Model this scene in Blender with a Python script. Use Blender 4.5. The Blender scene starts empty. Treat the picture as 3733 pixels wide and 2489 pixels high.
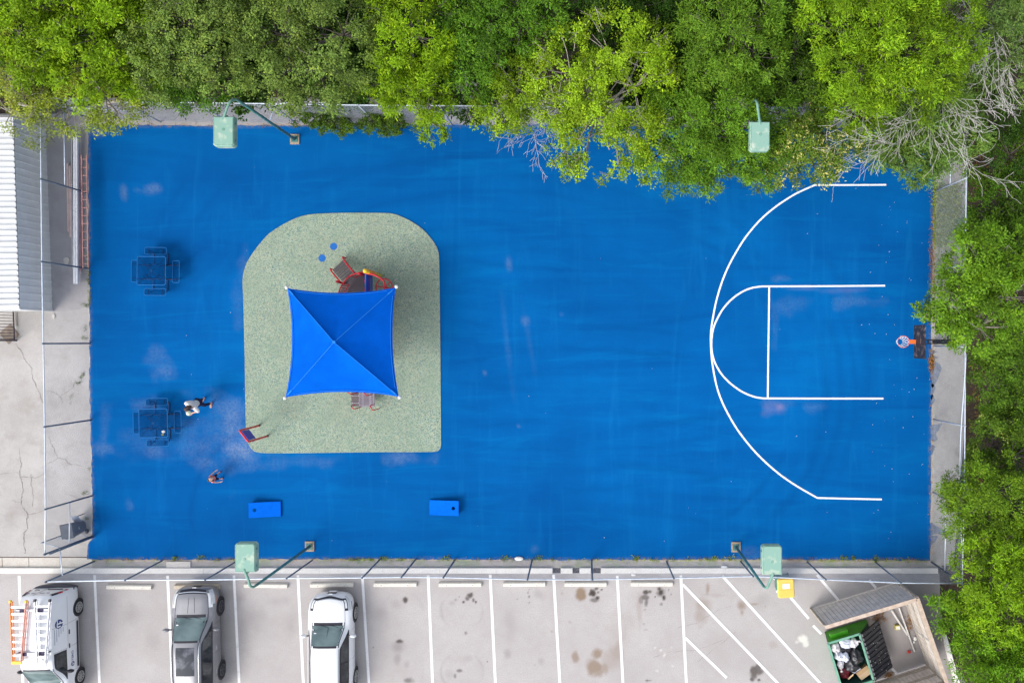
import bpy, math, random
import numpy as np
from mathutils import Vector, Matrix

random.seed(11)
RNG = np.random.default_rng(11)
sc = bpy.context.scene
COL = sc.collection
PI = math.pi

# ------------------------------------------------------------------ camera
CAM_H = 35.0
SPX = 85.0                       # photograph pixels per metre on the ground
cd = bpy.data.cameras.new('camera')
cam = bpy.data.objects.new('camera', cd)
COL.objects.link(cam)
cam.location = (0, 0, CAM_H)
cam.rotation_euler = (0, 0, 0)
cd.sensor_fit = 'HORIZONTAL'
cd.sensor_width = 36.0
cd.lens = 36.0 * SPX * CAM_H / 3733.0
cd.shift_x = -(2155.0 - 1866.5) / 3733.0      # the photograph is cropped off-centre
cd.clip_start = 0.5
cd.clip_end = 2000.0
sc.camera = cam

# ------------------------------------------------------------------ sky + sun (bright overcast)
SUN_EL, SUN_AZ = 44.0, 228.0       # azimuth measured clockwise from +Y
w = bpy.data.worlds.new('World')
sc.world = w
w.use_nodes = True
nt = w.node_tree
for n in list(nt.nodes):
    nt.nodes.remove(n)
out = nt.nodes.new('ShaderNodeOutputWorld')
bg = nt.nodes.new('ShaderNodeBackground')
sky = nt.nodes.new('ShaderNodeTexSky')
sky.sky_type = 'NISHITA'
sky.sun_disc = False
sky.sun_elevation = math.radians(SUN_EL)
sky.sun_rotation = math.radians(SUN_AZ)
sky.altitude = 200.0
sky.air_density = 1.0
sky.dust_density = 3.0
sky.ozone_density = 1.0
hs = nt.nodes.new('ShaderNodeHueSaturation')
hs.inputs['Saturation'].default_value = 0.42    # thin cloud greys the blue
nt.links.new(sky.outputs[0], hs.inputs['Color'])
nt.links.new(hs.outputs[0], bg.inputs[0])
bg.inputs[1].default_value = 0.15
nt.links.new(bg.outputs[0], out.inputs[0])
sd = bpy.data.lights.new('sun', 'SUN')
sun = bpy.data.objects.new('sun', sd)
COL.objects.link(sun)
sd.energy = 0.9
sd.angle = math.radians(30)
sd.color = (1.0, 0.975, 0.94)
_a, _e = math.radians(SUN_AZ), math.radians(SUN_EL)
_d = Vector((math.sin(_a) * math.cos(_e), math.cos(_a) * math.cos(_e), math.sin(_e)))
sun.rotation_euler = _d.to_track_quat('Z', 'Y').to_euler()
sun.location = (-20, -20, 40)

sc.view_settings.view_transform = 'Standard'
sc.view_settings.look = 'None'
sc.view_settings.gamma = 1.0
sc.view_settings.use_curve_mapping = False
sc.view_settings.exposure = 1.0
sc.render.engine = 'CYCLES'
sc.cycles.use_denoising = True
try:
    sc.cycles.denoiser = 'OPENIMAGEDENOISE'
except Exception:
    pass
sc.cycles.max_bounces = 6
sc.cycles.diffuse_bounces = 3
sc.cycles.glossy_bounces = 3
sc.cycles.transmission_bounces = 4
sc.cycles.transparent_max_bounces = 8
sc.cycles.caustics_reflective = False
sc.cycles.caustics_refractive = False

# ------------------------------------------------------------------ places measured on the photograph
K23 = 2352.0 / 3733.0


def S(px, py, h=0.0):
    """photograph pixel (3733 wide) of a thing at height h -> metres"""
    k = (1.0 - h / CAM_H) / SPX
    return Vector(((px - 2155.0) * k, (1245.0 - py) * k, h))


def P(px, py, h=0.0):
    """the same for pixels of the 2352 wide view"""
    return S(px / K23, py / K23, h)


# ------------------------------------------------------------------ numpy noise
def _hash(ix, iy, seed):
    n = (ix.astype(np.int64) * 374761393 + iy.astype(np.int64) * 668265263 + seed * 2147483647) & 0xffffffff
    n = ((n ^ (n >> 13)) * 1274126177) & 0xffffffff
    n = n ^ (n >> 16)
    return (n & 0xffff) / 65535.0


def vnoise(x, y, seed=0):
    ix, iy = np.floor(x), np.floor(y)
    fx, fy = x - ix, y - iy
    fx = fx * fx * (3 - 2 * fx)
    fy = fy * fy * (3 - 2 * fy)
    a = _hash(ix, iy, seed); b = _hash(ix + 1, iy, seed)
    c = _hash(ix, iy + 1, seed); d = _hash(ix + 1, iy + 1, seed)
    return (a * (1 - fx) + b * fx) * (1 - fy) + (c * (1 - fx) + d * fx) * fy


def fbm(x, y, octv=4, seed=0):
    s, a, t = 0.0, 0.5, 0.0
    for i in range(octv):
        s = s + a * vnoise(x, y, seed + i * 17)
        t += a
        x, y, a = x * 2.03 + 5.1, y * 2.03 + 1.7, a * 0.5
    return s / t


# ------------------------------------------------------------------ materials
MATS = {}


def lin(c):
    return tuple(((v / 12.92) if v <= 0.04045 else ((v + 0.055) / 1.055) ** 2.4) for v in c)


def new_mat(name):
    m = bpy.data.materials.new(name)
    m.use_nodes = True
    t = m.node_tree
    return m, t, t.nodes['Principled BSDF']


def M(name, col, rough=0.6, var=0.12, scale=6.0, metal=0.0, bump=0.0, col2=None, spec=0.5, detail=5.0, coat=0.0,
      lo=0.3, hi=0.7, bscale=None):
    """procedural material: two tones of the colour mixed by noise, optional fine relief"""
    if name in MATS:
        return MATS[name]
    m, t, b = new_mat(name)
    N, L = t.nodes, t.links
    tc = N.new('ShaderNodeTexCoord')
    nz = N.new('ShaderNodeTexNoise')
    nz.inputs['Scale'].default_value = scale
    nz.inputs['Detail'].default_value = detail
    L.new(tc.outputs['Object'], nz.inputs['Vector'])
    mr = N.new('ShaderNodeMapRange')
    mr.inputs['From Min'].default_value = lo
    mr.inputs['From Max'].default_value = hi
    L.new(nz.outputs['Fac'], mr.inputs['Value'])
    mx = N.new('ShaderNodeMix')
    mx.data_type = 'RGBA'
    c1 = tuple(max(0, v * (1 - var)) for v in col)
    c2 = tuple(min(1, v * (1 + var)) for v in col) if col2 is None else col2
    mx.inputs['A'].default_value = (*c1, 1)
    mx.inputs['B'].default_value = (*c2, 1)
    L.new(mr.outputs[0], mx.inputs['Factor'])
    L.new(mx.outputs['Result'], b.inputs['Base Color'])
    b.inputs['Roughness'].default_value = rough
    b.inputs['Metallic'].default_value = metal
    b.inputs['Specular IOR Level'].default_value = spec
    if coat:
        b.inputs['Coat Weight'].default_value = coat
        b.inputs['Coat Roughness'].default_value = 0.05
    if bump:
        n2 = N.new('ShaderNodeTexNoise')
        n2.inputs['Scale'].default_value = bscale or scale * 6
        n2.inputs['Detail'].default_value = 4
        L.new(tc.outputs['Object'], n2.inputs['Vector'])
        bp = N.new('ShaderNodeBump')
        bp.inputs['Strength'].default_value = bump
        bp.inputs['Distance'].default_value = 0.01
        L.new(n2.outputs['Fac'], bp.inputs['Height'])
        L.new(bp.outputs[0], b.inputs['Normal'])
    MATS[name] = m
    return m


# ------------------------------------------------------------------ objects
ROOTS = {}


def link(o, parent=None):
    COL.objects.link(o)
    if parent is not None:
        o.parent = parent
        ROOTS[o.name] = ROOTS.get(parent.name, Matrix.Identity(4))
    return o


def tag(o, label=None, cat=None, group=None, kind=None):
    if label: o['label'] = label
    if cat: o['category'] = cat
    if group: o['group'] = group
    if kind: o['kind'] = kind
    return o


def thing(name, label, cat, loc=(0, 0, 0), rz=0.0, group=None):
    o = bpy.data.objects.new(name, None)
    o.empty_display_size = 0.2
    COL.objects.link(o)
    o.location = loc
    o.rotation_euler = (0, 0, rz)
    ROOTS[o.name] = (Matrix.Translation(Vector(loc)) @ Matrix.Rotation(rz, 4, 'Z')).inverted()
    return tag(o, label, cat, group)


def kids(o):
    return [c for c in list(COL.objects) if c.parent == o]


def copy_tree(o, loc=None, rz=None, parent=None, label=None, group=None):
    c = o.copy()
    COL.objects.link(c)
    if parent is not None: c.parent = parent
    if loc is not None: c.location = loc
    if rz is not None: c.rotation_euler = (0, 0, rz)
    if label: c['label'] = label
    if group: c['group'] = group
    for k in o.children:
        copy_tree(k, parent=c)
    return c


class MB:
    def __init__(self):
        self.v, self.f = [], []

    def add(self, verts, faces):
        n = len(self.v)
        self.v.extend([tuple(p) for p in verts])
        self.f.extend([tuple(i + n for i in f) for f in faces])
        return self

    def box(self, c, s, rz=0.0, top=1.0, m=None):
        """box by centre and size; top = scale of its upper face"""
        hx, hy, hz = s[0] / 2, s[1] / 2, s[2] / 2
        ca, sa = math.cos(rz), math.sin(rz)
        vs = []
        for dz, k in ((-hz, 1.0), (hz, top)):
            for dx, dy in ((-hx, -hy), (hx, -hy), (hx, hy), (-hx, hy)):
                x, y = dx * k, dy * k
                vs.append((c[0] + x * ca - y * sa, c[1] + x * sa + y * ca, c[2] + dz))
        if m is not None:
            vs = [tuple(m @ Vector(p)) for p in vs]
        return self.add(vs, [(3, 2, 1, 0), (4, 5, 6, 7), (0, 1, 5, 4), (1, 2, 6, 5), (2, 3, 7, 6), (3, 0, 4, 7)])

    def beam(self, p0, p1, w, h, up=(0, 0, 1)):
        """rectangular bar from p0 to p1, w across, h along up"""
        p0, p1 = Vector(p0), Vector(p1)
        d = (p1 - p0).normalized()
        u = Vector(up)
        s = d.cross(u)
        if s.length < 1e-5:
            s = d.cross(Vector((1, 0, 0)))
        s.normalize()
        u = s.cross(d).normalized()
        vs = []
        for p in (p0, p1):
            for a, b in ((-1, -1), (1, -1), (1, 1), (-1, 1)):
                vs.append(p + s * (a * w / 2) + u * (b * h / 2))
        return self.add(vs, [(0, 1, 2, 3), (7, 6, 5, 4), (0, 4, 5, 1), (1, 5, 6, 2), (2, 6, 7, 3), (3, 7, 4, 0)])

    def tube(self, pts, r, n=8, cap=True, closed=False):
        pts = [Vector(p) for p in pts]
        m = len(pts)
        rs = r if isinstance(r, (list, tuple)) else [r] * m
        ref = None
        rings = []
        for i, p in enumerate(pts):
            if closed:
                d = pts[(i + 1) % m] - pts[i - 1]
            elif i == 0:
                d = pts[1] - pts[0]
            elif i == m - 1:
                d = pts[-1] - pts[-2]
            else:
                d = pts[i + 1] - pts[i - 1]
            if d.length < 1e-9: d = Vector((0, 0, 1))
            d.normalize()
            if ref is None:
                ref = Vector((0, 0, 1)) if abs(d.z) < 0.9 else Vector((1, 0, 0))
            a = (ref - d * ref.dot(d))
            if a.length < 1e-4:
                a = d.orthogonal()
            a.normalize()
            ref = a
            b = d.cross(a)
            rings.append([p + (a * math.cos(2 * PI * k / n) + b * math.sin(2 * PI * k / n)) * rs[i] for k in range(n)])
        vs = [q for ring in rings for q in ring]
        fs = []
        mm = m if closed else m - 1
        for i in range(mm):
            j = (i + 1) % m
            for k in range(n):
                k2 = (k + 1) % n
                fs.append((i * n + k, i * n + k2, j * n + k2, j * n + k))
        if cap and not closed:
            fs.append(tuple(range(n - 1, -1, -1)))
            fs.append(tuple((m - 1) * n + k for k in range(n)))
        return self.add(vs, fs)

    def sphere(self, c, r, nu=10, nv=7, sc3=(1, 1, 1), m=None):
        vs, fs = [], []
        c = Vector(c)
        for j in range(nv + 1):
            th = PI * j / nv
            for i in range(nu):
                ph = 2 * PI * i / nu
                p = Vector((math.sin(th) * math.cos(ph) * sc3[0], math.sin(th) * math.sin(ph) * sc3[1], math.cos(th) * sc3[2])) * r
                if m is not None: p = m @ p
                vs.append(c + p)
        for j in range(nv):
            for i in range(nu):
                i2 = (i + 1) % nu
                fs.append((j * nu + i, (j + 1) * nu + i, (j + 1) * nu + i2, j * nu + i2))
        return self.add(vs, fs)

    def prism(self, poly, z0, z1):
        n = len(poly)
        vs = [(p[0], p[1], z0) for p in poly] + [(p[0], p[1], z1) for p in poly]
        fs = [tuple(range(n - 1, -1, -1)), tuple(range(n, 2 * n))]
        for i in range(n):
            j = (i + 1) % n
            fs.append((i, j, n + j, n + i))
        return self.add(vs, fs)

    def sheet(self, poly, z):
        return self.add([(p[0], p[1], z) for p in poly], [tuple(range(len(poly)))])

    def strip(self, pts, wd, z, closed=False):
        """flat ribbon along a polyline at height z"""
        pts = [Vector((p[0], p[1], 0)) for p in pts]
        m = len(pts)
        vs = []
        for i, p in enumerate(pts):
            d = (pts[min(i + 1, m - 1)] - pts[max(i - 1, 0)]).normalized()
            nrm = Vector((-d.y, d.x, 0))
            ww = wd[i] if isinstance(wd, (list, tuple)) else wd
            vs += [(p + nrm * ww / 2), (p - nrm * ww / 2)]
        vs = [(q.x, q.y, z) for q in vs]
        return self.add(vs, [(2 * i, 2 * i + 1, 2 * i + 3, 2 * i + 2) for i in range(m - 1)])

    def build(self, name, mat, parent=None, smooth=False, local=False):
        me = bpy.data.meshes.new(name)
        vs = self.v
        if parent is not None and not local:
            inv = ROOTS.get(parent.name)
            if inv is not None:
                vs = [tuple(inv @ Vector(p)) for p in vs]
        me.from_pydata(vs, [], self.f)
        me.materials.append(mat)
        if smooth:
            me.polygons.foreach_set('use_smooth', [True] * len(me.polygons))
        me.update()
        return link(bpy.data.objects.new(name, me), parent)


def struct(o):
    return tag(o, kind='structure')


def cat_rom(pts, n=6, closed=False):
    pts = [Vector(p) for p in pts]
    m = len(pts)
    res = []
    rng = range(m) if closed else range(m - 1)
    for i in rng:
        if closed:
            p0, p1, p2, p3 = pts[i - 1], pts[i], pts[(i + 1) % m], pts[(i + 2) % m]
        else:
            p0, p1, p2, p3 = pts[max(i - 1, 0)], pts[i], pts[i + 1], pts[min(i + 2, m - 1)]
        for k in range(n):
            t = k / n
            res.append(0.5 * ((2 * p1) + (p2 - p0) * t + (2 * p0 - 5 * p1 + 4 * p2 - p3) * t * t + (3 * p1 - p0 - 3 * p2 + p3) * t ** 3))
    if not closed: res.append(pts[-1])
    return res


def np_mesh(name, verts, faces, mat, attrs=None, parent=None, smooth=False, color=None):
    """mesh from numpy arrays; faces (n,4) or (n,3); attrs: float point attributes"""
    me = bpy.data.meshes.new(name)
    nv, nf, k = len(verts), len(faces), faces.shape[1]
    me.vertices.add(nv)
    me.vertices.foreach_set('co', np.ascontiguousarray(verts, dtype=np.float32).ravel())
    me.loops.add(nf * k)
    me.loops.foreach_set('vertex_index', np.ascontiguousarray(faces, dtype=np.int32).ravel())
    me.polygons.add(nf)
    me.polygons.foreach_set('loop_start', np.arange(0, nf * k, k, dtype=np.int32))
    me.polygons.foreach_set('loop_total', np.full(nf, k, dtype=np.int32))
    if smooth:
        me.polygons.foreach_set('use_smooth', np.ones(nf, dtype=bool))
    me.update(calc_edges=True)
    for an, av in (attrs or {}).items():
        a = me.attributes.new(an, 'FLOAT', 'POINT')
        a.data.foreach_set('value', np.ascontiguousarray(av, dtype=np.float32).ravel())
    if color is not None:
        a = me.attributes.new('tint', 'FLOAT_COLOR', 'POINT')
        a.data.foreach_set('color', np.ascontiguousarray(color, dtype=np.float32).ravel())
    me.materials.append(mat)
    return link(bpy.data.objects.new(name, me), parent)


def grid_faces(nx, ny):
    i = np.arange(nx * ny).reshape(ny, nx)
    return np.stack([i[:-1, :-1].ravel(), i[:-1, 1:].ravel(), i[1:, 1:].ravel(), i[1:, :-1].ravel()], 1)
# ================================================================== ground sheets
def node_mix(t, fac, a, b, blend='MIX'):
    mx = t.nodes.new('ShaderNodeMix')
    mx.data_type = 'RGBA'
    mx.blend_type = blend
    for key, v in (('Factor', fac), ('A', a), ('B', b)):
        if hasattr(v, 'node'):
            t.links.new(v, mx.inputs[key])
        elif key == 'Factor':
            mx.inputs[key].default_value = v
        else:
            mx.inputs[key].default_value = (*v, 1)
    return mx.outputs['Result']


def node_noise(t, vec, scale, detail=5, rough=0.55, lo=0.35, hi=0.65, stretch=None, dist=0.0, rot=0.0):
    if stretch or rot:
        mp = t.nodes.new('ShaderNodeMapping')
        mp.inputs['Scale'].default_value = stretch or (1, 1, 1)
        mp.inputs['Rotation'].default_value = (0, 0, rot)
        t.links.new(vec, mp.inputs['Vector'])
        vec = mp.outputs[0]
    nz = t.nodes.new('ShaderNodeTexNoise')
    nz.inputs['Scale'].default_value = scale
    nz.inputs['Detail'].default_value = detail
    nz.inputs['Roughness'].default_value = rough
    nz.inputs['Distortion'].default_value = dist
    t.links.new(vec, nz.inputs['Vector'])
    mr = t.nodes.new('ShaderNodeMapRange')
    mr.inputs['From Min'].default_value = lo
    mr.inputs['From Max'].default_value = hi
    t.links.new(nz.outputs['Fac'], mr.inputs['Value'])
    return mr.outputs[0]


def node_attr(t, name):
    a = t.nodes.new('ShaderNodeAttribute')
    a.attribute_name = name
    return a.outputs['Fac']


def node_math(t, op, a, b):
    m = t.nodes.new('ShaderNodeMath')
    m.operation = op
    m.use_clamp = True
    for i, v in enumerate((a, b)):
        if hasattr(v, 'node'):
            t.links.new(v, m.inputs[i])
        else:
            m.inputs[i].default_value = v
    return m.outputs[0]


def node_bump(t, b, h, strength=0.3, dist=0.01):
    bp = t.nodes.new('ShaderNodeBump')
    bp.inputs['Strength'].default_value = strength
    bp.inputs['Distance'].default_value = dist
    t.links.new(h, bp.inputs['Height'])
    t.links.new(bp.outputs[0], b.inputs['Normal'])


# --- soil and leaf litter out to the horizon
m_soil, t, b = new_mat('leaf_litter_soil')
tc = t.nodes.new('ShaderNodeTexCoord').outputs['Object']
c = node_mix(t, node_noise(t, tc, 0.5), (0.032, 0.021, 0.014), (0.075, 0.05, 0.034))  # tones lowered to deepen the shade under the trees
c = node_mix(t, node_noise(t, tc, 14, 6, 0.7, 0.5, 0.72), c, (0.13, 0.085, 0.055))
c = node_mix(t, node_noise(t, tc, 0.9, 5, 0.6, 0.62, 0.7), c, (0.06, 0.075, 0.03))
c = node_mix(t, node_noise(t, tc, 60, 3, 0.7, 0.6, 0.75), c, (0.02, 0.014, 0.01))
t.links.new(c, b.inputs['Base Color'])
b.inputs['Roughness'].default_value = 0.95
node_bump(t, b, node_noise(t, tc, 30, 5), 0.8, 0.03)
struct(MB().sheet([(-600, -600), (600, -600), (600, 600), (-600, 600)], -0.03).build('ground', m_soil))

# --- parking lot: worn pale asphalt with oil stains and tyre scuffs
m_park, t, b = new_mat('worn_asphalt')
tc = t.nodes.new('ShaderNodeTexCoord').outputs['Object']
c = node_mix(t, node_noise(t, tc, 0.35, 6, 0.6), (0.425, 0.39, 0.375), (0.545, 0.51, 0.49))
c = node_mix(t, node_noise(t, tc, 0.8, 8, 0.72, 0.42, 0.72), c, (0.41, 0.365, 0.345))
c = node_mix(t, node_noise(t, tc, 24, 3, 0.8, 0.3, 0.7), c, (0.33, 0.31, 0.305), )
c = node_mix(t, node_noise(t, tc, 46, 2, 0.8, 0.62, 0.72), c, (0.58, 0.56, 0.55))
c = node_mix(t, node_math(t, 'MULTIPLY', node_attr(t, 'scuff'), 0.75), c, (0.20, 0.18, 0.175))
c = node_mix(t, node_math(t, 'MULTIPLY', node_attr(t, 'rust'), 1.35), c, (0.23, 0.165, 0.115))
c = node_mix(t, node_attr(t, 'oil'), c, (0.055, 0.042, 0.036))
c = node_mix(t, node_attr(t, 'pale'), c, (0.66, 0.63, 0.58))
t.links.new(c, b.inputs['Base Color'])
b.inputs['Roughness'].default_value = 0.9
node_bump(t, b, node_noise(t, tc, 40, 4), 0.35, 0.006)

x0, x1 = S(-300, 2088).x, S(3500, 2088).x
y0, y1 = S(0, 2660).y, S(0, 2088).y
nx, ny = int((x1 - x0) / 0.05), int((y1 - y0) / 0.05)
gx, gy = np.meshgrid(np.linspace(x0, x1, nx), np.linspace(y0, y1, ny))
# the eastern end curves away past the bin enclosure
east = np.interp(gy, [S(0, 2489).y, S(0, 2380).y, S(0, 2250).y, S(0, 2088).y], [S(3520, 0).x, S(3460, 0).x, S(3430, 0).x, S(3425, 0).x])
gx = x0 + (gx - x0) * (east - x0) / (x1 - x0)
wob = (fbm(gx * 3, gy * 3, 4, 5) - 0.5)
oil = np.zeros_like(gx); rust = np.zeros_like(gx); scuff = np.zeros_like(gx); pale = np.zeros_like(gx)


def blob(arr, px, py, rx, ry, amt, soft=0.35, wv=0.9, rot=0.0):
    c0 = S(px, py)
    dx, dy = gx - c0.x, gy - c0.y
    ca, sa = math.cos(rot), math.sin(rot)
    u = (dx * ca + dy * sa) / (rx / SPX)
    v = (-dx * sa + dy * ca) / (ry / SPX)
    d = np.sqrt(u * u + v * v) + wob * wv
    np.maximum(arr, np.clip((1.0 - d) / soft, 0, 1) * amt, out=arr)


def c5(x, y): return 1300 + x / 2.352, 2000 + y / 2.352
def c6(x, y): return 2200 + x / 2.909, 1950 + y / 2.909


for (x, y, rx, ry, a) in [(418, 440, 22, 28, .85), (970, 400, 30, 26, .8), (950, 425, 20, 20, .7), (917, 455, 13, 13, .8), (1000, 440, 12, 20, .75),
                          (1022, 455, 10, 14, .8), (985, 385, 14, 14, .8), (850, 435, 12, 9, .45), (880, 410, 7, 7, .5),
                          (1478, 410, 13, 16, .8), (1470, 375, 10, 10, .6), (1478, 462, 9, 9, .6), (1482, 352, 8, 8, .5), (1378, 428, 6, 6, .4),
                          (2030, 380, 28, 26, .95), (2065, 420, 16, 13, .9), (2060, 340, 20, 14, .85), (2100, 350, 10, 10, .9), (2072, 372, 10, 12, .9),
                          (1998, 388, 8, 14, .8), (2010, 352, 8, 8, .8), (2035, 440, 40, 18, .6), (935, 722, 14, 14, .5), (372, 790, 36, 18, .8),
                          (885, 1045, 26, 14, .6), (845, 1090, 16, 26, .6), (440, 1130, 42, 26, .55), (1120, 965, 5, 5, .7), (145, 840, 5, 5, .7), (1530, 1000, 5, 4, .7)]:
    px, py = c5(x, y)
    blob(oil, px, py, rx / 2.352 * 1.25, ry / 2.352 * 1.25, min(1, a * 1.1), .5, 1.1)
for (x, y, rx, ry, a) in [(605, 610, 50, 62, .95), (590, 570, 36, 28, .95), (640, 660, 24, 34, .9), (450, 605, 34, 24, .85), (495, 600, 24, 18, .8),
                          (440, 660, 40, 26, .65), (455, 720, 22, 46, .6), (400, 690, 26, 40, .4), (690, 582, 7, 7, .8), (715, 630, 6, 6, .7), (550, 655, 10, 10, .9),
                          (612, 730, 16, 18, .5), (440, 790, 16, 12, .4), (1600, 1450, 48, 60, .75), (1655, 1455, 50, 40, .7), (1640, 1400, 36, 36, .7),
                          (1575, 1525, 22, 20, .75), (1650, 1532, 18, 18, .75), (1590, 1490, 34, 30, .7), (460, 1540, 18, 12, .7), (488, 1540, 20, 10, .5),
                          (425, 945, 16, 6, .5), (450, 1000, 24, 5, .3)]:
    px, py = c6(x, y)
    blob(oil, px, py, rx / 2.909 * 1.2, ry / 2.909 * 1.2, min(1, a * 1.1), .5, 1.1)
for (x, y, rx, ry, a) in [(1925, 385, 50, 62, .75), (1915, 395, 44, 44, .7), (2060, 900, 62, 70, .62), (2035, 1000, 84, 90, .62), (2075, 1060, 66, 50, .5),
                          (1875, 920, 38, 56, .55), (2160, 960, 110, 120, .22), (2240, 870, 60, 110, .35), (1760, 380, 12, 16, .3), (1828, 628, 16, 14, .25), (1675, 708, 16, 12, .25)]:
    px, py = c5(x, y)
    blob(rust, px, py, rx / 2.352, ry / 2.352, a, 0.5)
for (x, y, rx, ry, a) in [(1470, 745, 66, 70, .55), (1470, 820, 30, 44, .55), (1105, 580, 26, 90, .5), (1060, 740, 110, 100, .35), (1020, 870, 90, 110, .3),
                          (1600, 730, 60, 14, .45), (1715, 757, 10, 10, .5), (1800, 1160, 70, 50, .2), (20, 1400, 60, 120, .45), (110, 1250, 80, 160, .3),
                          (1190, 640, 150, 24, .15), (1700, 480, 26, 40, .3), (180, 1000, 200, 260, .12), (380, 800, 40, 260, .18)]:
    px, py = c6(x, y)
    blob(rust, px, py, rx / 2.909, ry / 2.909, a, 0.7)
# grey exhaust bloom and tyre marks
for (x, y, rx, ry, a) in [(360, 840, 80, 66, .75), (350, 945, 40, 80, .6), (430, 990, 34, 44, .45), (1296, 905, 44, 56, .55), (960, 935, 54, 44, .3),
                          (1560, 395, 70, 60, .35), (820, 465, 40, 30, .4), (220, 560, 70, 160, .3), (1320, 640, 60, 200, .25), (800, 1080, 60, 60, .35), (1580, 960, 34, 44, .35),
                          (340, 470, 60, 50, .25)]:
    px, py = c5(x, y)
    blob(scuff, px, py, rx / 2.352, ry / 2.352, a, 0.8)
for (px, py, rx, ry, a) in [(480, 2240, 40, 60, .4), (345, 2280, 18, 90, .45), (560, 2330, 40, 70, .25), (880, 2300, 40, 120, .35), (930, 2250, 60, 60, .3), (850, 2430, 40, 60, .3),
                            (870, 2180, 30, 30, .4), (1060, 2280, 30, 60, .35), (300, 2160, 40, 26, .5), (820, 2170, 36, 30, .5), (1010, 2190, 50, 24, .4), (2780, 2190, 60, 40, .3)]:
    blob(scuff, px, py, rx, ry, a, 0.9)
for cx_, y_ in ((905, 530), (905, 1050), (390, 540), (390, 1040)):           # tyre arcs left by turning wheels
    px, py = c5(cx_, y_)
    c0 = S(px, py)
    d = np.hypot((gx - c0.x) / (180 / 2.352 / SPX), (gy - c0.y) / (165 / 2.352 / SPX)) + wob * 0.12
    side = np.abs(gx - c0.x) > 105 / 2.352 / SPX
    np.maximum(scuff, np.clip(1 - np.abs(d - 1) / 0.10, 0, 1) * side * (0.45 if cx_ > 600 else .2) * np.clip(fbm(gx * 1.2, gy * 1.2, 3, 77) * 3 - 1, 0, 1), out=scuff)
for (px, py, r, a) in [(2925, 2330, 19, .9), (2935, 2345, 14, .8), (2905, 2340, 9, .5)]:
    blob(pale, px, py, r, r, a, 0.4, 1.4)
for (x, y) in [(610, 1220), (650, 1260), (720, 1190), (720, 1220), (735, 1390), (570, 1440), (640, 1280), (545, 1195)]:
    px, py = c6(x, y)
    blob(pale, px, py, 6, 5, .55, 0.6, 1.6)
# grime under the fence line
d = np.clip(1 - (S(0, 2100).y - gy) / 0.5, 0, 1)
scuff = np.maximum(scuff, d * np.clip(fbm(gx * .8, gy * 2, 3, 9) * 2 - .8, 0, .8))
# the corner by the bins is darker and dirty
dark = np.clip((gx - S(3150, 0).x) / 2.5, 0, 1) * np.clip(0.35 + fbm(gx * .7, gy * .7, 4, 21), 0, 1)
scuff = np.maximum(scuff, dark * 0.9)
co = np.stack([gx.ravel(), gy.ravel(), np.zeros(gx.size)], 1)
struct(np_mesh('parking_lot', co, grid_faces(nx, ny), m_park, dict(oil=oil, rust=rust, scuff=scuff, pale=pale)))
PARK = COL.objects['parking_lot']

# --- concrete aprons
def concrete_mat(name, a, bcol, dirt, grit=26):
    m, t, b = new_mat(name)
    tc = t.nodes.new('ShaderNodeTexCoord').outputs['Object']
    c = node_mix(t, node_noise(t, tc, 0.5, 6, 0.65), a, bcol)
    c = node_mix(t, node_noise(t, tc, 1.3, 6, 0.7, 0.5, 0.8), c, dirt)
    c = node_mix(t, node_noise(t, tc, grit, 4, 0.8, 0.35, 0.8), c, tuple(v * 0.68 for v in a))
    c = node_mix(t, node_noise(t, tc, grit * 1.7, 2, 0.8, 0.62, 0.75), c, tuple(min(1, v * 1.35) for v in bcol))
    t.links.new(c, b.inputs['Base Color'])
    b.inputs['Roughness'].default_value = 0.92
    node_bump(t, b, node_noise(t, tc, 30, 4), 0.4, 0.006)
    return m


m_apron = concrete_mat('pale_concrete', (0.40, 0.375, 0.355), (0.53, 0.505, 0.485), (0.31, 0.275, 0.245))
m_grey = concrete_mat('grey_concrete', (0.36, 0.335, 0.33), (0.46, 0.43, 0.42), (0.27, 0.235, 0.215))
m_walk = concrete_mat('walk_concrete', (0.56, 0.52, 0.46), (0.66, 0.62, 0.56), (0.46, 0.38, 0.31))
m_kerb = concrete_mat('kerb_concrete', (0.80, 0.77, 0.71), (0.86, 0.83, 0.78), (0.66, 0.61, 0.55))


def pp(*pts):
    return [P(x, y).to_2d() for x, y in pts]


struct(MB().sheet(pp((-200, 670), (213, 670), (214, 1279), (-200, 1279)), 0.002).build('concrete_apron', m_apron))
struct(MB().sheet(pp((-200, 262), (150, 262), (150, 225), (2226, 225), (2226, 300), (208, 300), (208, 700), (196, 704), (183, 711), (160, 713), (120, 716), (-200, 690)), 0.006).build('asphalt_strip', m_grey))
m_east = concrete_mat('east_concrete', (0.38, 0.35, 0.315), (0.48, 0.45, 0.41), (0.20, 0.165, 0.14))
struct(MB().sheet(pp((2120, 300), (2224, 300), (2217, 700), (2214, 1000), (2190, 1298), (2120, 1298)), 0.008).build('concrete_strip', m_east))
walk = struct(MB().sheet(pp((-200, 1279), (210, 1279), (213, 1303), (-200, 1303)), 0.008).build('walkway', m_walk))
# joints of the walkway slabs
mj = M('joint_dirt', (0.10, 0.075, 0.06), 0.95, 0.3)
for px in (5, 138, 66):
    MB().strip([P(px, 1280), P(px + 1, 1302)], 0.02, 0.011).build('slab_joint', mj, walk)
MB().strip([P(-150, 1279.5), P(203, 1279.5)], 0.035, 0.011).build('slab_joint', mj, walk)
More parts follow.
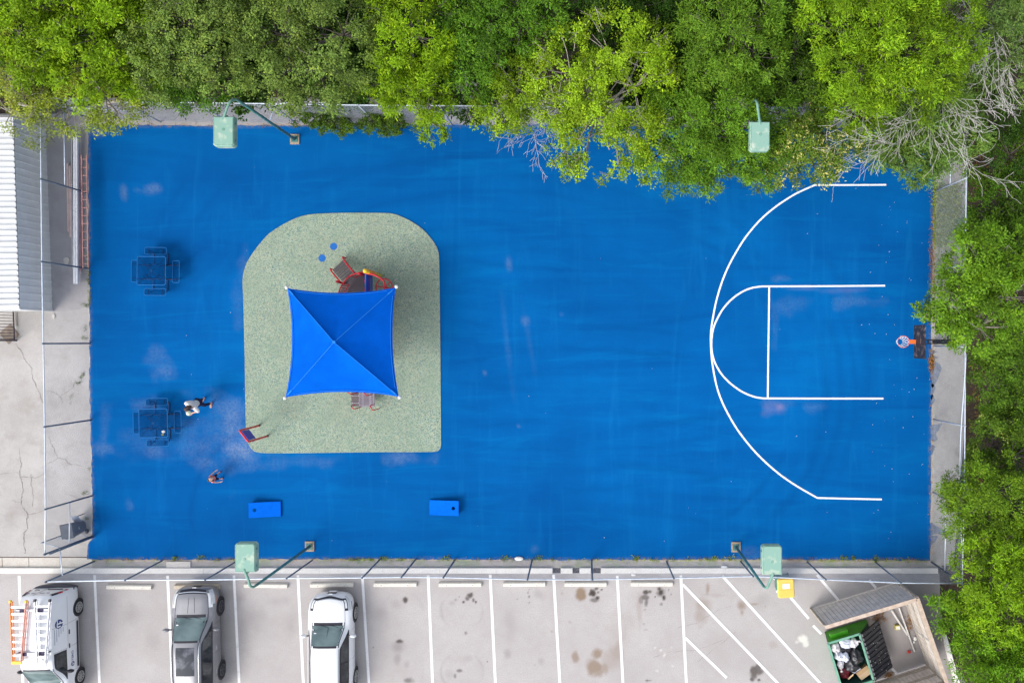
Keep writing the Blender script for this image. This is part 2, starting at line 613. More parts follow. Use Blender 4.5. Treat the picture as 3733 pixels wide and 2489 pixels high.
# bare soil and gravel between court and kerb
m_verge, t, b = new_mat('gravelly_soil')
tc = t.nodes.new('ShaderNodeTexCoord').outputs['Object']
c = node_mix(t, node_noise(t, tc, 0.9, 6, 0.65), (0.36, 0.31, 0.28), (0.48, 0.43, 0.39))
c = node_mix(t, node_noise(t, tc, 1.2, 7, 0.75, 0.46, 0.62), c, (0.26, 0.31, 0.15))
c = node_mix(t, node_noise(t, tc, 26, 4, 0.8, 0.5, 0.68), c, (0.44, 0.39, 0.35))
c = node_mix(t, node_noise(t, tc, 33, 3, 0.8, 0.6, 0.7), c, (0.09, 0.07, 0.055))
t.links.new(c, b.inputs['Base Color'])
b.inputs['Roughness'].default_value = 0.95
node_bump(t, b, node_noise(t, tc, 25, 5), 0.8, 0.03)
struct(MB().sheet(pp((200, 1280), (2150, 1280), (2165, 1304), (213, 1304)), 0.004).build('verge', m_verge))

# kerb stones, each a piece
def kerb_piece(xa, xb, ya=1303.2, yb=1315, z1=0.11, name='kerb'):
    a, b_ = P(xa, ya), P(xb, yb)
    mb = MB()
    mb.box(((a.x + b_.x) / 2, (a.y + b_.y) / 2, z1 / 2 - 0.02), (abs(b_.x - a.x), abs(a.y - b_.y), z1 + 0.04), top=1.0)
    return mb


kroot = struct(kerb_piece(-160, 100).build('kerb', m_kerb))
segs = [(100.5, 205), (205.5, 330), (330.5, 470), (470.5, 600), (600.5, 735), (735.5, 880), (880.5, 1010), (1010.5, 1140), (1140.5, 1269),
        (1288, 1315), (1331, 1357), (1380, 1520), (1520.5, 1665), (1665.5, 1810), (1810.5, 1960), (1960.5, 2070), (2070.5, 2152)]
for i, (a, b_) in enumerate(segs):
    kerb_piece(a, b_, z1=0.11 + random.uniform(-.008, .008)).build('kerb_stone', m_kerb, kroot)
# a broken slab lying on the verge and a curved kerb past the bins
tag(MB().box((*P(411, 1297).to_2d(), 0.03), (1.05, 0.32, 0.07), 0.0, 0.98).build('concrete_slab', m_walk),
    'broken pale concrete slab lying on the verge behind the fence', 'slab')
ek = [P(2166, 1455), P(2176, 1490), P(2184, 1520), P(2192, 1550), P(2205, 1590), P(2235, 1640)]
mb = MB()
for a, b_ in zip(ek[:-1], ek[1:]):
    mb.beam((a.x, a.y, .05), (b_.x, b_.y, .05), 0.18, 0.16)
mb.build('kerb_stone', m_kerb, kroot)

# ------------------------------------------------------------------ blue court
m_court, t, b = new_mat('blue_court_paint')
tc = t.nodes.new('ShaderNodeTexCoord').outputs['Object']
c = node_mix(t, node_noise(t, tc, 0.16, 5, 0.6, 0.3, 0.7), (0.0, 0.076, 0.265), (0.0, 0.122, 0.38))
c = node_mix(t, node_math(t, 'MULTIPLY', node_noise(t, tc, 1.0, 5, 0.6, 0.46, 0.7, (0.10, 0.85, 1), 0.8), 0.6), c, (0.0, 0.066, 0.25))
c = node_mix(t, node_math(t, 'MULTIPLY', node_noise(t, tc, 1.0, 5, 0.65, 0.52, 0.72, (0.16, 1.3, 1), 1.1, 0.04), 0.5), c, (0.0, 0.150, 0.40))
c = node_mix(t, node_math(t, 'MULTIPLY', node_noise(t, tc, 1.0, 4, 0.65, 0.54, 0.72, (1.6, 0.16, 1), 0.9, 0.25), 0.28), c, (0.004, 0.16, 0.42))
c = node_mix(t, node_math(t, 'MULTIPLY', node_noise(t, tc, 22, 3, 0.8, 0.3, 0.8), 0.25), c, (0.001, 0.06, 0.27))
c = node_mix(t, node_math(t, 'MULTIPLY', node_attr(t, 'sweep'), 0.55), c, (0.0, 0.056, 0.215))
wn = node_math(t, 'MULTIPLY', node_attr(t, 'wear'), node_noise(t, tc, 9, 6, 0.75, 0.28, 0.62))
c = node_mix(t, node_math(t, 'MULTIPLY', wn, 0.8), c, (0.26, 0.31, 0.40))
c = node_mix(t, node_attr(t, 'pink'), c, (0.26, 0.20, 0.36))
c = node_mix(t, node_math(t, 'MULTIPLY', node_attr(t, 'edge'), node_noise(t, tc, 5, 6, 0.75, 0.42, 0.62)), c, (0.20, 0.18, 0.17))
t.links.new(c, b.inputs['Base Color'])
b.inputs['Roughness'].default_value = 0.9
b.inputs['Specular IOR Level'].default_value = 0.06
node_bump(t, b, node_noise(t, tc, 45, 4), 0.15, 0.004)

nx, ny = 430, 230
u, v = np.meshgrid(np.linspace(0, 1, nx), np.linspace(0, 1, ny))
# outline: left, right, top and bottom edges read off the photograph (2352 wide)
vy = [285, 420, 600, 704, 800, 900, 1000, 1100, 1200, 1238, 1246, 1288]
lx = [203, 203.5, 205, 206.5, 206, 206, 209, 211, 213, 212, 202, 200]
rx_ = [2150, 2146, 2141, 2139, 2138.5, 2138.5, 2139, 2138, 2137, 2137, 2137, 2136]
py = 285 + (1288 - 285) * v
top = 287 + 2.0 * np.sin(u * 9) + 3 * (u > .55) + 2 * u
bot = 1284 + 1.5 * u + 1.0 * np.sin(u * 14)
pyy = top + (bot - top) * v
left = np.interp(pyy, vy, lx); right = np.interp(pyy, vy, rx_)
pxx = left + (right - left) * u
gx = (pxx / K23 - 2155) / SPX
gy = (1245 - pyy / K23) / SPX
jit = (fbm(gx * 4, gy * 4, 3, 3) - 0.5)
gx = gx + jit * 0.10 * ((u < 0.002) | (u > 0.998))
gy = gy + jit * 0.10 * ((v < 0.002) | (v > 0.998))
wob = (fbm(gx * 1.5, gy * 1.5, 5, 8) - 0.5)
wear = np.zeros_like(gx); pink = np.zeros_like(gx); edge = np.zeros_like(gx); sweep = np.zeros_like(gx)


def cblob(arr, x, y, rx, ry, a, soft=1.3, rot=0.0, wv=2.2):
    c0 = P(x, y)
    D = SPX * K23
    dx, dy = gx - c0.x, gy - c0.y
    ca, sa = math.cos(rot), math.sin(rot)
    uu = (dx * ca + dy * sa) / (rx / D); vv = (-dx * sa + dy * ca) / (ry / D)
    d = np.sqrt(uu * uu + vv * vv) + wob * wv
    np.maximum(arr, np.clip((1.15 - d) / soft, 0, 1) * a, out=arr)


WS = .62
for a in [(348, 438, 30, 18, .8), (285, 444, 9, 15, .8), (318, 436, 14, 10, .35), (530, 985, 60, 80, 1.1), (510, 940, 60, 40, .8), (545, 1030, 60, 36, 1.2), (525, 1000, 110, 90, .5),
          (560, 1050, 90, 26, .6), (620, 1065, 60, 22, .55), (480, 1010, 70, 60, .4), (355, 815, 28, 30, .6), (372, 852, 30, 20, .5), (328, 930, 50, 22, .5), (352, 1035, 30, 20, .45),
          (235, 1030, 22, 16, .6), (920, 1052, 55, 18, .6), (1168, 606, 8, 18, .6), (1113, 856, 6, 8, .8), (1205, 735, 10, 12, .5), (1290, 722, 6, 6, .6),
          (1190, 979, 6, 5, .7), (550, 700, 16, 50, .35), (560, 640, 14, 60, .3), (1227, 1260, 16, 12, .5), (1720, 1270, 26, 12, .5), (300, 1165, 10, 16, .5),
          (520, 925, 26, 16, .6), (470, 1060, 50, 24, .4), (700, 1060, 80, 14, .35), (240, 1000, 10, 60, .3), (1820, 705, 60, 22, .3), (1975, 695, 60, 16, .4),
          (1800, 930, 40, 16, .35), (1870, 935, 30, 12, .4), (1800, 640, 30, 8, .4), (1780, 760, 12, 60, .35), (345, 1010, 70, 50, .25)]:
    cblob(wear, a[0], a[1], a[2], a[3], a[4] * WS)
for a in [(1790, 936, 12, 10, .55), (1785, 942, 26, 18, .25), (1905, 668, 24, 8, .2), (222, 310, 26, 12, .35), (1950, 665, 50, 7, .22), (1845, 662, 50, 6, .2)]:
    cblob(pink, *a)
for px, py_, lx_, rot in [(1165, 790, 120, 1.45), (1215, 780, 80, 1.4)]:
    cblob(wear, px, py_, lx_, 7, .07, 1.0, -rot, .9)
# sweeping squeegee arcs
for (cx_, cy_, r0, dr, n, x_lo, x_hi, y_lo, y_hi) in [(800, 740, 300, 24, 9, 300, 780, 380, 820), (660, 1180, 220, 22, 8, 290, 660, 920, 1270), (1350, 2400, 1180, 52, 14, 1000, 1660, 480, 1260), (1300, -900, 1380, 46, 16, 1020, 1700, 480, 1260), (1500, 900, 330, 34, 6, 1640, 2120, 440, 1240), (1130, 1500, 900, 40, 8, 220, 1700, 300, 700)]:
    c0 = P(cx_, cy_)
    D = SPX * K23
    rr = np.hypot(gx - c0.x, gy - c0.y) * D
    px_ = gx * D + 1358; py2 = 784.5 - gy * D
    box_ = np.clip((px_ - x_lo) / 60, 0, 1) * np.clip((x_hi - px_) / 60, 0, 1) * np.clip((py2 - y_lo) / 60, 0, 1) * np.clip((y_hi - py2) / 60, 0, 1)
    for k in range(n):
        ww = 8 + 12 * random.random()
        q = np.clip(1 - np.abs(rr - (r0 + k * dr) + wob * 12) / ww, 0, 1) * box_ * random.uniform(.35, .8) * np.clip(fbm(gx * .35, gy * .35, 3, 40 + k + int(r0)) * 3.0 - 1.1, 0, 1)
        sweep = np.maximum(sweep, q)
# ragged worn rim
ed = np.minimum(np.minimum(u * 36, (1 - u) * 36), np.minimum(v * 18.6, (1 - v) * 18.6))
edge = np.clip(1 - ed / (0.03 + 0.16 * fbm(gx * 1.1, gy * 1.1, 3, 14)), 0, 1) * 0.9
co = np.stack([gx.ravel(), gy.ravel(), np.full(gx.size, 0.014)], 1)
COURT = struct(np_mesh('court', co, grid_faces(nx, ny), m_court, dict(wear=wear, pink=pink, edge=edge, sweep=sweep)))

# --- painted court lines
def paint_mat(name, col, worn, lo, hi):
    m, t, b = new_mat(name)
    tc = t.nodes.new('ShaderNodeTexCoord').outputs['Object']
    c = node_mix(t, node_noise(t, tc, 2.2, 6, 0.8, lo, hi), col, worn)
    c = node_mix(t, node_noise(t, tc, 30, 3, 0.8, 0.62, 0.8), c, worn)
    t.links.new(c, b.inputs['Base Color'])
    b.inputs['Roughness'].default_value = 0.7
    return m


m_line = paint_mat('white_court_paint', (0.82, 0.84, 0.86), (0.42, 0.53, 0.68), 0.54, 0.80)
m_pline = paint_mat('white_road_paint', (0.80, 0.79, 0.78), (0.54, 0.52, 0.50), 0.52, 0.78)


def C1(x, y): return S(2500 + x / 1.12, 500 + y / 1.12)


LW = 0.075
arc3 = [(530, 196), (512, 203), (455, 229), (400, 262), (345, 302), (295, 348), (245, 408), (210, 462), (175, 526), (148, 590), (125, 666), (111, 735), (103, 790),
        (101.5, 835), (105, 895), (113, 955), (128, 1025), (150, 1085), (178, 1140), (208, 1190), (245, 1240), (290, 1292), (340, 1340), (395, 1385), (455, 1425), (512, 1458), (537, 1472)]
pts = [C1(818, 196), C1(640, 197)] + cat_rom([C1(*p) for p in arc3], 4) + [C1(660, 1475), C1(800, 1478)]
MB().strip(pts, LW, 0.020).build('three_point_line', m_line, COURT)
key = [(310, 610), (270, 616), (230, 632), (190, 660), (155, 697), (130, 738), (112, 782), (104.5, 835), (108, 885), (122, 928), (150, 973), (190, 1012), (235, 1042), (280, 1060), (315, 1066)]
pts = [C1(813, 607), C1(560, 609)] + cat_rom([C1(*p) for p in key], 4) + [C1(560, 1067), C1(806, 1067)]
MB().strip(pts, LW, 0.024).build('key_line', m_line, COURT)
MB().strip([C1(340, 613), C1(334, 1064)], LW, 0.028).build('free_throw_line', m_line, COURT)

# --- green rubber play surface
m_rub, t, b = new_mat('green_rubber_crumb')
tc = t.nodes.new('ShaderNodeTexCoord').outputs['Object']
vo = t.nodes.new('ShaderNodeTexVoronoi')
vo.inputs['Scale'].default_value = 33
t.links.new(tc, vo.inputs['Vector'])
rp = t.nodes.new('ShaderNodeValToRGB')
rp.color_ramp.interpolation = 'CONSTANT'
cols = [(0.0, (0.27, 0.36, 0.27)), (0.22, (0.34, 0.40, 0.29)), (0.42, (0.15, 0.235, 0.18)), (0.55, (0.42, 0.43, 0.31)), (0.68, (0.09, 0.155, 0.13)), (0.79, (0.24, 0.34, 0.29)),
        (0.90, (0.10, 0.16, 0.24)), (0.95, (0.40, 0.35, 0.26))]
els = rp.color_ramp.elements
els[0].position = 0; els[0].color = (*cols[0][1], 1)
els[1].position = cols[1][0]; els[1].color = (*cols[1][1], 1)
for p_, c_ in cols[2:]:
    e = els.new(p_); e.color = (*c_, 1)
sp = t.nodes.new('ShaderNodeSeparateColor')
t.links.new(vo.outputs['Color'], sp.inputs[0])
t.links.new(sp.outputs[0], rp.inputs['Fac'])
c = node_mix(t, node_noise(t, tc, 0.7, 6, 0.7, 0.35, 0.7), rp.outputs[0], (0.20, 0.275, 0.20))
c = node_mix(t, 0.3, c, rp.outputs[0])
c = node_mix(t, node_math(t, 'MULTIPLY', node_noise(t, tc, 0.45, 4, 0.6, 0.4, 0.75), 0.35), c, (0.24, 0.26, 0.19))
t.links.new(c, b.inputs['Base Color'])
b.inputs['Roughness'].default_value = 0.95
node_bump(t, b, vo.outputs['Distance'], 0.5, 0.01)
rub = [(717, 492.3), (766, 490), (830, 489.5), (889, 490), (908, 492.5), (932, 502), (957, 516), (976, 531), (991, 549), (1003, 566), (1008, 580), (1009.5, 600), (1011, 720), (1012.5, 860), (1013.6, 1008),
       (1013.5, 1026), (1008, 1036), (990, 1038), (860, 1038), (730, 1040), (600, 1041), (582, 1036), (569, 1017), (565.5, 995), (563.5, 850), (560, 690), (557, 640), (564, 611), (575, 591), (587, 573.5), (602, 555),
       (617, 538), (639, 523), (662, 510), (690, 497.5)]
rpoly = [P(*p).to_2d() for p in rub]
for _ in range(3):                                   # round the outline off
    rpoly = [q for i in range(len(rpoly)) for q in (rpoly[i].lerp(rpoly[(i + 1) % len(rpoly)], .25), rpoly[i].lerp(rpoly[(i + 1) % len(rpoly)], .75))]
RUB = struct(MB().prism(rpoly, 0.0, 0.05).build('rubber_play_surface', m_rub))
m_dot = M('blue_rubber', (0.008, 0.12, 0.42), 0.9, 0.25, 30, bump=.3)
for cx_, cy_ in ((767.2, 566.7), (740.6, 593.6)):
    c0 = P(cx_, cy_)
    MB().sheet([(c0.x + 0.155 * math.cos(k * PI / 14), c0.y + 0.155 * math.sin(k * PI / 14)) for k in range(28)], 0.054).build('blue_dot', m_dot, RUB)

# --- parking bay lines
bays = [((70, 2098), (84, 2489)), ((345, 2095), (363, 2489)), ((611, 2098), (629, 2489)), ((853, 2096), (872, 2489)), ((1086, 2096), (1106, 2489)), ((1321, 2098), (1345, 2489)),
        ((1561, 2096), (1577, 2489)), ((1787, 2094), (1806, 2489)), ((2018, 2094), (2041, 2489)), ((2250, 2098), (2271, 2489)), ((2482, 2096), (2502, 2489))]
for a, b_ in bays:
    pa, pb = S(*a), S(*b_)
    MB().strip([pa, pa.lerp(pb, .5), pa.lerp(pb, 1.5)], 0.112, 0.005).build('bay_line', m_pline, PARK)
for a, b_ in [((2489, 2129), (2960, 2618)), ((2497, 2323), (2649, 2469)), ((2633, 2098), (2980, 2478)), ((2980, 2478), (3080, 2588)), ((2815, 2098), (2948, 2254)), ((2964, 2279), (2994, 2310)), ((2978, 2094), (3056, 2186)), ((3168, 2113), (3193, 2142)),
              ((3252, 2436), (3268, 2453))]:
    MB().strip([S(*a), S(*b_)], 0.112, 0.009).build('hatch_line', m_pline, PARK)

# --- cracks in the aprons
m_crack = M('crack_dirt', (0.20, 0.175, 0.15), 1.0, 0.3, 12)
APR = COL.objects['concrete_apron']


def crack(pts, wd=0.02, z=0.009, seed=0, parent=APR):
    rr = random.Random(seed)
    q = cat_rom([P(*p) for p in pts], 5)
    q = [Vector((a.x + rr.uniform(-.03, .03), a.y + rr.uniform(-.03, .03), 0)) for a in q]
    MB().strip(q, [wd * rr.uniform(.15, 1.0) for _ in q], z).build('crack', m_crack, parent)


def c3(x, y): return (x / 3.136 * K23, (1700 + y / 3.136) * K23)
def c2(x, y): return (x / 2.529 * K23, (1080 + y / 2.529) * K23)


crack([c3(240, 0), c3(225, 70), c3(235, 130), c3(262, 200), c3(258, 300), c3(240, 380), c3(262, 470), c3(320, 550), c3(300, 620), c3(315, 700), c3(280, 760), c3(275, 860), c3(290, 1000)], .04, seed=1)
crack([c3(0, 85), c3(100, 75), c3(225, 70)], .02, seed=2)
crack([c3(225, 118), c3(320, 120), c3(400, 130), c3(500, 85)], .02, seed=3)
crack([c3(360, 80), c3(355, 180), c3(375, 300), c3(370, 460)], .02, seed=4)
crack([c3(125, 395), c3(230, 410)], .02, seed=5)
crack([c3(320, 550), c3(400, 540), c3(490, 505)], .025, seed=6)
crack([c3(750, 310), c3(830, 330), c3(880, 360), c3(1000, 350)], .025, seed=7)
crack([c2(150, 440), c2(210, 530), c2(240, 600), c2(290, 660), c2(295, 720), c2(320, 800), c2(370, 900), c2(400, 990)], .025, seed=8)
crack([c2(455, 1290), c2(470, 1350), c2(500, 1410), c2(540, 1490), c2(600, 1500), c2(640, 1540), c2(760, 1560)], .022, seed=9)
crack([c2(410, 1560), c2(540, 1490)], .02, seed=10)
crack([c2(175, 1390), c2(190, 1500), c2(200, 1566)], .022, seed=11)
crack([c2(420, 870), c2(500, 890), c2(560, 930), c2(580, 980)], .02, seed=12)
crack([c2(700, 780), c2(660, 850), c2(560, 920)], .02, seed=13)
for i, pts in enumerate([[(1500, 1510), (1540, 1497), (1600, 1492), (1660, 1470)], [(1560, 1440), (1600, 1430), (1650, 1400), (1680, 1392)], [(1610, 1366), (1650, 1360), (1690, 1350)],
                         [(1600, 1520), (1640, 1490), (1690, 1450)]]):
    crack(pts, .012, .004, 30 + i, PARK)
# light brown broken asphalt along the east strip
EST = COL.objects['concrete_strip']
m_bpatch = M('blue_paint_spill', (0.14, 0.165, 0.22), .85, .3, 5)
def c6b(x, y): return (3133 + x / 2.24) * K23, (1400 + y / 2.24) * K23
def c5b(x, y): return (3133 + x / 1.742) * K23, (600 + y / 1.742) * K23
for pts in [[c6b(580, 340), c6b(640, 330), c6b(672, 318), c6b(640, 380), c6b(622, 410), c6b(636, 455), c6b(580, 460)], [c6b(580, 500), c6b(618, 510), c6b(600, 560), c6b(580, 580)],
            [c6b(580, 1130), c6b(640, 1165), c6b(690, 1190), c6b(705, 1230), c6b(640, 1222), c6b(600, 1225), c6b(580, 1240)], [c6b(580, 1240), c6b(640, 1245), c6b(610, 1290), c6b(580, 1310)],
            [c6b(580, 0), c6b(620, 20), c6b(605, 80), c6b(580, 140)],
            [c5b(455, 1255), c5b(500, 1262), c5b(520, 1290), c5b(505, 1340), c5b(480, 1400), c5b(455, 1405)], [c5b(455, 1215), c5b(500, 1228), c5b(455, 1240)], [c5b(455, 1180), c5b(498, 1190), c5b(455, 1202)], [c5b(455, 1460), c5b(480, 1490), c5b(455, 1530)]]:
    q = cat_rom([P(*p) for p in pts], 4, closed=True)
    MB().sheet([(a.x + random.uniform(-.02, .02), a.y + random.uniform(-.02, .02)) for a in q], 0.012).build('paint_spill', m_bpatch, EST)
# ================================================================== chain-link fences
m_galv = M('galvanised_steel', (0.42, 0.47, 0.53), 0.45, 0.15, 5, metal=0.45)
m_rail = M('galvanised_rail', (0.58, 0.64, 0.72), 0.42, 0.12, 5, metal=0.3)
m_post = M('weathered_post', (0.13, 0.17, 0.22), 0.6, 0.25, 9, metal=0.3)
m_wire = M('fence_wire', (0.40, 0.44, 0.50), 0.5, 0.15, 3, metal=0.3)
FH = 2.85


def fence(name, label, posts, rail_pts=None, mids=(), skip=(), loose=(), dark=True, pitch=0.085):
    """posts: list of (base xyz, top xyz). wires woven both ways between neighbours"""
    root = thing(name, label, 'fence', (posts[0][0].x, posts[0][0].y, 0), group='chain-link fences round the court')
    for i, (a, b_) in enumerate(posts):
        r = 0.042 if i in (0, len(posts) - 1) else 0.034
        mb = MB().tube([a, b_ + Vector((0, 0, .02))], r, 8)
        mb.sphere(b_ + Vector((0, 0, .03)), r * 1.2, 8, 5)
        mb.build('post', m_post if dark else m_galv, root, smooth=True)
    rp_ = rail_pts or [b_ for a, b_ in posts]
    MB().tube(rp_, 0.026, 8).build('top_rail', m_rail, root, smooth=True)
    for (i, f) in mids:
        a, b_ = posts[i], posts[i + 1]
        MB().tube([a[0].lerp(a[1], f), b_[0].lerp(b_[1], f)], 0.022, 7).build('middle_rail', m_rail, root, smooth=True)
    wires = MB()
    for i in range(len(posts) - 1):
        if i in skip: continue
        (a0, a1), (b0, b1) = posts[i], posts[i + 1]
        W = (b0 - a0).length
        hgt = FH - 0.04

        def at(s, z):
            f, g = s / W, 0.02 + z / FH
            lo, hi = a0.lerp(b0, f), a1.lerp(b1, f)
            return lo.lerp(hi, min(g, 1.0))
        for sgn in (1, -1):
            s0 = -hgt
            while s0 < W + hgt:
                # wire from (s0,0) to (s0+sgn*hgt, hgt), clipped to the bay
                z0, z1 = 0.0, hgt
                sa, sb = s0, s0 + sgn * hgt
                t0, t1 = 0.0, 1.0
                dd = sb - sa
                lo_, hi_ = sorted(((0 - sa) / dd, (W - sa) / dd))
                t0, t1 = max(t0, lo_), min(t1, hi_)
                if t1 - t0 > 0.01:
                    wires.tube([at(sa + dd * t0, hgt * t0), at(sa + dd * t1, hgt * t1)], 0.0026, 3, cap=False)
                s0 += pitch
    tag(wires.build('wire_mesh', m_wire, root), kind='stuff')
    for pts, r in loose:
        MB().tube(cat_rom(pts, 4), r, 7).build('loose_pipe', m_rail, root, smooth=True)
    return root


def pst(bx, by, h=FH, tx=None, ty=None):
    a = S(bx, by)
    if tx is None:
        return (a, Vector((a.x, a.y, h)))
    return (a, S(tx, ty, h))


# west fence, along the court's left edge, with a walk gate at its foot
west = [pst(312, 428, tx=148, ty=356), pst(316, 703, tx=150, ty=654), pst(321, 979, tx=153, ty=955), pst(327, 1252, tx=158, ty=1253), pst(332, 1531, tx=163, ty=1556), pst(335, 1807, tx=166, ty=1856), pst(334, 1955, tx=164, ty=2020)]
wf = fence('chain_link_fence', 'chain-link fence along the left edge of the blue court, beside the pale shed', west, mids=((0, .5), (5, .5)))
# gate leaf, swung open outwards
gpost, free = S(334, 1955), S(262, 1938)
g = thing('walk_gate', 'narrow chain-link gate swung open at the lower left corner of the court', 'gate', (gpost.x, gpost.y, 0))
for p in (gpost + Vector((-.06, .0, 0)), free):
    MB().tube([(p.x, p.y, .06), (p.x, p.y, 1.95)], 0.024, 8).build('stile', m_post, g, smooth=True)
for z in (.08, 1.0, 1.94):
    MB().tube([(gpost.x - .06, gpost.y, z), (free.x, free.y, z)], 0.02, 8).build('gate_rail', m_galv, g, smooth=True)
wm = MB()
L_ = (free - gpost).length
for sgn in (1, -1):
    s0 = -1.9
    while s0 < L_ + 1.9:
        sa, sb = s0, s0 + sgn * 1.86
        lo_, hi_ = sorted(((0 - sa) / (sb - sa), (L_ - sa) / (sb - sa)))
        t0, t1 = max(0, lo_), min(1, hi_)
        if t1 - t0 > .02:
            q = [gpost.lerp(free, (sa + (sb - sa) * t_) / L_) + Vector((0, 0, .08 + 1.86 * t_)) for t_ in (t0, t1)]
            wm.tube(q, .0026, 3, cap=False)
        s0 += .085
tag(wm.build('wire_mesh', m_wire, g), kind='stuff')
MB().box((free.x + .12, free.y + .05, 1.02), (.10, .04, .06)).build('latch', m_post, g)
cornr = S(343, 2046)
hd = thing('gate_header', 'galvanised bar over the open walk gate beside the dark cart', 'gate frame', (gpost.x, gpost.y, 0))
MB().tube([(gpost.x, gpost.y, 2.1), (cornr.x, cornr.y, 2.1)], .024, 8).build('header_bar', m_rail, hd, smooth=True)
MB().tube([(gpost.x + .09, gpost.y - .02, 0), (gpost.x + .09, gpost.y - .02, 2.85)], .03, 8).build('post', m_post, hd, smooth=True)

# south fence
sb = [(343, 2046, 169, 2120), (590, 2044, 457, 2114), (865, 2044, 749, 2113), (1138, 2042, 1046, 2107), (1383, 2041, 1321, 2105), (1513, 2041, 1464, 2103), (1657, 2042, 1617, 2104), (1940, 2041, 1923, 2112),
      (2157, 2040, 2159, 2112), (2430, 2045, 2456, 2107), (2700, 2046, 2745, 2100), (2943, 2048, 3010, 2112), (3190, 2048, 3283, 2124), (3396, 2048, 3508, 2126)]
fence('chain_link_fence', 'long chain-link fence between the court and the parked cars', [pst(a, b_, FH, c_, d_) for a, b_, c_, d_ in sb])
# north fence
nb = [(312, 428, 148, 356), (587, 446, 447, 373), (840, 449, 720, 375), (1083, 452, 985, 379), (1378, 456, 1306, 384), (1650, 458, 1602, 386), (1930, 459, 1906, 389), (2210, 460, 2214, 390), (2490, 461, 2518, 391), (2770, 462, 2822, 392),
      (3050, 463, 3126, 393), (3300, 464, 3402, 394), (3420, 465, 3530, 395)]
fence('chain_link_fence', 'chain-link fence along the top edge of the court, half hidden by overhanging trees', [pst(a, b_, FH, c_, d_) for a, b_, c_, d_ in nb],
      mids=((0, .55),), loose=[([S(985, 438, 1.1), S(993, 408, 2.0), S(998, 387, 2.75), S(1040, 376, 2.95), S(1091, 371, 3.0), S(1160, 374, 3.0), S(1219, 379, 2.93)], .02)], dark=False)
# east fence
eb = [(3420, 465, 3530, 395), (3409, 698, 3523, 649), (3406, 987, 3519, 966), (3404, 1262, 3519, 1264), (3402, 1529, 3518, 1553), (3400, 1795, 3515, 1843), (3396, 2048, 3508, 2126)]
fence('chain_link_fence', 'chain-link fence behind the basketball hoop, along the right edge', [pst(a, b_, FH, c_, d_) for a, b_, c_, d_ in eb], mids=((0, .5), (5, .45)),
      loose=[([S(3522, 1290, 2.9), S(3516, 1400, 2.9), S(3505, 1550, 2.85), S(3500, 1700, 2.85), S(3503, 1900, 2.85), S(3507, 2000, 2.85)], .024)], dark=False)

# ================================================================== flood lights
m_mint = M('mint_enamel', (0.15, 0.31, 0.245), 0.6, 0.12, 2.5, col2=(0.21, 0.37, 0.30), spec=.2)
m_mintw = M('chalked_mint_enamel', (0.255, 0.43, 0.35), 0.7, 0.1, 3.0, col2=(0.50, 0.55, 0.44), lo=.52, hi=.72, detail=9, spec=.2)
m_teal = M('teal_pole', (0.045, 0.16, 0.17), 0.5, 0.3, 4, col2=(0.08, 0.25, 0.24))
m_foot = M('footing_concrete', (0.36, 0.29, 0.21), 0.9, 0.25, 12, bump=.4)
m_lens = M('lamp_glass', (0.5, 0.55, 0.55), 0.15, .05)


def flood(base, bend, att, head_px, hz, size, rz, label, hh=6.1):
    b0 = P(*base)
    root = thing('flood_light', label, 'flood light', (b0.x, b0.y, 0), group='green flood lights at the court corners')
    MB().box((b0.x, b0.y, .03), (.40, .44, .10), top=.96).build('footing', m_foot, root)
    MB().box((b0.x, b0.y, .095), (.26, .26, .02)).build('base_plate', m_teal, root)
    a = P(*att, hz)
    top = Vector((b0.x, b0.y, hh - .45))
    v = Vector((a.x - b0.x, a.y - b0.y, 0))
    pole = [(b0.x, b0.y, .05), (b0.x, b0.y, 3), tuple(top)]
    MB().tube(pole, [.062, .056, .05], 12).build('pole', m_teal, root, smooth=True)
    arm = [top, top + v * .04 + Vector((0, 0, .25)), top + v * .22 + Vector((0, 0, .46)), top + v * .5 + Vector((0, 0, .50)), Vector((a.x, a.y, hz + .0)), Vector((a.x, a.y, hz)) + v.normalized() * .1]
    MB().tube(cat_rom(arm, 5), .047, 10).build('arm', m_mint, root, smooth=True)
    hc = P(*head_px, hz)
    sx, sy, sz = size
    mt = Matrix.Translation(Vector((hc.x, hc.y, hz - .12))) @ Matrix.Rotation(rz, 4, 'Z')
    # shoebox: bevelled top, skirt flaring down
    hx, hy = sx / 2, sy / 2
    vs = []
    for z, k in ((-.16, 1.0), (.10, 1.0), (.15, .93)):
        ch = .07
        for x_, y_ in ((-hx + ch, -hy), (hx - ch, -hy), (hx, -hy + ch), (hx, hy), (-hx, hy), (-hx, -hy + ch)):
            vs.append(mt @ Vector((x_ * k, y_ * k, z)))
    fs = [tuple(range(12, 18)), tuple(range(5, -1, -1))]
    for lv in (0, 6):
        for i in range(6):
            j = (i + 1) % 6
            fs.append((lv + i, lv + j, lv + 6 + j, lv + 6 + i))
    hd_ = MB().add(vs, fs).build('lamp_head', m_mintw, root)
    MB().box((0, 0, -.165), (sx * .86, sy * .86, .02), m=mt).build('lens', m_lens, hd_)
    mb = MB().tube([mt @ Vector((0, .06, .15)), mt @ Vector((0, .06, .165))], .05, 12)
    mb.build('gasket', m_mint, hd_)
    for y_ in (-hy * .93, hy * .93):
        MB().box((0, y_, .152), (sx * .84, .012, .006), m=mt).build('lid_seam', m_mint, hd_)
    for x_ in (-1, 1):
        MB().box((x_ * hx * .90, 0, .152), (.012, sy * .84, .006), m=mt).build('lid_seam', m_mint, hd_)
        for y_ in (-.3, .3):
            MB().box((x_ * (hx + .012), y_, .04), (.02, .07, .05), m=mt).build('latch', m_teal, hd_)
    MB().box((0, hy + .03, -.02), (.16, .07, .12), m=mt).build('arm_bracket', m_mint, hd_)
    return root


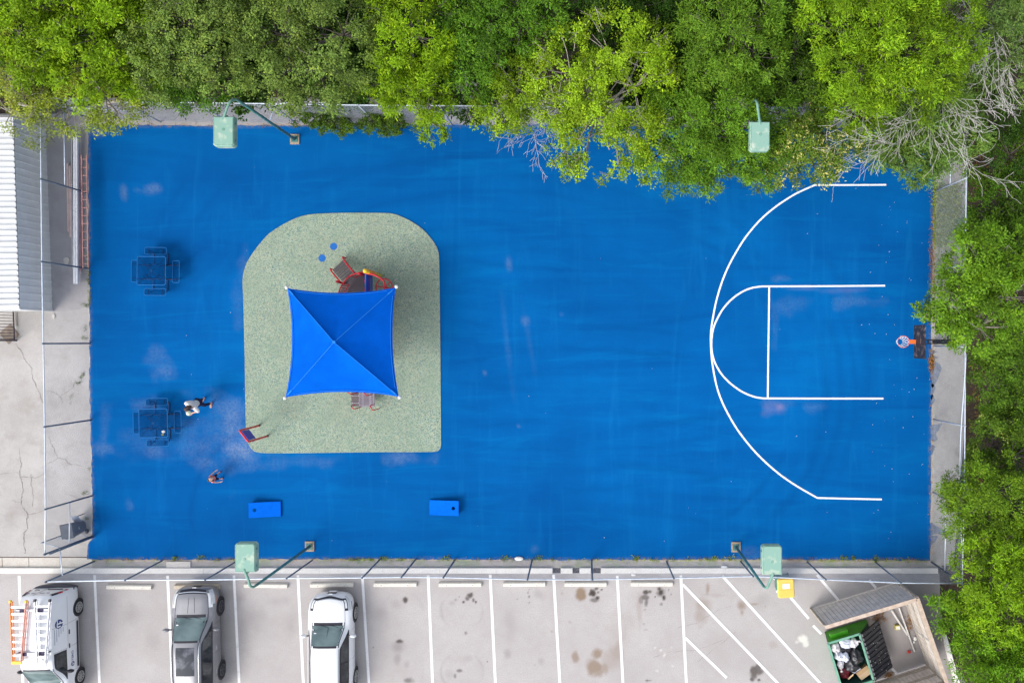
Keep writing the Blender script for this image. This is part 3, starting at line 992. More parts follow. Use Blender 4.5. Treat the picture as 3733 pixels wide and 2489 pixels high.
flood((678, 321), (528, 228), (514, 270), (513.5, 302.5), 6.1, (.74, 1.06, .3), 0.0, 'green flood light leaning over the upper left of the court, mould on its lamp box')
flood((712, 1254), (568, 1356), (563, 1313), (563, 1280.5), 6.3, (.73, 1.02, .3), PI, 'green flood light over the gap between the van and the grey car')
flood((1690, 1255.5), (1768, 1356), (1774, 1321), (1773.5, 1286), 6.2, (.70, 1.03, .3), PI, 'green flood light above the yellow-lidded bin')
flood((1671, 322), (1742, 226), (1745, 281), (1745.5, 313.5), 6.2, (.70, 1.02, .3), 0.0, 'green flood light poking out of the trees at the top of the court')

# ================================================================== shade canopy
m_fab = M('blue_shade_fabric', (0.0, 0.094, 0.52), 0.9, 0.10, 1.6, bump=.5, bscale=3.5, spec=.04)
m_seam = M('light_blue_seam', (0.02, 0.19, 0.66), 0.8, .05, spec=.1)
m_white = M('white_enamel', (0.75, 0.75, 0.72), 0.5, 0.1, 6)
CZ, AZ = 2.9, 3.98
cor = [P(660, 662, CZ), P(909, 660.5, CZ), P(916, 911, CZ), P(656, 912.5, CZ)]
apex = P(767.5, 786, AZ)
cc = (cor[0] + cor[1] + cor[2] + cor[3]) / 4
can = thing('shade_canopy', 'four-sided blue fabric shade sail over the play structure', 'canopy', (cc.x, cc.y, 0))
n = 16
for i in range(4):
    a, b_ = cor[i], cor[(i + 1) % 4]
    mid = (a + b_) / 2
    inw = Vector((cc.x - mid.x, cc.y - mid.y, 0)).normalized()
    vs, fs = [], []
    rows = []
    for r in range(n + 1):
        t_ = r / n
        row = []
        for k in range(n + 1):
            s = k / n
            e = a.lerp(b_, s) + inw * (0.195 * 4 * s * (1 - s)) + Vector((0, 0, -.05 * 4 * s * (1 - s)))
            p = e.lerp(apex, t_)
            sag = -0.10 * math.sin(PI * t_) * (1 - abs(2 * s - 1)) - 0.02 * math.sin(PI * t_)
            # the pyramid is flatter at the rim
            p.z += sag
            row.append(p)
        rows.append(row)
    mb = MB()
    vs = [p for row in rows for p in row]
    for r in range(n):
        for k in range(n):
            fs.append((r * (n + 1) + k, r * (n + 1) + k + 1, (r + 1) * (n + 1) + k + 1, (r + 1) * (n + 1) + k))
    mb.add(vs, fs)
    pan = mb.build('fabric_panel', m_fab, can, smooth=True)
    # hem stitch just inside the rim, and the ridge seam
    hem = [rows[0][k].lerp(apex, .035) + Vector((0, 0, .015)) for k in range(1, n)]
    MB().tube(hem, .012, 5).build('hem', m_seam, pan)
    ridge = [a.lerp(apex, t_) + Vector((0, 0, .004 - .02 * math.sin(PI * t_) + .012)) for t_ in np.linspace(.02, .985, 20)]
    MB().tube(ridge, .013, 5).build('seam', m_seam, pan)
    # pale patch strip at the corner
    MB().beam(a.lerp(apex, .05) + Vector((0, 0, .03)), a.lerp(apex, .13) + Vector((0, 0, .025)), .05, .012).build('corner_patch', m_seam, pan)
for i, a in enumerate(cor):
    out_ = Vector((a.x - cc.x, a.y - cc.y, 0)).normalized()
    q = a + out_ * .04
    k_ = cc.lerp(a, .42)
    MB().tube([(k_.x, k_.y, 0), (k_.x, k_.y, CZ + .45)], .07, 10).build('mast', m_white, can, smooth=True)
    MB().sphere((q.x, q.y, CZ + .0), .075, 10, 6).build('mast_cap', m_white, can, smooth=True)
    MB().tube([Vector((q.x, q.y, CZ - .06)), Vector((apex.x, apex.y, AZ - .12))], .035, 8).build('rafter', m_white, can, smooth=True)
MB().tube([(apex.x, apex.y, AZ - .05), (apex.x, apex.y, AZ + .05)], .06, 10).build('apex_cap', m_seam, can)

# ================================================================== play structure
m_red = M('red_coated_steel', (0.55, 0.018, 0.030), 0.42, 0.12, 6)
m_blue = M('deep_blue_plastic', (0.006, 0.010, 0.40), 0.4, 0.15, 6)
m_deck = M('brown_grey_deck', (0.115, 0.095, 0.10), 0.75, 0.15, 14, bump=.3)
m_yel = M('yellow_plastic', (0.80, 0.48, 0.03), 0.4, 0.1, 6)
m_org = M('orange_plastic', (0.75, 0.22, 0.02), 0.45, 0.1, 6)
m_hole = M('dark_gap', (0.012, 0.012, 0.014), 0.9, .1)


def Kc(x, y, h): return S(1180 + x / 8.4, 910 + y / 8.4, h)


DZ = 0.85
pc = Kc(1000, 1500, 0)
play = thing('play_structure', 'red, blue and brown play structure under the blue canopy', 'play structure', (pc.x, pc.y, 0))
# deck, eight-sided, running on under the canopy
dk = [Kc(620, 1010, DZ), Kc(820, 810, DZ), Kc(1010, 790, DZ), Kc(1330, 760, DZ), Kc(1330, 2300, DZ), Kc(1330, 3300, DZ), Kc(620, 3300, DZ), Kc(480, 1900, DZ), Kc(500, 1290, DZ)]
MB().prism([p.to_2d() for p in dk][::-1], DZ - .06, DZ).build('deck', m_deck, play)
for x_, y_ in ((640, 1040), (1300, 800), (1300, 2300), (1300, 3250), (660, 3250), (520, 1900)):
    q = Kc(x_, y_, DZ)
    MB().tube([(q.x, q.y, 0.04), (q.x, q.y, 1.9)], .05, 10).build('deck_post', m_red, play, smooth=True)
# arched step bridge from the ground up to the deck
A0, A1 = Kc(610, 250, .35), Kc(985, 730, 1.0)
B0, B1 = Kc(240, 610, .35), Kc(600, 1040, 1.0)
for t_ in range(7):
    f0, f1 = .04 + t_ * .137, .04 + t_ * .137 + .110
    z = lambda f: .28 + .57 * f + .10 * math.sin(PI * f)
    q = []
    for (p0, p1), f in (((A0, A1), f0), ((A0, A1), f1), ((B0, B1), f1), ((B0, B1), f0)):
        p = p0.lerp(p1, f)
        q.append(Vector((p.x, p.y, z(f))))
    c_ = sum(q, Vector()) / 4
    q = [c_ + (p - c_) * .97 for p in q]
    mb = MB().add([p for p in q] + [p - Vector((0, 0, .05)) for p in q], [(0, 1, 2, 3), (7, 6, 5, 4), (0, 4, 5, 1), (1, 5, 6, 2), (2, 6, 7, 3), (3, 7, 4, 0)])
    mb.build('tread', m_deck, play)
for p0, p1 in ((A0, A1), (B0, B1)):
    d_ = (p1 - p0); d_.z = 0; d_.normalize()
    pts = [Vector((p0.x, p0.y, .05)), Vector((p0.x, p0.y, .42)) - d_ * .03, Vector((p0.x, p0.y, .62)) + d_ * .08]
    for f in (.25, .5, .75, 1.0):
        p = p0.lerp(p1, f)
        pts.append(Vector((p.x, p.y, .62 + .62 * f + .06 * math.sin(PI * f))))
    MB().tube(cat_rom(pts, 4), .035, 8).build('side_rail', m_red, play, smooth=True)
# curved guard rails with bars
def guard(topxy, zt, zb_):
    top_ = cat_rom([Kc(x, y, zt) for x, y in topxy], 4)
    bot_ = [Vector((p.x, p.y, zb_)) for p in top_]
    MB().tube(top_, .03, 8).build('guard_rail', m_red, play, smooth=True)
    MB().tube(bot_, .022, 8).build('guard_rail', m_red, play, smooth=True)
    for i in range(0, len(top_), 2):
        MB().tube([top_[i], bot_[i]], .013, 6).build('guard_bar', m_red, play)


ZT = 1.78
guard([(430, 1420), (470, 1300), (520, 1160), (595, 1030)], ZT, .98)
guard([(800, 815), (900, 765), (1050, 722), (1190, 692), (1290, 700)], ZT, .98)
MB().tube(cat_rom([Kc(595, 1030, ZT), Kc(690, 910, ZT + .02), Kc(800, 815, ZT)], 5), .03, 8).build('guard_rail', m_red, play, smooth=True)
MB().tube([Kc(790, 800, 1.7), Kc(690, 920, 1.5), Kc(595, 1015, 1.25)], .02, 8).build('guard_rail', m_red, play, smooth=True)
# blue activity panel with cut-outs and red discs
pa, pb = Kc(1283, 745, 1.85), Kc(1290, 1480, 1.85)
yy0, yy1 = pa.y, pb.y
X = pa.x
mb = MB()
ys = np.linspace(yy0, yy1, 9)
mb.box((X, (yy0 + yy1) / 2, 1.35), (.03, abs(yy1 - yy0), 1.0))
panel = mb.build('activity_panel', m_blue, play)
MB().box((X, (yy0 + yy1) / 2, 1.856), (.05, abs(yy1 - yy0), .02)).build('panel_edge', m_seam, panel)
for yp in (930, 1040, 1140, 1230):
    q = Kc(1440, yp, 1.08)
    for dy in (-.035, .035):
        MB().box((X + .017, q.y + dy, 1.12), (.004, .045, .13)).build('cutout', m_rub, panel)
for yp in (955, 1235, 1430):
    q = Kc(1238, yp, 1.72)
    MB().tube([(X - .10, q.y, 1.58), (X - .05, q.y, 1.58)], .12, 16).build('spinner', m_red, panel)
    MB().tube([(X - .107, q.y, 1.58), (X - .103, q.y, 1.58)], .075, 14).build('spinner', m_blue, panel)
    MB().tube([(X - .10, q.y, 1.58), (X + .03, q.y, 1.58)], .02, 8).build('axle', m_red, panel)
# yellow corner post with rings
bp_ = S(1180 + 1735 / 8.4, 910 + 800 / 8.4, .1)
MB().tube([(bp_.x, bp_.y, 0), (bp_.x, bp_.y, 2.4)], .078, 14).build('yellow_post', m_yel, play, smooth=True)
MB().sphere((bp_.x, bp_.y, 2.42), .10, 14, 8).build('post_cap', m_yel, play, smooth=True)
for z in (1.32, 1.5, 1.7, 1.95):
    MB().tube([(bp_.x, bp_.y, z - .04), (bp_.x, bp_.y, z + .04)], .094, 14).build('post_ring', m_org, play, smooth=True)
# arched pipe and wheel climber
MB().tube(cat_rom([Kc(1290, 735, 1.8), Kc(1480, 755, 2.0), Kc(1640, 820, 2.05), Kc(1780, 905, 2.05), Kc(1845, 990, 2.05), Kc(1860, 1120, 2.05), Kc(1860, 1300, 2.0), Kc(1850, 1600, 1.8)], 4), .04, 9).build('climber_pipe', m_red, play, smooth=True)
wc = Kc(1850, 1150, 1.3)
R_ = 250 / 8.4 / SPX * (1 - 1.3 / 35)
ring = [wc + Vector((R_ * math.cos(a), R_ * math.sin(a), 0)) for a in np.linspace(0, 2 * PI, 28, endpoint=False)]
MB().tube(ring, .028, 8, closed=True).build('wheel_rim', m_red, play, smooth=True)
for a in (.65, PI + .0 - .12, -1.6):
    MB().tube([wc, wc + Vector((R_ * math.cos(a), R_ * math.sin(a), 0))], .024, 8).build('spoke', m_red, play, smooth=True)
MB().tube([(wc.x, wc.y, 0), (wc.x, wc.y, 1.32)], .045, 9).build('wheel_stem', m_red, play, smooth=True)

# lower steps at the south side, grey, perforated
m_perf = M('grey_perforated_deck', (0.24, 0.215, 0.25), 0.65, 0.12, 10)


def Jc(x, y, h): return S(1250 + x / 14.7, 1420 + y / 14.7, h)


a, b_ = Jc(850, -700, .5), Jc(1690, 930, .5)
plat = MB().box(((a.x + b_.x) / 2, (a.y + b_.y) / 2, .47), (abs(b_.x - a.x), abs(a.y - b_.y), .06)).build('step_platform', m_perf, play)
holes = MB()
for cxs, nn in (((930, 990), 0), ((1135, 1200, 1265, 1330, 1395), 1), ((1535, 1600), 0)):
    for r in range(14):
        y_ = 40 + r * 56 + 28 * 0
        cols_ = cxs if r % 2 == 0 else [(cxs[i] + cxs[i + 1]) / 2 for i in range(len(cxs) - 1)]
        for x_ in cols_:
            q = Jc(x_, y_ + 40, .5)
            k_ = 1.0
            holes.add([(q.x + .014 * math.cos(t_ * PI / 4), q.y + .014 * math.sin(t_ * PI / 4), .5035) for t_ in range(8)], [tuple(range(8))])
tag(holes.build('perforations', m_hole, plat), kind='stuff')
a, b_ = Jc(455, -200, .26), Jc(850, 900, .26)
low = MB().box(((a.x + b_.x) / 2, (a.y + b_.y) / 2, .24), (abs(b_.x - a.x), abs(a.y - b_.y), .05)).build('lower_step', m_deck, play)
for y_ in (335, 715):
    q0, q1 = Jc(510, y_, .27), Jc(845, y_, .27)
    MB().box(((q0.x + q1.x) / 2, (q0.y + q1.y) / 2, .275), (abs(q1.x - q0.x), .035, .02)).build('step_bar', m_perf, low)
    for q in (q0, q1):
        MB().tube([(q.x, q.y, .27), (q.x, q.y, .295)], .014, 8).build('bolt', m_white, low)
for x0_, y0_, x1_ in ((880, 965, 800), (1880, 1030, 1700), (700, 190, 620), (1560, 255, 1450)):
    p0 = Jc(x0_, y0_, .35)
    q0 = Vector((p0.x, p0.y, .1))
    dy = .16 if x0_ > 1700 else .09
    if y0_ < 400: dy = .08
    lp = [q0, q0 + Vector((0, 0, .9)), q0 + Vector((-.03, .03, 1.05)), q0 + Vector((-.10, dy, 1.05)), q0 + Vector((-.13, dy + .03, .9)), q0 + Vector((-.13, dy + .03, .42))]
    MB().tube(cat_rom(lp, 4), .022, 8).build('grab_handle', m_red, play, smooth=True)

# little sign frame by the corner of the play surface
def Lc(x, y, h): return S(860 + x / 8.7125, 1500 + y / 8.7125, h)


f0, f1 = Lc(745, 445, .05), Lc(1005, 778, .05)
SH = 2.02
sg = thing('play_panel_frame', 'red tube frame with a dark blue panel, lower left of the play surface', 'play panel', (f0.x, f0.y, 0))
lp = [f0, Vector((f0.x, f0.y, 1.0)), Vector((f0.x, f0.y, SH - .12)), f0.lerp(f1, .08) + Vector((0, 0, SH - .05)), f0.lerp(f1, .5) + Vector((0, 0, SH - .05)), f0.lerp(f1, .92) + Vector((0, 0, SH - .05)), Vector((f1.x, f1.y, SH - .12)), Vector((f1.x, f1.y, 1.0)), f1]
MB().tube(cat_rom(lp, 4), .042, 9).build('tube_frame', m_red, sg, smooth=True)
a, b_ = f0.lerp(f1, .1), f0.lerp(f1, .9)
MB().beam(Vector((a.x, a.y, 1.55)), Vector((b_.x, b_.y, 1.55)), .02, .68).build('panel', m_blue, sg)
m_cuff = M('black_rubber_boot', (.02, .02, .022), .7)
for f in (f0, f1):
    MB().tube([(f.x, f.y, .03), (f.x, f.y, .09)], .05, 10).build('ground_cuff', m_cuff, sg)

# ================================================================== picnic tables
m_tbl = M('blue_coated_mesh', (0.0, 0.055, 0.20), 0.8, 0.15, 8, spec=.05)
m_tblrim = M('blue_coated_rim', (0.015, 0.14, 0.40), 0.6, 0.12, 8, spec=.15)
m_tblf = M('navy_table_frame', (0.018, 0.028, 0.075), 0.5, 0.3, 8)


def rrect(sx, sy, r, z, n=5):
    pts = []
    for cx_, cy_, a0 in ((sx / 2 - r, sy / 2 - r, 0), (-sx / 2 + r, sy / 2 - r, PI / 2), (-sx / 2 + r, -sy / 2 + r, PI), (sx / 2 - r, -sy / 2 + r, 1.5 * PI)):
        for k in range(n + 1):
            a = a0 + k * PI / 2 / n
            pts.append(Vector((cx_ + r * math.cos(a), cy_ + r * math.sin(a), z)))
    return pts


def mesh_slab(mb, sx, sy, z, cx_=0, cy_=0, pitch=.05, wd=.011):
    """expanded-metal lattice clipped to a rectangle"""
    hx, hy = sx / 2 - .012, sy / 2 - .012
    for sgn in (1, -1):
        s = -(hx + hy)
        while s < hx + hy:
            # line y = sgn*x + s
            pts = []
            for x_ in (-hx, hx):
                y_ = sgn * x_ + s
                if -hy <= y_ <= hy: pts.append((x_, y_))
            for y_ in (-hy, hy):
                x_ = (y_ - s) * sgn
                if -hx < x_ < hx: pts.append((x_, y_))
            if len(pts) >= 2 and (Vector(pts[0]) - Vector(pts[1])).length > .03:
                mb.beam((pts[0][0] + cx_, pts[0][1] + cy_, z), (pts[1][0] + cx_, pts[1][1] + cy_, z), wd, .008)
            s += pitch


def picnic_table(loc, rz, label):
    root = thing('picnic_table', label, 'picnic table', loc, rz, 'blue mesh picnic tables')
    TZ, SZ, TS, SL, SWd, OFF = .76, .45, 1.19, .92, .285, .87
    top_ = MB()
    mesh_slab(top_, TS, TS, TZ)
    tp = tag(top_.build('table_top', m_tbl, root, local=True), kind='stuff')
    MB().tube(rrect(TS, TS, .07, TZ), .015, 7, closed=True).build('top_rim', m_tblrim, tp, local=True, smooth=True)
    MB().tube([Vector((.032 * math.cos(a), .032 * math.sin(a), TZ + .012)) for a in np.linspace(0, 2 * PI, 12, endpoint=False)], .009, 6, closed=True).build('umbrella_ring', m_tblrim, tp, local=True)
    for k in range(4):
        a = k * PI / 2
        rot = Matrix.Rotation(a, 4, 'Z')
        sm = MB()
        mesh_slab(sm, SL, SWd, SZ, 0, OFF)
        sm.v = [tuple(rot @ Vector(p)) for p in sm.v]
        se = tag(sm.build('seat', m_tbl, root, local=True), kind='stuff')
        rim = [rot @ (p + Vector((0, OFF, 0))) for p in rrect(SL, SWd, .06, SZ)]
        MB().tube(rim, .013, 7, closed=True).build('seat_rim', m_tblrim, se, local=True, smooth=True)
        # bent tube leg: from under the top, down to a foot, out and up to the seat
        for sx_ in (-.30, .30):
            pts = [Vector((sx_ * .9, .16, TZ - .03)), Vector((sx_, .22, .5)), Vector((sx_, .30, .10)), Vector((sx_, .42, .03)), Vector((sx_, .70, .03)), Vector((sx_, .84, .10)), Vector((sx_, .87, .30)), Vector((sx_, .87, SZ - .012))]
            pts = [rot @ p for p in cat_rom(pts, 3)]
            MB().tube(pts, .024, 7).build('leg', m_tblf, root, local=True, smooth=True)
            MB().beam(rot @ Vector((sx_, OFF - .12, SZ - .025)), rot @ Vector((sx_, OFF + .12, SZ - .025)), .03, .02).build('seat_bracket', m_tblf, root, local=True)
        MB().beam(rot @ Vector((.02, .02, TZ - .03)), rot @ Vector((.54, .54, TZ - .02)), .025, .02).build('top_brace', m_tblf, root, local=True)
    MB().tube(rrect(.62, .62, .1, .30), .022, 7, closed=True).build('lower_frame', m_tblf, root, local=True, smooth=True)
    return root


q = S(552.5, 987.5, .76)
picnic_table((q.x, q.y, .014), -.012, 'blue mesh picnic table nearest the shed, with four seats')
q = S(559.5, 1542, .76)
picnic_table((q.x, q.y, .014), .02, 'blue mesh picnic table beside the woman, with litter on its top')
lt = S(596, 1576, .78)
lit = thing('paper_scrap', 'crumpled grey paper and leaf lying on the lower picnic table', 'litter', (lt.x, lt.y, .77))
mb = MB()
mb.add([(lt.x - .09, lt.y + .05, .785), (lt.x + .02, lt.y + .09, .80), (lt.x + .09, lt.y + .03, .785), (lt.x + .03, lt.y - .03, .81), (lt.x - .05, lt.y - .02, .785)], [(0, 1, 3), (1, 2, 3), (0, 3, 4)])
mb.build('paper', M('grey_paper', (.5, .5, .48), .8), lit)
mb = MB().add([(lt.x - .11, lt.y - .10, .783), (lt.x - .02, lt.y - .04, .80), (lt.x + .03, lt.y - .10, .785), (lt.x - .05, lt.y - .15, .79)], [(0, 1, 2, 3)])
mb.build('leaf', M('dry_leaf', (.13, .13, .05), .8), lit)

# ================================================================== cornhole boards
m_corn = M('bright_blue_board', (0.0, 0.125, 0.66), 0.8, 0.08, 5, spec=.05)
m_cornd = M('board_side_blue', (0.004, 0.05, 0.36), 0.5, 0.1, 5)  # darker copy of the board blue, shade put into the sides


def cornhole(cpx, cpy, flip, rz, label):
    c0 = S(cpx, cpy, .18)
    root = thing('cornhole_board', label, 'cornhole board', (c0.x, c0.y, .014), rz + (PI if flip else 0), 'cornhole boards')
    Lb, Wb, zf, zb_ = 1.28, .64, .09, .31      # local: hole end at -x, raised
    hx, hy = -Lb / 2 + .23, 0.0
    nseg = 16
    zz = lambda x_: zf + (zb_ - zf) * (Lb / 2 - x_) / Lb
    ring_ = [(hx + .078 * math.cos(2 * PI * k / nseg), hy + .078 * math.sin(2 * PI * k / nseg)) for k in range(nseg)]
    outer = []
    for k in range(nseg):
        a = 2 * PI * k / nseg
        dx, dy = math.cos(a), math.sin(a)
        tx = ((Lb / 2 if dx > 0 else -Lb / 2) - hx) / dx if abs(dx) > 1e-6 else 1e9
        ty = ((Wb / 2 if dy > 0 else -Wb / 2) - hy) / dy if abs(dy) > 1e-6 else 1e9
        t_ = min(tx, ty)
        outer.append((hx + dx * t_, hy + dy * t_))
    # add true corners by snapping the nearest outer points
    for cxn, cyn in ((-Lb / 2, -Wb / 2), (-Lb / 2, Wb / 2), (Lb / 2, -Wb / 2), (Lb / 2, Wb / 2)):
        k = min(range(nseg), key=lambda i: (outer[i][0] - cxn) ** 2 + (outer[i][1] - cyn) ** 2)
        outer[k] = (cxn, cyn)
    vs = [(x_, y_, zz(x_)) for x_, y_ in ring_] + [(x_, y_, zz(x_)) for x_, y_ in outer] + [(x_, y_, zz(x_) - .018) for x_, y_ in ring_] + [(x_, y_, zz(x_) - .018) for x_, y_ in outer]
    fs = []
    for k in range(nseg):
        j = (k + 1) % nseg
        fs += [(k, nseg + k, nseg + j, j), (2 * nseg + j, 3 * nseg + j, 3 * nseg + k, 2 * nseg + k), (k, j, 2 * nseg + j, 2 * nseg + k), (nseg + j, nseg + k, 3 * nseg + k, 3 * nseg + j)]
    MB().add(vs, fs).build('deck', m_corn, root, local=True)
    for sy_ in (-1, 1):
        y_ = sy_ * (Wb / 2 - .012)
        MB().add([(-Lb / 2, y_ - .01, zb_ - .11), (Lb / 2, y_ - .01, zf - .085), (Lb / 2, y_ - .01, zf - .019), (-Lb / 2, y_ - .01, zb_ - .019),
                  (-Lb / 2, y_ + .01, zb_ - .11), (Lb / 2, y_ + .01, zf - .085), (Lb / 2, y_ + .01, zf - .019), (-Lb / 2, y_ + .01, zb_ - .019)],
                 [(0, 1, 2, 3), (7, 6, 5, 4), (0, 4, 5, 1), (2, 6, 7, 3), (1, 5, 6, 2), (0, 3, 7, 4)]).build('side_board', m_cornd, root, local=True)
        MB().box((-Lb / 2 + .08, sy_ * (Wb / 2 - .05), .145), (.08, .03, .29)).build('leg', m_cornd, root, local=True)
    MB().box((Lb / 2 - .012, 0, zf - .053), (.02, Wb - .06, .062)).build('end_board', m_cornd, root, local=True)
    MB().box((-Lb / 2 + .012, 0, zb_ - .066), (.02, Wb - .06, .085)).build('end_board', m_cornd, root, local=True)
    return root


cornhole(966, 1857, False, .02, 'blue cornhole board with its hole to the left, near the child')
cornhole(1619, 1851, True, .0, 'blue cornhole board with its hole to the right, below the play surface')

# ================================================================== basketball hoop
m_board = M('weathered_black_board', (0.022, 0.022, 0.028), 0.6, 0.3, 5, col2=(0.17, 0.12, 0.10), lo=.52, hi=.72, detail=8)
m_rimo = M('orange_rim', (0.80, 0.16, 0.03), 0.45, 0.1)
m_net = M('white_net_cord', (0.8, 0.8, 0.8), 0.8, .05)
m_blk = M('black_steel', (0.012, 0.012, 0.014), 0.5, .3)
bx = S(3333, 1250, 2.92).x
by = S(0, 1246, 3.4).y
bk = thing('basketball_hoop', 'basketball hoop with weathered black backboard and white net', 'basketball hoop', (bx + 2.0, by, 0))
bh0, bh1, bwd = 2.88, 3.95, 1.30
MB().box((bx + .02, by, (bh0 + bh1) / 2), (.04, bwd, bh1 - bh0)).build('backboard', m_board, bk)
m_grime = M('rust_stain', (0.19, .075, .045), .8, .3)
rc = Vector((S(3293, 1246, 3.05).x, by, 3.05))
RR = .228
MB().tube([rc + Vector((RR * math.cos(a), RR * math.sin(a), 0)) for a in np.linspace(0, 2 * PI, 24, endpoint=False)], .011, 7, closed=True).build('rim', m_rimo, bk, smooth=True)
MB().box(((bx + rc.x + RR) / 2, by, 3.05), (abs(bx - rc.x - RR) + .0, .16, .05)).build('rim_bracket', m_rimo, bk)
net = MB()
nn = 12
lev = [(RR, 0.0), (RR * .86, -.14), (RR * .66, -.29), (RR * .55, -.42)]
for k in range(nn):
    for l in range(len(lev) - 1):
        for sgn in (1, -1):
            a0 = 2 * PI * (k + (l % 2) * .5) / nn
            a1 = a0 + sgn * PI / nn
            (r0, z0), (r1, z1) = lev[l], lev[l + 1]
            net.tube([rc + Vector((r0 * math.cos(a0), r0 * math.sin(a0), z0)), rc + Vector((r1 * math.cos(a1), r1 * math.sin(a1), z1))], .0085, 4, cap=False)
tag(net.build('net', m_net, bk), kind='stuff')
for dy in (-.07, .07):
    MB().beam((bx + .03, by + dy, 3.2), (bx + 1.95, by + dy, 3.0), .04, .05).build('support_arm', m_blk, bk)
    MB().beam((bx + .03, by + dy, 3.7), (bx + 1.95, by + dy, 3.3), .04, .05).build('support_arm', m_blk, bk)
for f in np.linspace(.12, .9, 7):
    MB().beam((bx + 1.95 * f, by - .07, 3.72 - .4 * f), (bx + 1.95 * f, by + .07, 3.72 - .4 * f), .05, .03).build('cross_strut', m_blk, bk)
MB().tube([(bx + 2.0, by, 0), (bx + 2.0, by, 3.5)], .08, 12).build('pole', m_blk, bk, smooth=True)
# ================================================================== shed on the left
m_roof = M('white_metal_roof', (0.66, 0.665, 0.67), 0.55, 0.06, 2, metal=.0)
m_wall = M('grey_metal_wall', (0.76, 0.775, 0.77), 0.55, 0.06, 1.2, col2=(.82, .83, .82))
SHH = 2.05
wa, wb_ = P(105, 296), P(120.5, 713)          # foot of the east wall
ea, eb_ = P(30.5, 284, SHH + .05), P(44.5, 710, SHH + .05)   # eave
dirv = (wb_ - wa).normalized()
nrm = Vector((-dirv.y, dirv.x, 0))
if nrm.x < 0: nrm = -nrm
shed = thing('metal_shed', 'grey metal shed with a white ribbed roof beside the left fence', 'shed', (wa.x - 2, (wa.y + wb_.y) / 2, 0))
Lw = (wb_ - wa).length
# corrugated wall: trapezoid ribs
nr = 26
prof = []
for i in range(nr):
    s = Lw * i / nr
    st = Lw / nr
    prof += [(s, 0.0), (s + st * .78, 0.0), (s + st * .82, .03), (s + st * .96, .03)]
prof.append((Lw, 0.0))
mb = MB()
for i in range(len(prof) - 1):
    (s0, o0), (s1, o1) = prof[i], prof[i + 1]
    a, b_ = wa + dirv * s0 + nrm * o0, wa + dirv * s1 + nrm * o1
    mb.add([(a.x, a.y, 0), (b_.x, b_.y, 0), (b_.x, b_.y, SHH), (a.x, a.y, SHH)], [(0, 1, 2, 3)])
mb.build('east_wall', m_wall, shed)
e0, e1 = wa - nrm * 6, wb_ - nrm * 6
mb = MB().add([(wb_.x, wb_.y, 0), (e1.x, e1.y, 0), (e1.x, e1.y, SHH + 1.0), (wb_.x, wb_.y, SHH)], [(3, 2, 1, 0)])
mb.build('end_wall', m_wall, shed)
MB().beam(Vector((wb_.x, wb_.y, SHH / 2)) + nrm * .01, Vector((wb_.x, wb_.y, SHH / 2)) + nrm * .01 + dirv * .05, .08, SHH).build('corner_trim', m_wall, shed)
MB().add([(wa.x, wa.y, 0), (e0.x, e0.y, 0), (e0.x, e0.y, SHH + 1.0), (wa.x, wa.y, SHH)], [(0, 1, 2, 3)]).build('end_wall', m_wall, shed)
# ribbed roof sheets rising to the west
st = .46
s = -.25
ed = (eb_ - ea).normalized()
Lr = (eb_ - ea).length
while s < Lr - .02:
    s1 = min(s + st, Lr)
    mb = MB()
    p = [(s, 0), (s + st * .40, 0), (s + st * .43, .055), (s + st * .49, .055), (s + st * .52, 0), (s + st * .9, 0), (s + st * .93, .07), (s + st * .99, .07), (s + st, 0.0)]
    for (a0, o0), (a1, o1) in zip(p[:-1], p[1:]):
        if a0 >= Lr: break
        a, b_ = ea + ed * a0, ea + ed * min(a1, Lr)
        a2, b2 = a - nrm * 6 + Vector((0, 0, 1.0)), b_ - nrm * 6 + Vector((0, 0, 1.0))
        mb.add([a + Vector((0, 0, o0)), b_ + Vector((0, 0, o1)), b2 + Vector((0, 0, o1)), a2 + Vector((0, 0, o0)), a + Vector((0, 0, o0 - .012)), b_ + Vector((0, 0, o1 - .012))], [(0, 1, 2, 3), (4, 5, 1, 0)])
    mb.build('roof_sheet', m_roof, shed)
    s += st
m_gut = M('dark_eave', (.05, .05, .055), .7)
MB().beam(ea - nrm * .05 + Vector((0, 0, -.05)), eb_ - nrm * .05 + Vector((0, 0, -.05)), .04, .05).build('eave_closure', m_gut, shed)

# black picket railing at the shed's corner
m_iron = M('dark_iron', (0.022, 0.016, 0.035), 0.5, .3)
r0, r1 = P(35, 715), P(37.5, 782)
pk = thing('picket_railing', 'black picket railing at the corner of the shed, on the left border', 'railing', (r0.x, r0.y, 0))
for z in (.12, 1.45):
    MB().beam((r0.x, r0.y, z), (r1.x, r1.y, z), .035, .045).build('rail', m_iron, pk)
npk = 10
for i in range(npk):
    q = r0.lerp(r1, (i + .5) / npk)
    MB().beam((q.x, q.y, .1), (q.x, q.y, 1.5), .02, .02, up=(1, 0, 0)).build('picket', m_iron, pk)
for q in (r0 + Vector((0, .03, 0)), r1):
    MB().beam((q.x, q.y, 0), (q.x, q.y, 1.6), .065, .065, up=(1, 0, 0)).build('post', m_iron, pk)
MB().beam((r1.x, r1.y, .12), (r1.x - 1.6, r1.y - .02, .12), .03, .04).build('rail', m_iron, pk)
MB().beam((r1.x, r1.y, 1.45), (r1.x - 1.6, r1.y - .02, 1.45), .03, .04).build('rail', m_iron, pk)
for i in range(8):
    MB().beam((r1.x - .18 * (i + 1), r1.y - .0025 * i, .1), (r1.x - .18 * (i + 1), r1.y - .0025 * i, 1.5), .02, .02, up=(1, 0, 0)).build('picket', m_iron, pk)
MB().box((r0.x + .05, (r0.y + r1.y) / 2 + .3, .04), (.07, .65, .03)).build('threshold', m_walk, pk)
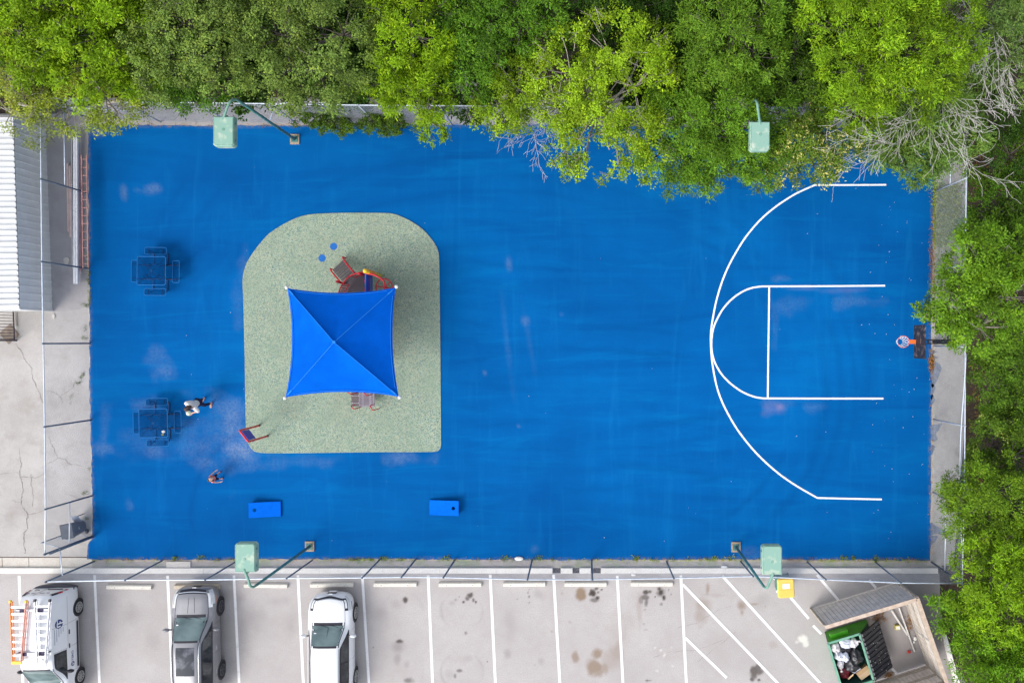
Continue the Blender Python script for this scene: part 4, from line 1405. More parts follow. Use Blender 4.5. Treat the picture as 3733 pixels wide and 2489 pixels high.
# rusty plate over a drain beside it
dq = P(22, 762)
tag(MB().box((dq.x, dq.y - .1, .016), (.62, .62, .016), .72).build('drain_cover', M('rusty_plate', (.19, .15, .12), .85, .3, 6)), 'square rusty drain cover under the black railing', 'drain cover')

# ------------------------------------------------------------------ ladders and planks stored along the west fence
m_alu = M('aluminium', (0.76, 0.77, 0.80), 0.45, 0.06, 5, metal=.15)
m_sal = M('faded_red_fibreglass', (0.50, 0.25, 0.22), 0.75, 0.25, 4)
m_pink = M('faded_pink_wood', (0.62, 0.45, 0.40), 0.8, 0.2, 5)


def W2(x, y, h=0.0): return S(x / 2.063, 400 + y / 2.063, h)


def ladder(name, label, group, pA, pB, wd, rail_w, rail_h, mat, nrung, up=(0, 0, 1), mat_r=None, extra=None):
    """straight ladder from pA to pB, rails wd apart"""
    root = thing(name, label, 'ladder', (pA.x, pA.y, 0), group=group)
    d_ = (pB - pA).normalized()
    s_ = d_.cross(Vector(up)).normalized()
    for k in (-1, 1):
        MB().beam(pA + s_ * k * wd / 2, pB + s_ * k * wd / 2, rail_w, rail_h, up=up).build('rail', mat, root)
    for i in range(nrung):
        c_ = pA.lerp(pB, (i + .5) / nrung)
        MB().tube([c_ - s_ * wd / 2, c_ + s_ * wd / 2], .016, 6).build('rung', mat_r or mat, root)
    return root


ladder('extension_ladder', 'long aluminium extension ladder lying along the left fence', 'stored ladders by the shed', W2(570, 158, .3), W2(572, 1310, .3), .10, .085, .10, m_alu, 19, mat_r=m_hole)
ladder('extension_ladder', 'shorter wide aluminium ladder section lying against the long one by the fence', 'stored ladders by the shed', W2(549, 206, .2), W2(556, 1195, .2), .02, .075, .09, m_alu, 17, mat_r=m_hole)
ladder('fibreglass_ladder', 'salmon red ladder rail lying right of the aluminium ladder', 'stored ladders by the shed', W2(592, 330, .18), W2(602, 1215, .18), .05, .05, .09, m_sal, 15)
ladder('fibreglass_ladder', 'dark red ladder leaning under the fence wire at the court edge', 'stored ladders by the shed', W2(633, 345, .5), W2(645, 1190, .5), .22, .035, .05, m_sal, 14)
for i, (x_, ya, yb_, lab) in enumerate([(512, 405, 920, 'faded pink plank at the far left of the stored ladders'), (530, 425, 960, 'faded pink plank beside the aluminium ladder')]):
    a, b_ = W2(x_, ya, .08), W2(x_ + 8, yb_, .08)
    tag(MB().beam(a, b_, .085, .12).build('timber_plank', m_pink), lab, 'plank', 'pink planks')
q = W2(504, 1140)
tag(MB().prism([(q.x + .12 * math.cos(a) * (1 + .25 * math.sin(3 * a)), q.y + .17 * math.sin(a)) for a in np.linspace(0, 2 * PI, 14, endpoint=False)], 0.004, .05).build('stone', m_walk), 'pale stone lying between shed and fence', 'stone')
q = P(124, 727)
tag(MB().prism([(q.x + .06 * math.cos(a), q.y + .11 * math.sin(a)) for a in np.linspace(0, 2 * PI, 10, endpoint=False)], 0.004, .04).build('stone', m_walk), 'small white stone below the corner of the shed', 'stone')

# ------------------------------------------------------------------ dark cart and grey panel by the gate
m_cart = M('dark_grey_plastic', (0.045, 0.055, 0.075), 0.6, 0.25, 9, bump=.2)
m_slate = M('blue_grey_panel', (0.30, 0.34, 0.44), 0.6, 0.12, 20)
cq = S(299, 1917)
ct = thing('wheeled_cart', 'dark grey wheeled rubbish cart just outside the open gate', 'cart', (cq.x, cq.y, 0), .18)
mb = MB()
vs = []
for z, kx, ky in ((.05, .20, .22), (.55, .24, .27), (.98, .27, .30)):
    for a in range(8):
        an = (a + .5) * PI / 4
        vs.append((kx * 1.08 * math.copysign(abs(math.cos(an)) ** .6, math.cos(an)), ky * 1.08 * math.copysign(abs(math.sin(an)) ** .6, math.sin(an)), z))
fs = [tuple(range(7, -1, -1)), tuple(range(16, 24))]
for l in (0, 8):
    for i in range(8):
        fs.append((l + i, l + (i + 1) % 8, l + 8 + (i + 1) % 8, l + 8 + i))
MB().add(vs, fs).build('bin_body', m_cart, ct, local=True)
MB().box((0, 0, 1.01), (.56, .62, .05), top=.9).build('lid', m_cart, ct, local=True)
MB().tube([(-.2, -.3, .98), (.2, -.3, .98)], .02, 8).build('handle', m_cart, ct, local=True)
for k in (-1, 1):
    MB().tube([(k * .21, -.24, .1), (k * .26, -.24, .1)], .1, 12).build('wheel', m_blk, ct, local=True)
MB().box((.27, .0, .62), (.004, .10, .03)).build('sticker', m_white, ct, local=True)
gq = S(283, 1889, .4)
gp = tag(MB().add([(-.15, -.17, 0), (.17, -.13, 0), (.15, .17, .30), (-.13, .14, .30), (-.15, -.17, -.03), (.17, -.13, -.03), (.15, .17, .27), (-.13, .14, .27)],
                  [(0, 1, 2, 3), (7, 6, 5, 4), (0, 4, 5, 1), (1, 5, 6, 2), (2, 6, 7, 3), (3, 7, 4, 0)]).build('grey_panel', m_slate), 'square blue-grey panel leaning against the dark cart', 'panel')
gp.location = (gq.x, gq.y, .38)
MB().beam((0, .1, -.4), (0, .1, .2), .03, .03, up=(1, 0, 0)).build('prop', m_cart, gp, local=True)

# ------------------------------------------------------------------ wheel stops
m_stop = concrete_mat('wheel_stop_concrete', (0.72, 0.68, 0.60), (0.80, 0.76, 0.69), (0.52, 0.46, 0.39), 18)
m_stopy = concrete_mat('yellowed_wheel_stop', (0.52, 0.44, 0.33), (0.62, 0.55, 0.44), (0.22, 0.17, 0.12), 12)
stops = [(391, 553, 2139, 'wheel stop between the van and the grey car'), (637, 800, 2138, 'yellowed, chipped wheel stop in front of the grey car'), (891, 1048, 2134, 'wheel stop between the grey car and the white car'), (1132, 1288, 2132, 'wheel stop in front of the white car'),
         (1363, 1519, 2130, 'wheel stop in the first empty bay right of the white car'), (1600, 1755, 2130, 'wheel stop in the second empty bay right of the white car'), (1835, 1988, 2129, 'wheel stop in the third empty bay right of the white car'),
         (2058, 2211, 2129, 'wheel stop with a round brown stain against it'), (2300, 2452, 2128, 'wheel stop nearest the hatched lines')]
for i, (xa, xb, yy, lab) in enumerate(stops):
    a, b_ = S(xa, yy, .06), S(xb, yy, .06)
    root = thing('wheel_stop', lab, 'wheel stop', ((a.x + b_.x) / 2, a.y, 0), random.uniform(-.012, .012), 'concrete wheel stops')
    L_ = abs(b_.x - a.x)
    vs = []
    for x_ in (-L_ / 2, L_ / 2):
        for y_, z in ((-.10, 0), (-.085, .09), (-.055, .125), (.055, .125), (.085, .09), (.10, 0)):
            vs.append((x_, y_, z))
    fs = [tuple(range(5, -1, -1)), tuple(range(6, 12))] + [(k, (k + 1) % 6, 6 + (k + 1) % 6, 6 + k) for k in range(6)]
    MB().add(vs, fs).build('stop_body', m_stopy if i == 1 else m_stop, root, local=True)
    for x_ in (-L_ * .32, L_ * .30):
        MB().tube([(x_, -.02, .12), (x_, -.02, .129)], .014, 8).build('spike_head', m_hole, root, local=True)

# ------------------------------------------------------------------ yellow-lidded recycling bin
m_yl = M('yellow_lid', (0.80, 0.50, 0.10), 0.45, 0.06, 3)
m_gb = M('green_bin', (0.05, 0.22, 0.17), 0.5, 0.15, 5)
bq = S(2866, 2144, 1.06)
rb = thing('recycling_bin', 'green wheeled bin with a yellow lid and white sticker, under the fence', 'bin', (bq.x, bq.y, 0), .05)
MB().box((0, .02, .5), (.50, .55, .92), top=1.22).build('bin_body', m_gb, rb, local=True)
lp = []
for k, (sx_, sy_, z) in enumerate(((.70, .82, .97), (.70, .82, 1.02), (.62, .74, 1.07))):
    lp.append([(p.x, p.y, z) for p in rrect(sx_, sy_, .09, 0, 4)])
nn = len(lp[0])
vs = [p for l in lp for p in l]
fs = [tuple(range(2 * nn, 3 * nn)), tuple(range(nn - 1, -1, -1))] + [(l * nn + i, l * nn + (i + 1) % nn, (l + 1) * nn + (i + 1) % nn, (l + 1) * nn + i) for l in (0, 1) for i in range(nn)]
lid = MB().add(vs, fs).build('lid', m_yl, rb, local=True)
MB().box((.0, .09, 1.075), (.30, .21, .006)).build('sticker', m_white, lid, local=True)
MB().box((.0, -.055, 1.072), (.60, .012, .006)).build('lid_crease_shade', M('lid_shadow_yellow', (.62, .36, .05), .5), lid, local=True)  # crease shadow painted on as a strip of darker yellow
MB().tube([(-.24, .42, .98), (.24, .42, .98)], .018, 8).build('handle', m_blk, rb, local=True)
for k in (-1, 1):
    MB().tube([(k * .27, .26, .11), (k * .32, .26, .11)], .11, 12).build('wheel', m_blk, rb, local=True)
MB().add([(-.42, -.15, .955), (-.34, -.05, .96), (-.34, -.22, .96)], [(0, 1, 2)]).build('paper_corner', m_white, rb, local=True)

# ================================================================== bin enclosure
m_plank = M('weathered_grey_plank', (0.66, 0.60, 0.555), 0.85, 0.16, 3.5, bump=.3)
m_plank2 = M('sunlit_tan_plank', (0.62, 0.565, 0.51), 0.85, 0.12, 3.5, bump=.3)  # lit copy of the plank colour, sunlight put into its tone
m_cap = M('tan_timber_cap', (0.52, 0.39, 0.30), 0.8, 0.16, 5, col2=(.62, .50, .41), bump=.3)
m_frame = M('grey_timber_rail', (0.40, 0.35, 0.29), 0.85, 0.15, 4)
EH = 2.15
m_back = M('dark_gap_sheet', (.11, .09, .075), .9, .2, 4)  # dark sheet added behind the planks so their gaps read as shade
C0, C1_, C2, C3 = S(2955, 2219), S(3273, 2122), S(3377, 2421), S(3100, 2512)
enc = thing('bin_enclosure', 'timber plank enclosure open to the left round the green dumpster', 'enclosure', (C1_.x, C1_.y, 0))


def plank_wall(a, b_, n, inner, mats=(m_plank,), wname='plank', back=1):
    d_ = (b_ - a).normalized()
    nr_ = Vector((-d_.y, d_.x, 0))
    for i in range(n):
        p0, p1 = a.lerp(b_, i / n), a.lerp(b_, (i + 1) / n)
        g_ = d_ * .007
        z1 = EH - random.uniform(0, .012)
        off = nr_ * random.uniform(-.003, .003)
        q0, q1 = p0 + g_ + off, p1 - g_ + off
        MB().beam(Vector((q0.x, q0.y, z1 / 2 + .03)), Vector((q1.x, q1.y, z1 / 2 + .03)), .022, z1 - .06).build(wname, random.choice(mats), enc)
    q0, q1 = a + nr_ * inner * .0175 * back, b_ + nr_ * inner * .0175 * back
    MB().beam(Vector((q0.x, q0.y, EH / 2)), Vector((q1.x, q1.y, EH / 2)), .007, EH - .14).build('gap_shade_sheet', m_back, enc)  # added sheet that stops light leaking between the planks
    for z in (.35, 1.1, 1.85):
        q0, q1 = a + nr_ * inner * .046, b_ + nr_ * inner * .04
        MB().beam(Vector((q0.x, q0.y, z)), Vector((q1.x, q1.y, z)), .045, .09).build('stringer', m_frame, enc)
    q0, q1 = a + nr_ * inner * .03, b_ + nr_ * inner * .03
    MB().beam(Vector((q0.x, q0.y, EH + .025)) , Vector((q1.x, q1.y, EH + .025)), .15, .04).build('cap_board', m_cap, enc)


plank_wall(C0, C1_ - (C1_ - C0).normalized() * .08, 22, -1)
plank_wall(C1_, C2, 21, -1, (m_plank2,), back=-1)
plank_wall(C2 - (C2 - C3).normalized() * .08, C3, 19, -1, back=-1)
for q in (C0, C1_, C2):
    MB().beam((q.x, q.y, 0), (q.x, q.y, EH - .02), .10, .10, up=(1, 0, 0)).build('corner_post', m_frame, enc)
# loose stay on the east wall
q0, q1 = S(3330, 2290, .6), S(3406, 2352, 2.0)
MB().tube([q0, q1], .014, 6).build('stay', m_galv, enc)

# ------------------------------------------------------------------ dumpster
m_dg = M('bright_green_steel', (0.055, 0.34, 0.008), 0.55, 0.2, 2.5)
m_dt = M('faded_teal_green_steel', (0.13, 0.36, 0.24), 0.6, 0.15, 4, col2=(.2, .42, .3))
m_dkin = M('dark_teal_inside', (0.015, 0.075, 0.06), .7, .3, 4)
m_lid = M('black_ribbed_plastic', (0.020, 0.023, 0.033), 0.42, 0.25, 6)
uu = Vector((.9566, .2914, 0)); vv = Vector((.2914, -.9566, 0))
D0 = S(2987, 2304)
DL, DW, DH = 1.36, 2.02, 1.28
du = thing('dumpster', 'green steel dumpster, lid flipped back, full of rubbish bags', 'dumpster', (D0.x, D0.y, 0))
def Dp(u_, v_, z): return D0 + uu * u_ + vv * v_ + Vector((0, 0, z))


def slab(pts, th, inward):
    """thickened polygon"""
    nrm_ = inward.normalized() * th
    n_ = len(pts)
    mb = MB().add(list(pts) + [p + nrm_ for p in pts], [tuple(range(n_)), tuple(range(2 * n_ - 1, n_ - 1, -1))] + [(i, n_ + i, n_ + (i + 1) % n_, (i + 1) % n_) for i in range(n_)])
    return mb


BK = 2.05
slab([Dp(.2, 0, .1), Dp(BK, 0, .1), Dp(BK - .05, 0, .45), Dp(DL, 0, DH), Dp(0, 0, DH - .06)], .03, vv).build('north_side', m_dg, du)
slab([Dp(.2, DW, .1), Dp(BK, DW, .1), Dp(BK - .05, DW, .45), Dp(DL, DW, DH), Dp(0, DW, DH - .06)], .03, -vv).build('south_side', m_dkin, du)
slab([Dp(.2, 0, .1), Dp(0, 0, DH - .06), Dp(0, DW, DH - .06), Dp(.2, DW, .1)], .03, uu).build('front_side', m_dt, du)
slab([Dp(BK - .05, 0, .45), Dp(DL, 0, DH - .01), Dp(DL, DW, DH - .01), Dp(BK - .05, DW, .45)], .03, -uu).build('sloped_back', m_dkin, du)
slab([Dp(.2, 0, .1), Dp(.2, DW, .1), Dp(BK, DW, .1), Dp(BK, 0, .1)], .03, Vector((0, 0, 1))).build('floor_plate', m_dkin, du)
for a, b_ in (((0, 0), (0, DW)), ((0, 0), (DL, 0)), ((DL, 0), (DL, DW)), ((0, DW), (DL, DW))):
    MB().beam(Dp(*a, DH), Dp(*b_, DH), .085 if a != (DL, 0) else .10, .07).build('top_lip', m_dt, du)
# fork pocket on the north side
MB().add([Dp(.25, -.005, .70), Dp(1.0, -.005, .70), Dp(1.0, -.16, .70), Dp(.25, -.16, .70), Dp(.25, -.005, .95), Dp(1.0, -.005, .95), Dp(1.0, -.16, .95), Dp(.25, -.16, .95)],
         [(0, 1, 2, 3), (7, 6, 5, 4), (0, 4, 5, 1), (1, 5, 6, 2), (2, 6, 7, 3), (3, 7, 4, 0)]).build('fork_pocket', M('lime_green_steel', (.09, .48, .02), .5, .15, 3), du)
# ribbed lid hanging over the sloped back
lidn = 11
L0, L1 = [Dp(DL + .06, 0, DH + .06), Dp(DL + .06, DW, DH + .06)], [Dp(BK + .38, -.06, .60), Dp(BK + .38, DW + .02, .60)]
nl = ((L0[1] - L0[0]).cross(L1[0] - L0[0])).normalized()
if nl.z < 0: nl = -nl
lidroot = slab([L0[0], L0[1], L1[1], L1[0]], .012, -nl).build('lid', m_lid, du)
for i in range(lidn):
    f0_, f1_ = (i + .12) / lidn, (i + .72) / lidn
    q = [L0[0].lerp(L0[1], f0_), L0[0].lerp(L0[1], f1_), L1[0].lerp(L1[1], f1_), L1[0].lerp(L1[1], f0_)]
    c_ = sum(q, Vector()) / 4
    up_ = [c_ + (p - c_) * .97 + nl * .035 for p in q]
    MB().add(q + up_, [(4, 5, 6, 7), (0, 1, 5, 4), (1, 2, 6, 5), (2, 3, 7, 6), (3, 0, 4, 7)]).build('lid_rib', m_lid, lidroot)
MB().tube([Dp(DL + .04, -.02, DH + .05), Dp(DL + .04, DW + .02, DH + .05)], .022, 8).build('hinge_rod', m_lid, du)
sp_ = MB()
m_splat = M('white_splash', (.6, .6, .58), .8)
for i in range(46):
    f, g_ = random.random(), random.random()
    p = L0[0].lerp(L0[1], f).lerp(L1[0].lerp(L1[1], f), max(.1, min(.95, random.gauss(.55, .22)))) + nl * .041
    r = random.choice((.008, .012, .02))
    a1 = (L0[1] - L0[0]).normalized(); b1 = (L1[0] - L0[0]).normalized()
    sp_.add([p + a1 * r * math.cos(k * PI / 3) + b1 * r * math.sin(k * PI / 3) for k in range(6)], [tuple(range(6))])
tag(sp_.build('splashes', m_splat, lidroot), kind='stuff')

# rubbish
m_bb = M('black_bag_film', (0.028, 0.027, 0.032), 0.28, 0.3, 6, bump=.8, bscale=14)
m_wbag = M('white_bag_film', (0.60, 0.63, 0.72), 0.45, 0.12, 6, bump=.8, bscale=14)
m_wbag2 = M('off_white_bag_film', (0.62, 0.58, 0.60), 0.5, 0.15, 6, bump=.8, bscale=14)


def bag(u_, v_, z, rx, ry, rz_, mat, label, knot=None, seed=0, cat='rubbish bag', name='rubbish_bag', group='bags in the dumpster'):
    rx, ry, rz_, z = rx * 1.22, ry * 1.22, rz_ * 1.15, z + .06
    c0 = Dp(u_, v_, z)
    root = thing(name, label, cat, (c0.x, c0.y, z), group=group)
    rr = random.Random(seed)
    ph = [rr.uniform(0, 6.28) for _ in range(6)]
    mb = MB()
    nu, nv = 22, 14
    vs, fs = [], []
    for j in range(nv + 1):
        th = PI * j / nv
        for i in range(nu):
            fi = 2 * PI * i / nu
            k = 1 + .10 * math.sin(3 * fi + ph[0] + 2 * th) + .07 * math.sin(5 * fi + ph[1] - 3 * th) + .05 * math.sin(9 * fi + ph[2]) * math.sin(th) + .05 * math.sin(7 * th + ph[3])
            k += rr.uniform(-.03, .03)
            vs.append(c0 + Vector((rx * k * math.sin(th) * math.cos(fi), ry * k * math.sin(th) * math.sin(fi), rz_ * k * math.cos(th))))
    for j in range(nv):
        for i in range(nu):
            fs.append((j * nu + i, (j + 1) * nu + i, (j + 1) * nu + (i + 1) % nu, j * nu + (i + 1) % nu))
    mb.add(vs, fs)
    mb.build('bag_body', mat, root, smooth=True)
    if knot:
        kd = Vector((knot[0], knot[1], .5)).normalized()
        tip = c0 + Vector((kd.x * rx, kd.y * ry, kd.z * rz_)) * 1.0
        MB().tube([tip - kd * .05, tip + kd * .04, tip + kd * .08, tip + kd * .15], [.09, .03, .025, .06], 8).build('knot', mat, root, smooth=True)
    return root


bag(.72, 1.22, 1.0, .25, .27, .22, m_bb, 'big black rubbish bag in the middle of the open dumpster', (.1, .9), 1)
bag(.98, .95, 1.0, .22, .30, .22, m_bb, 'black rubbish bag against the hinge side of the dumpster', (-.3, .8), 2)
bag(.66, .52, .86, .30, .22, .16, m_bb, 'flat navy-black bag below the white bags', None, 3)
bag(.25, .32, 1.06, .17, .18, .15, m_wbag2, 'knotted off-white bag in the dumpster corner nearest the fork pocket', (.2, -.8), 4)
bag(.74, .26, 1.08, .24, .17, .13, m_wbag, 'pale translucent bag at the upper lip of the dumpster', None, 5)
bag(1.05, .34, 1.10, .15, .17, .12, m_wbag2, 'white bag with red print beside the hinge rod', (.5, .3), 6)
bag(.30, .72, 1.04, .17, .15, .13, m_wbag, 'white bag on the left of the dumpster, above the black bag', None, 7)
bag(.52, .82, 1.05, .16, .16, .13, m_wbag, 'white bag in the centre of the dumpster', None, 8)
bag(.27, 1.08, 1.02, .12, .14, .11, m_wbag2, 'small crumpled spotted bag by the front lip of the dumpster', (0, -.5), 9)
bag(.35, 1.55, .75, .22, .2, .15, M('dark_red_bag', (.16, .01, .02), .5, .3, 8), 'dark red bag low in the dumpster beside the box', None, 10)
m_card = M('brown_cardboard', (0.42, 0.27, 0.14), 0.85, 0.1, 4)
m_card2 = M('pale_cardboard', (0.52, 0.37, 0.22), 0.85, 0.08, 4)
bc = Dp(1.08, 1.62, .95)
cb = thing('cardboard_box', 'open brown cardboard box at the near end of the dumpster', 'box', (bc.x, bc.y, .85), .62)
MB().box((0, 0, .08), (.56, .17, .24)).build('carton', m_card, cb, local=True)
MB().add([(-.28, -.085, .20), (.28, -.085, .20), (.26, -.26, .26), (-.26, -.26, .26), (-.28, -.085, .195), (.28, -.085, .195), (.26, -.26, .255), (-.26, -.26, .255)], [(0, 1, 2, 3), (7, 6, 5, 4), (0, 4, 5, 1), (1, 5, 6, 2), (2, 6, 7, 3), (3, 7, 4, 0)]).build('flap', m_card2, cb, local=True)
bc = Dp(.55, 1.82, .9)
st_ = tag(MB().beam(Dp(.42, 1.80, .98), Dp(.66, 1.60, 1.12), .06, .02).build('timber_offcut', m_card2), 'pale timber offcut sticking out of the dumpster rubbish', 'offcut')
bc = Dp(.85, 1.55, .98)
tag(MB().prism([(bc.x + .2 * math.cos(a), bc.y + .12 * math.sin(a + .4)) for a in np.linspace(0, 2 * PI, 9, endpoint=False)], .95, 1.0).build('plastic_sheet', m_wbag), 'pale blue plastic sheet under the cardboard box', 'plastic sheet')

# loose things on the enclosure floor
def E4(x, y, h=0.0): return S(2880 + x / 3.7935, 2080 + y / 3.7935, h)


pw = M('white_painted_timber', (.62, .60, .57), .7, .15, 4)
tag(MB().beam(E4(1505, 510, .12), E4(1722, 1118, .05), .055, .04).build('timber_batten', pw), 'long white batten lying on the enclosure floor', 'batten', 'white battens')
tag(MB().beam(E4(1400, 545, .13), E4(1625, 890, .09), .07, .03).build('timber_batten', pw), 'short white batten crossing the long one on the enclosure floor', 'batten', 'white battens')
q = E4(1472, 770)
yb = thing('carton', 'small yellow carton on the enclosure floor beside the battens', 'carton', (q.x, q.y, 0), .1)
MB().box((0, 0, .08), (.20, .18, .16)).build('carton_body', M('pale_yellow_card', (.62, .52, .14), .8), yb, local=True)
MB().box((.01, 0, .163), (.15, .13, .006)).build('carton_label', m_white, yb, local=True)
q = E4(1638, 1115)
tag(MB().tube([(q.x - .05, q.y, .06), (q.x + .05, q.y + .02, .06)], .055, 10).build('drink_can', M('red_can', (.6, .03, .03), .4)), 'red drink can at the corner of the dumpster lid', 'can')
for i, (x_, y_, r, lab) in enumerate([(1722, 930, .08, 'white crumpled paper cup near the enclosure wall'), (1710, 980, .05, 'small white scrap below the paper cup')]):
    q = E4(x_, y_)
    tag(MB().sphere((q.x, q.y, r * .7), r, 8, 5, (1, 1.2, .7)).build('paper_scrap', m_white), lab, 'litter')
# ================================================================== vehicles
def mono(xs, ys, q):
    """monotone cubic through (xs, ys)"""
    xs, ys = np.array(xs, float), np.array(ys, float)
    h = np.diff(xs); d = np.diff(ys) / h
    m_ = np.zeros(len(xs))
    m_[0], m_[-1] = d[0], d[-1]
    for i in range(1, len(xs) - 1):
        m_[i] = 0 if d[i - 1] * d[i] <= 0 else 2 * d[i - 1] * d[i] / (d[i - 1] + d[i])
    i = np.clip(np.searchsorted(xs, q) - 1, 0, len(xs) - 2)
    t_ = (q - xs[i]) / h[i]
    return ((1 + 2 * t_) * (1 - t_) ** 2 * ys[i] + t_ * (1 - t_) ** 2 * h[i] * m_[i] + t_ * t_ * (3 - 2 * t_) * ys[i + 1] + t_ * t_ * (t_ - 1) * h[i] * m_[i + 1])


class Car:
    """lofted body. local frame: nose at y=0 pointing +y, body runs to y=-L"""
    def __init__(self, st):
        self.st = np.array(st, float)

    def prm(self, s):
        return [float(mono(self.st[:, 0], self.st[:, k], s)) for k in range(1, 8)]

    def prof(self, s):
        w_, zg, zm, zb, wb, wr, zr = self.prm(s)
        e = zr - .06 if zr - zb > .2 else zb + (zr - zb) * .55
        return [(w_ * .80, zg), (w_ * .93, zg + .04), (w_ * .985, zg + .18), (w_, zm), (w_ * .992, zb - .10), (wb, zb), ((wb + wr) / 2, (zb + e) / 2), (wr, e),
                (wr - .06, zr - (zr - e) * .3), (wr * .55, zr + .012), (0, zr + .02)]

    def body(self, root, mat, ns=56):
        s0, s1 = self.st[0, 0], self.st[-1, 0]
        ss = np.unique(np.concatenate([np.linspace(s0, s1, ns), self.st[:, 0]]))
        vs, fs = [], []
        npf = 21
        for s in ss:
            pr = self.prof(s)
            row = [(x, -s, z) for x, z in pr] + [(-x, -s, z) for x, z in pr[-2::-1]]
            vs += row
        for i in range(len(ss) - 1):
            for k in range(npf - 1):
                fs.append((i * npf + k, i * npf + k + 1, (i + 1) * npf + k + 1, (i + 1) * npf + k))
        fs.append(tuple(range(npf - 1, -1, -1)))
        fs.append(tuple((len(ss) - 1) * npf + k for k in range(npf)))
        o = MB().add(vs, fs).build('body', mat, root, local=True, smooth=True)
        md = o.modifiers.new('split', 'EDGE_SPLIT'); md.split_angle = math.radians(38)
        return o

    def side(self, s, t_, sgn):
        pr = self.prof(s)
        a, b_ = pr[5], pr[7]
        return Vector((sgn * (a[0] + (b_[0] - a[0]) * t_), -s, a[1] + (b_[1] - a[1]) * t_))

    def low(self, s, z, sgn):
        """point on the lower flank at height z"""
        pr = self.prof(s)[:6]
        zs = [p[1] for p in pr]; xs = [p[0] for p in pr]
        return Vector((sgn * float(np.interp(z, zs, xs)), -s, z))

    def top(self, s, f):
        """point on the top surface; f in -1..1 across"""
        pr = self.prof(s)[7:]
        wr = pr[0][0]
        x = abs(f) * wr
        xs = [p[0] for p in pr][::-1]; zs = [p[1] for p in pr][::-1]
        return Vector((math.copysign(x, f), -s, float(np.interp(x, xs, zs))))

    def patch(self, fn, us, vs_, off, name, mat, root, smooth=True, th=0.0):
        g_ = [[fn(u_, v_) for v_ in vs_] for u_ in us]
        nu, nv = len(us), len(vs_)
        cen = Vector((0, sum(p.y for r in g_ for p in r) / (nu * nv), .7))
        verts, fs = [], []
        for i in range(nu):
            for j in range(nv):
                a = g_[min(i + 1, nu - 1)][j] - g_[max(i - 1, 0)][j]
                b_ = g_[i][min(j + 1, nv - 1)] - g_[i][max(j - 1, 0)]
                n_ = a.cross(b_)
                if n_.length < 1e-9: n_ = Vector((0, 0, 1))
                n_.normalize()
                if n_.dot(g_[i][j] - cen) < 0: n_ = -n_
                verts.append(g_[i][j] + n_ * off)
        for i in range(nu - 1):
            for j in range(nv - 1):
                fs.append((i * nv + j, i * nv + j + 1, (i + 1) * nv + j + 1, (i + 1) * nv + j))
        return MB().add(verts, fs).build(name, mat, root, local=True, smooth=smooth)


m_tyre = M('tyre_rubber', (0.016, 0.016, 0.018), 0.85, .2)
m_rim = M('alloy_rim', (0.45, 0.45, 0.44), 0.35, .1, 6, metal=.6)
m_rimd = M('dark_rim', (0.10, 0.10, 0.11), 0.4, .2, 6, metal=.5)
m_trim = M('black_trim', (0.018, 0.016, 0.026), 0.55, .15)
m_chrome = M('chrome', (0.75, 0.77, 0.80), 0.15, .05, metal=.9)
m_red_l = M('red_lamp', (0.55, 0.01, 0.03), 0.2, .1)
m_clr = M('clear_lamp', (0.62, 0.64, 0.66), 0.12, .1)
m_amb = M('amber_lamp', (0.7, 0.2, 0.04), .25, .1)
m_plate = M('licence_plate', (.62, .62, .64), .5, .05)

m_glass, t, b = new_mat('car_glass')
tc = t.nodes.new('ShaderNodeTexCoord').outputs['Object']
c = node_mix(t, node_noise(t, tc, 1.1, 3, .5, .35, .7, dist=.2), (0.05, 0.085, 0.09), (0.20, 0.27, 0.27))  # pale patches paint sky reflections and the dash into the glass
t.links.new(c, b.inputs['Base Color'])
b.inputs['Roughness'].default_value = 0.06
b.inputs['Specular IOR Level'].default_value = 0.5
m_sglass, t, b = new_mat('side_glass')
tc = t.nodes.new('ShaderNodeTexCoord').outputs['Object']
c = node_mix(t, node_noise(t, tc, 2.5, 4, .6, .4, .7), (0.016, 0.02, 0.026), (0.07, 0.08, 0.085))
t.links.new(c, b.inputs['Base Color'])
b.inputs['Roughness'].default_value = 0.08


m_roofglass = M('tinted_roof_glass', (0.045, 0.05, 0.065), 0.4, .2, 2.2, col2=(.20, .21, .24), lo=.5, hi=.75, spec=.15)  # paler patches are cloud reflections painted into the roof glass


def wheel(root, x, y, r, wd, rim_mat, sgn, nsp=7):
    w_ = MB().tube([(x - sgn * wd, y, r), (x - sgn * .02, y, r), (x, y, r)], [r, r, r - .03], 22).build('wheel', m_tyre, root, local=True, smooth=False)
    MB().tube([(x - sgn * .03, y, r), (x + sgn * .004, y, r)], [r * .68, r * .68], 20).build('hub_recess', m_trim, w_, local=True)
    rim = MB()
    ring_ = [Vector((x + sgn * .008, y + r * .66 * math.cos(a), r + r * .66 * math.sin(a))) for a in np.linspace(0, 2 * PI, 22, endpoint=False)]
    rim.tube(ring_, .022, 6, closed=True)
    for k in range(nsp):
        a = 2 * PI * k / nsp + .3
        rim.beam((x + sgn * .010, y, r), (x + sgn * .010, y + r * .64 * math.cos(a), r + r * .64 * math.sin(a)), .05, .012, up=(1, 0, 0))
    rim.tube([(x, y, r), (x + sgn * .02, y, r)], .055, 10)
    rim.build('rim', rim_mat, w_, local=True)
    return w_


def wheels(car, root, sF, sR, r, rim_mat, nsp):
    for s in (sF, sR):
        for sgn in (1, -1):
            w_ = car.prm(s)[0]
            MB().tube([(sgn * (w_ - .25), -s, r), (sgn * (w_ + .004), -s, r)], r + .06, 24).build('wheel_arch', m_trim, root, local=True)
            wheel(root, sgn * (w_ + .014), -s, r, .2, rim_mat, sgn, nsp)


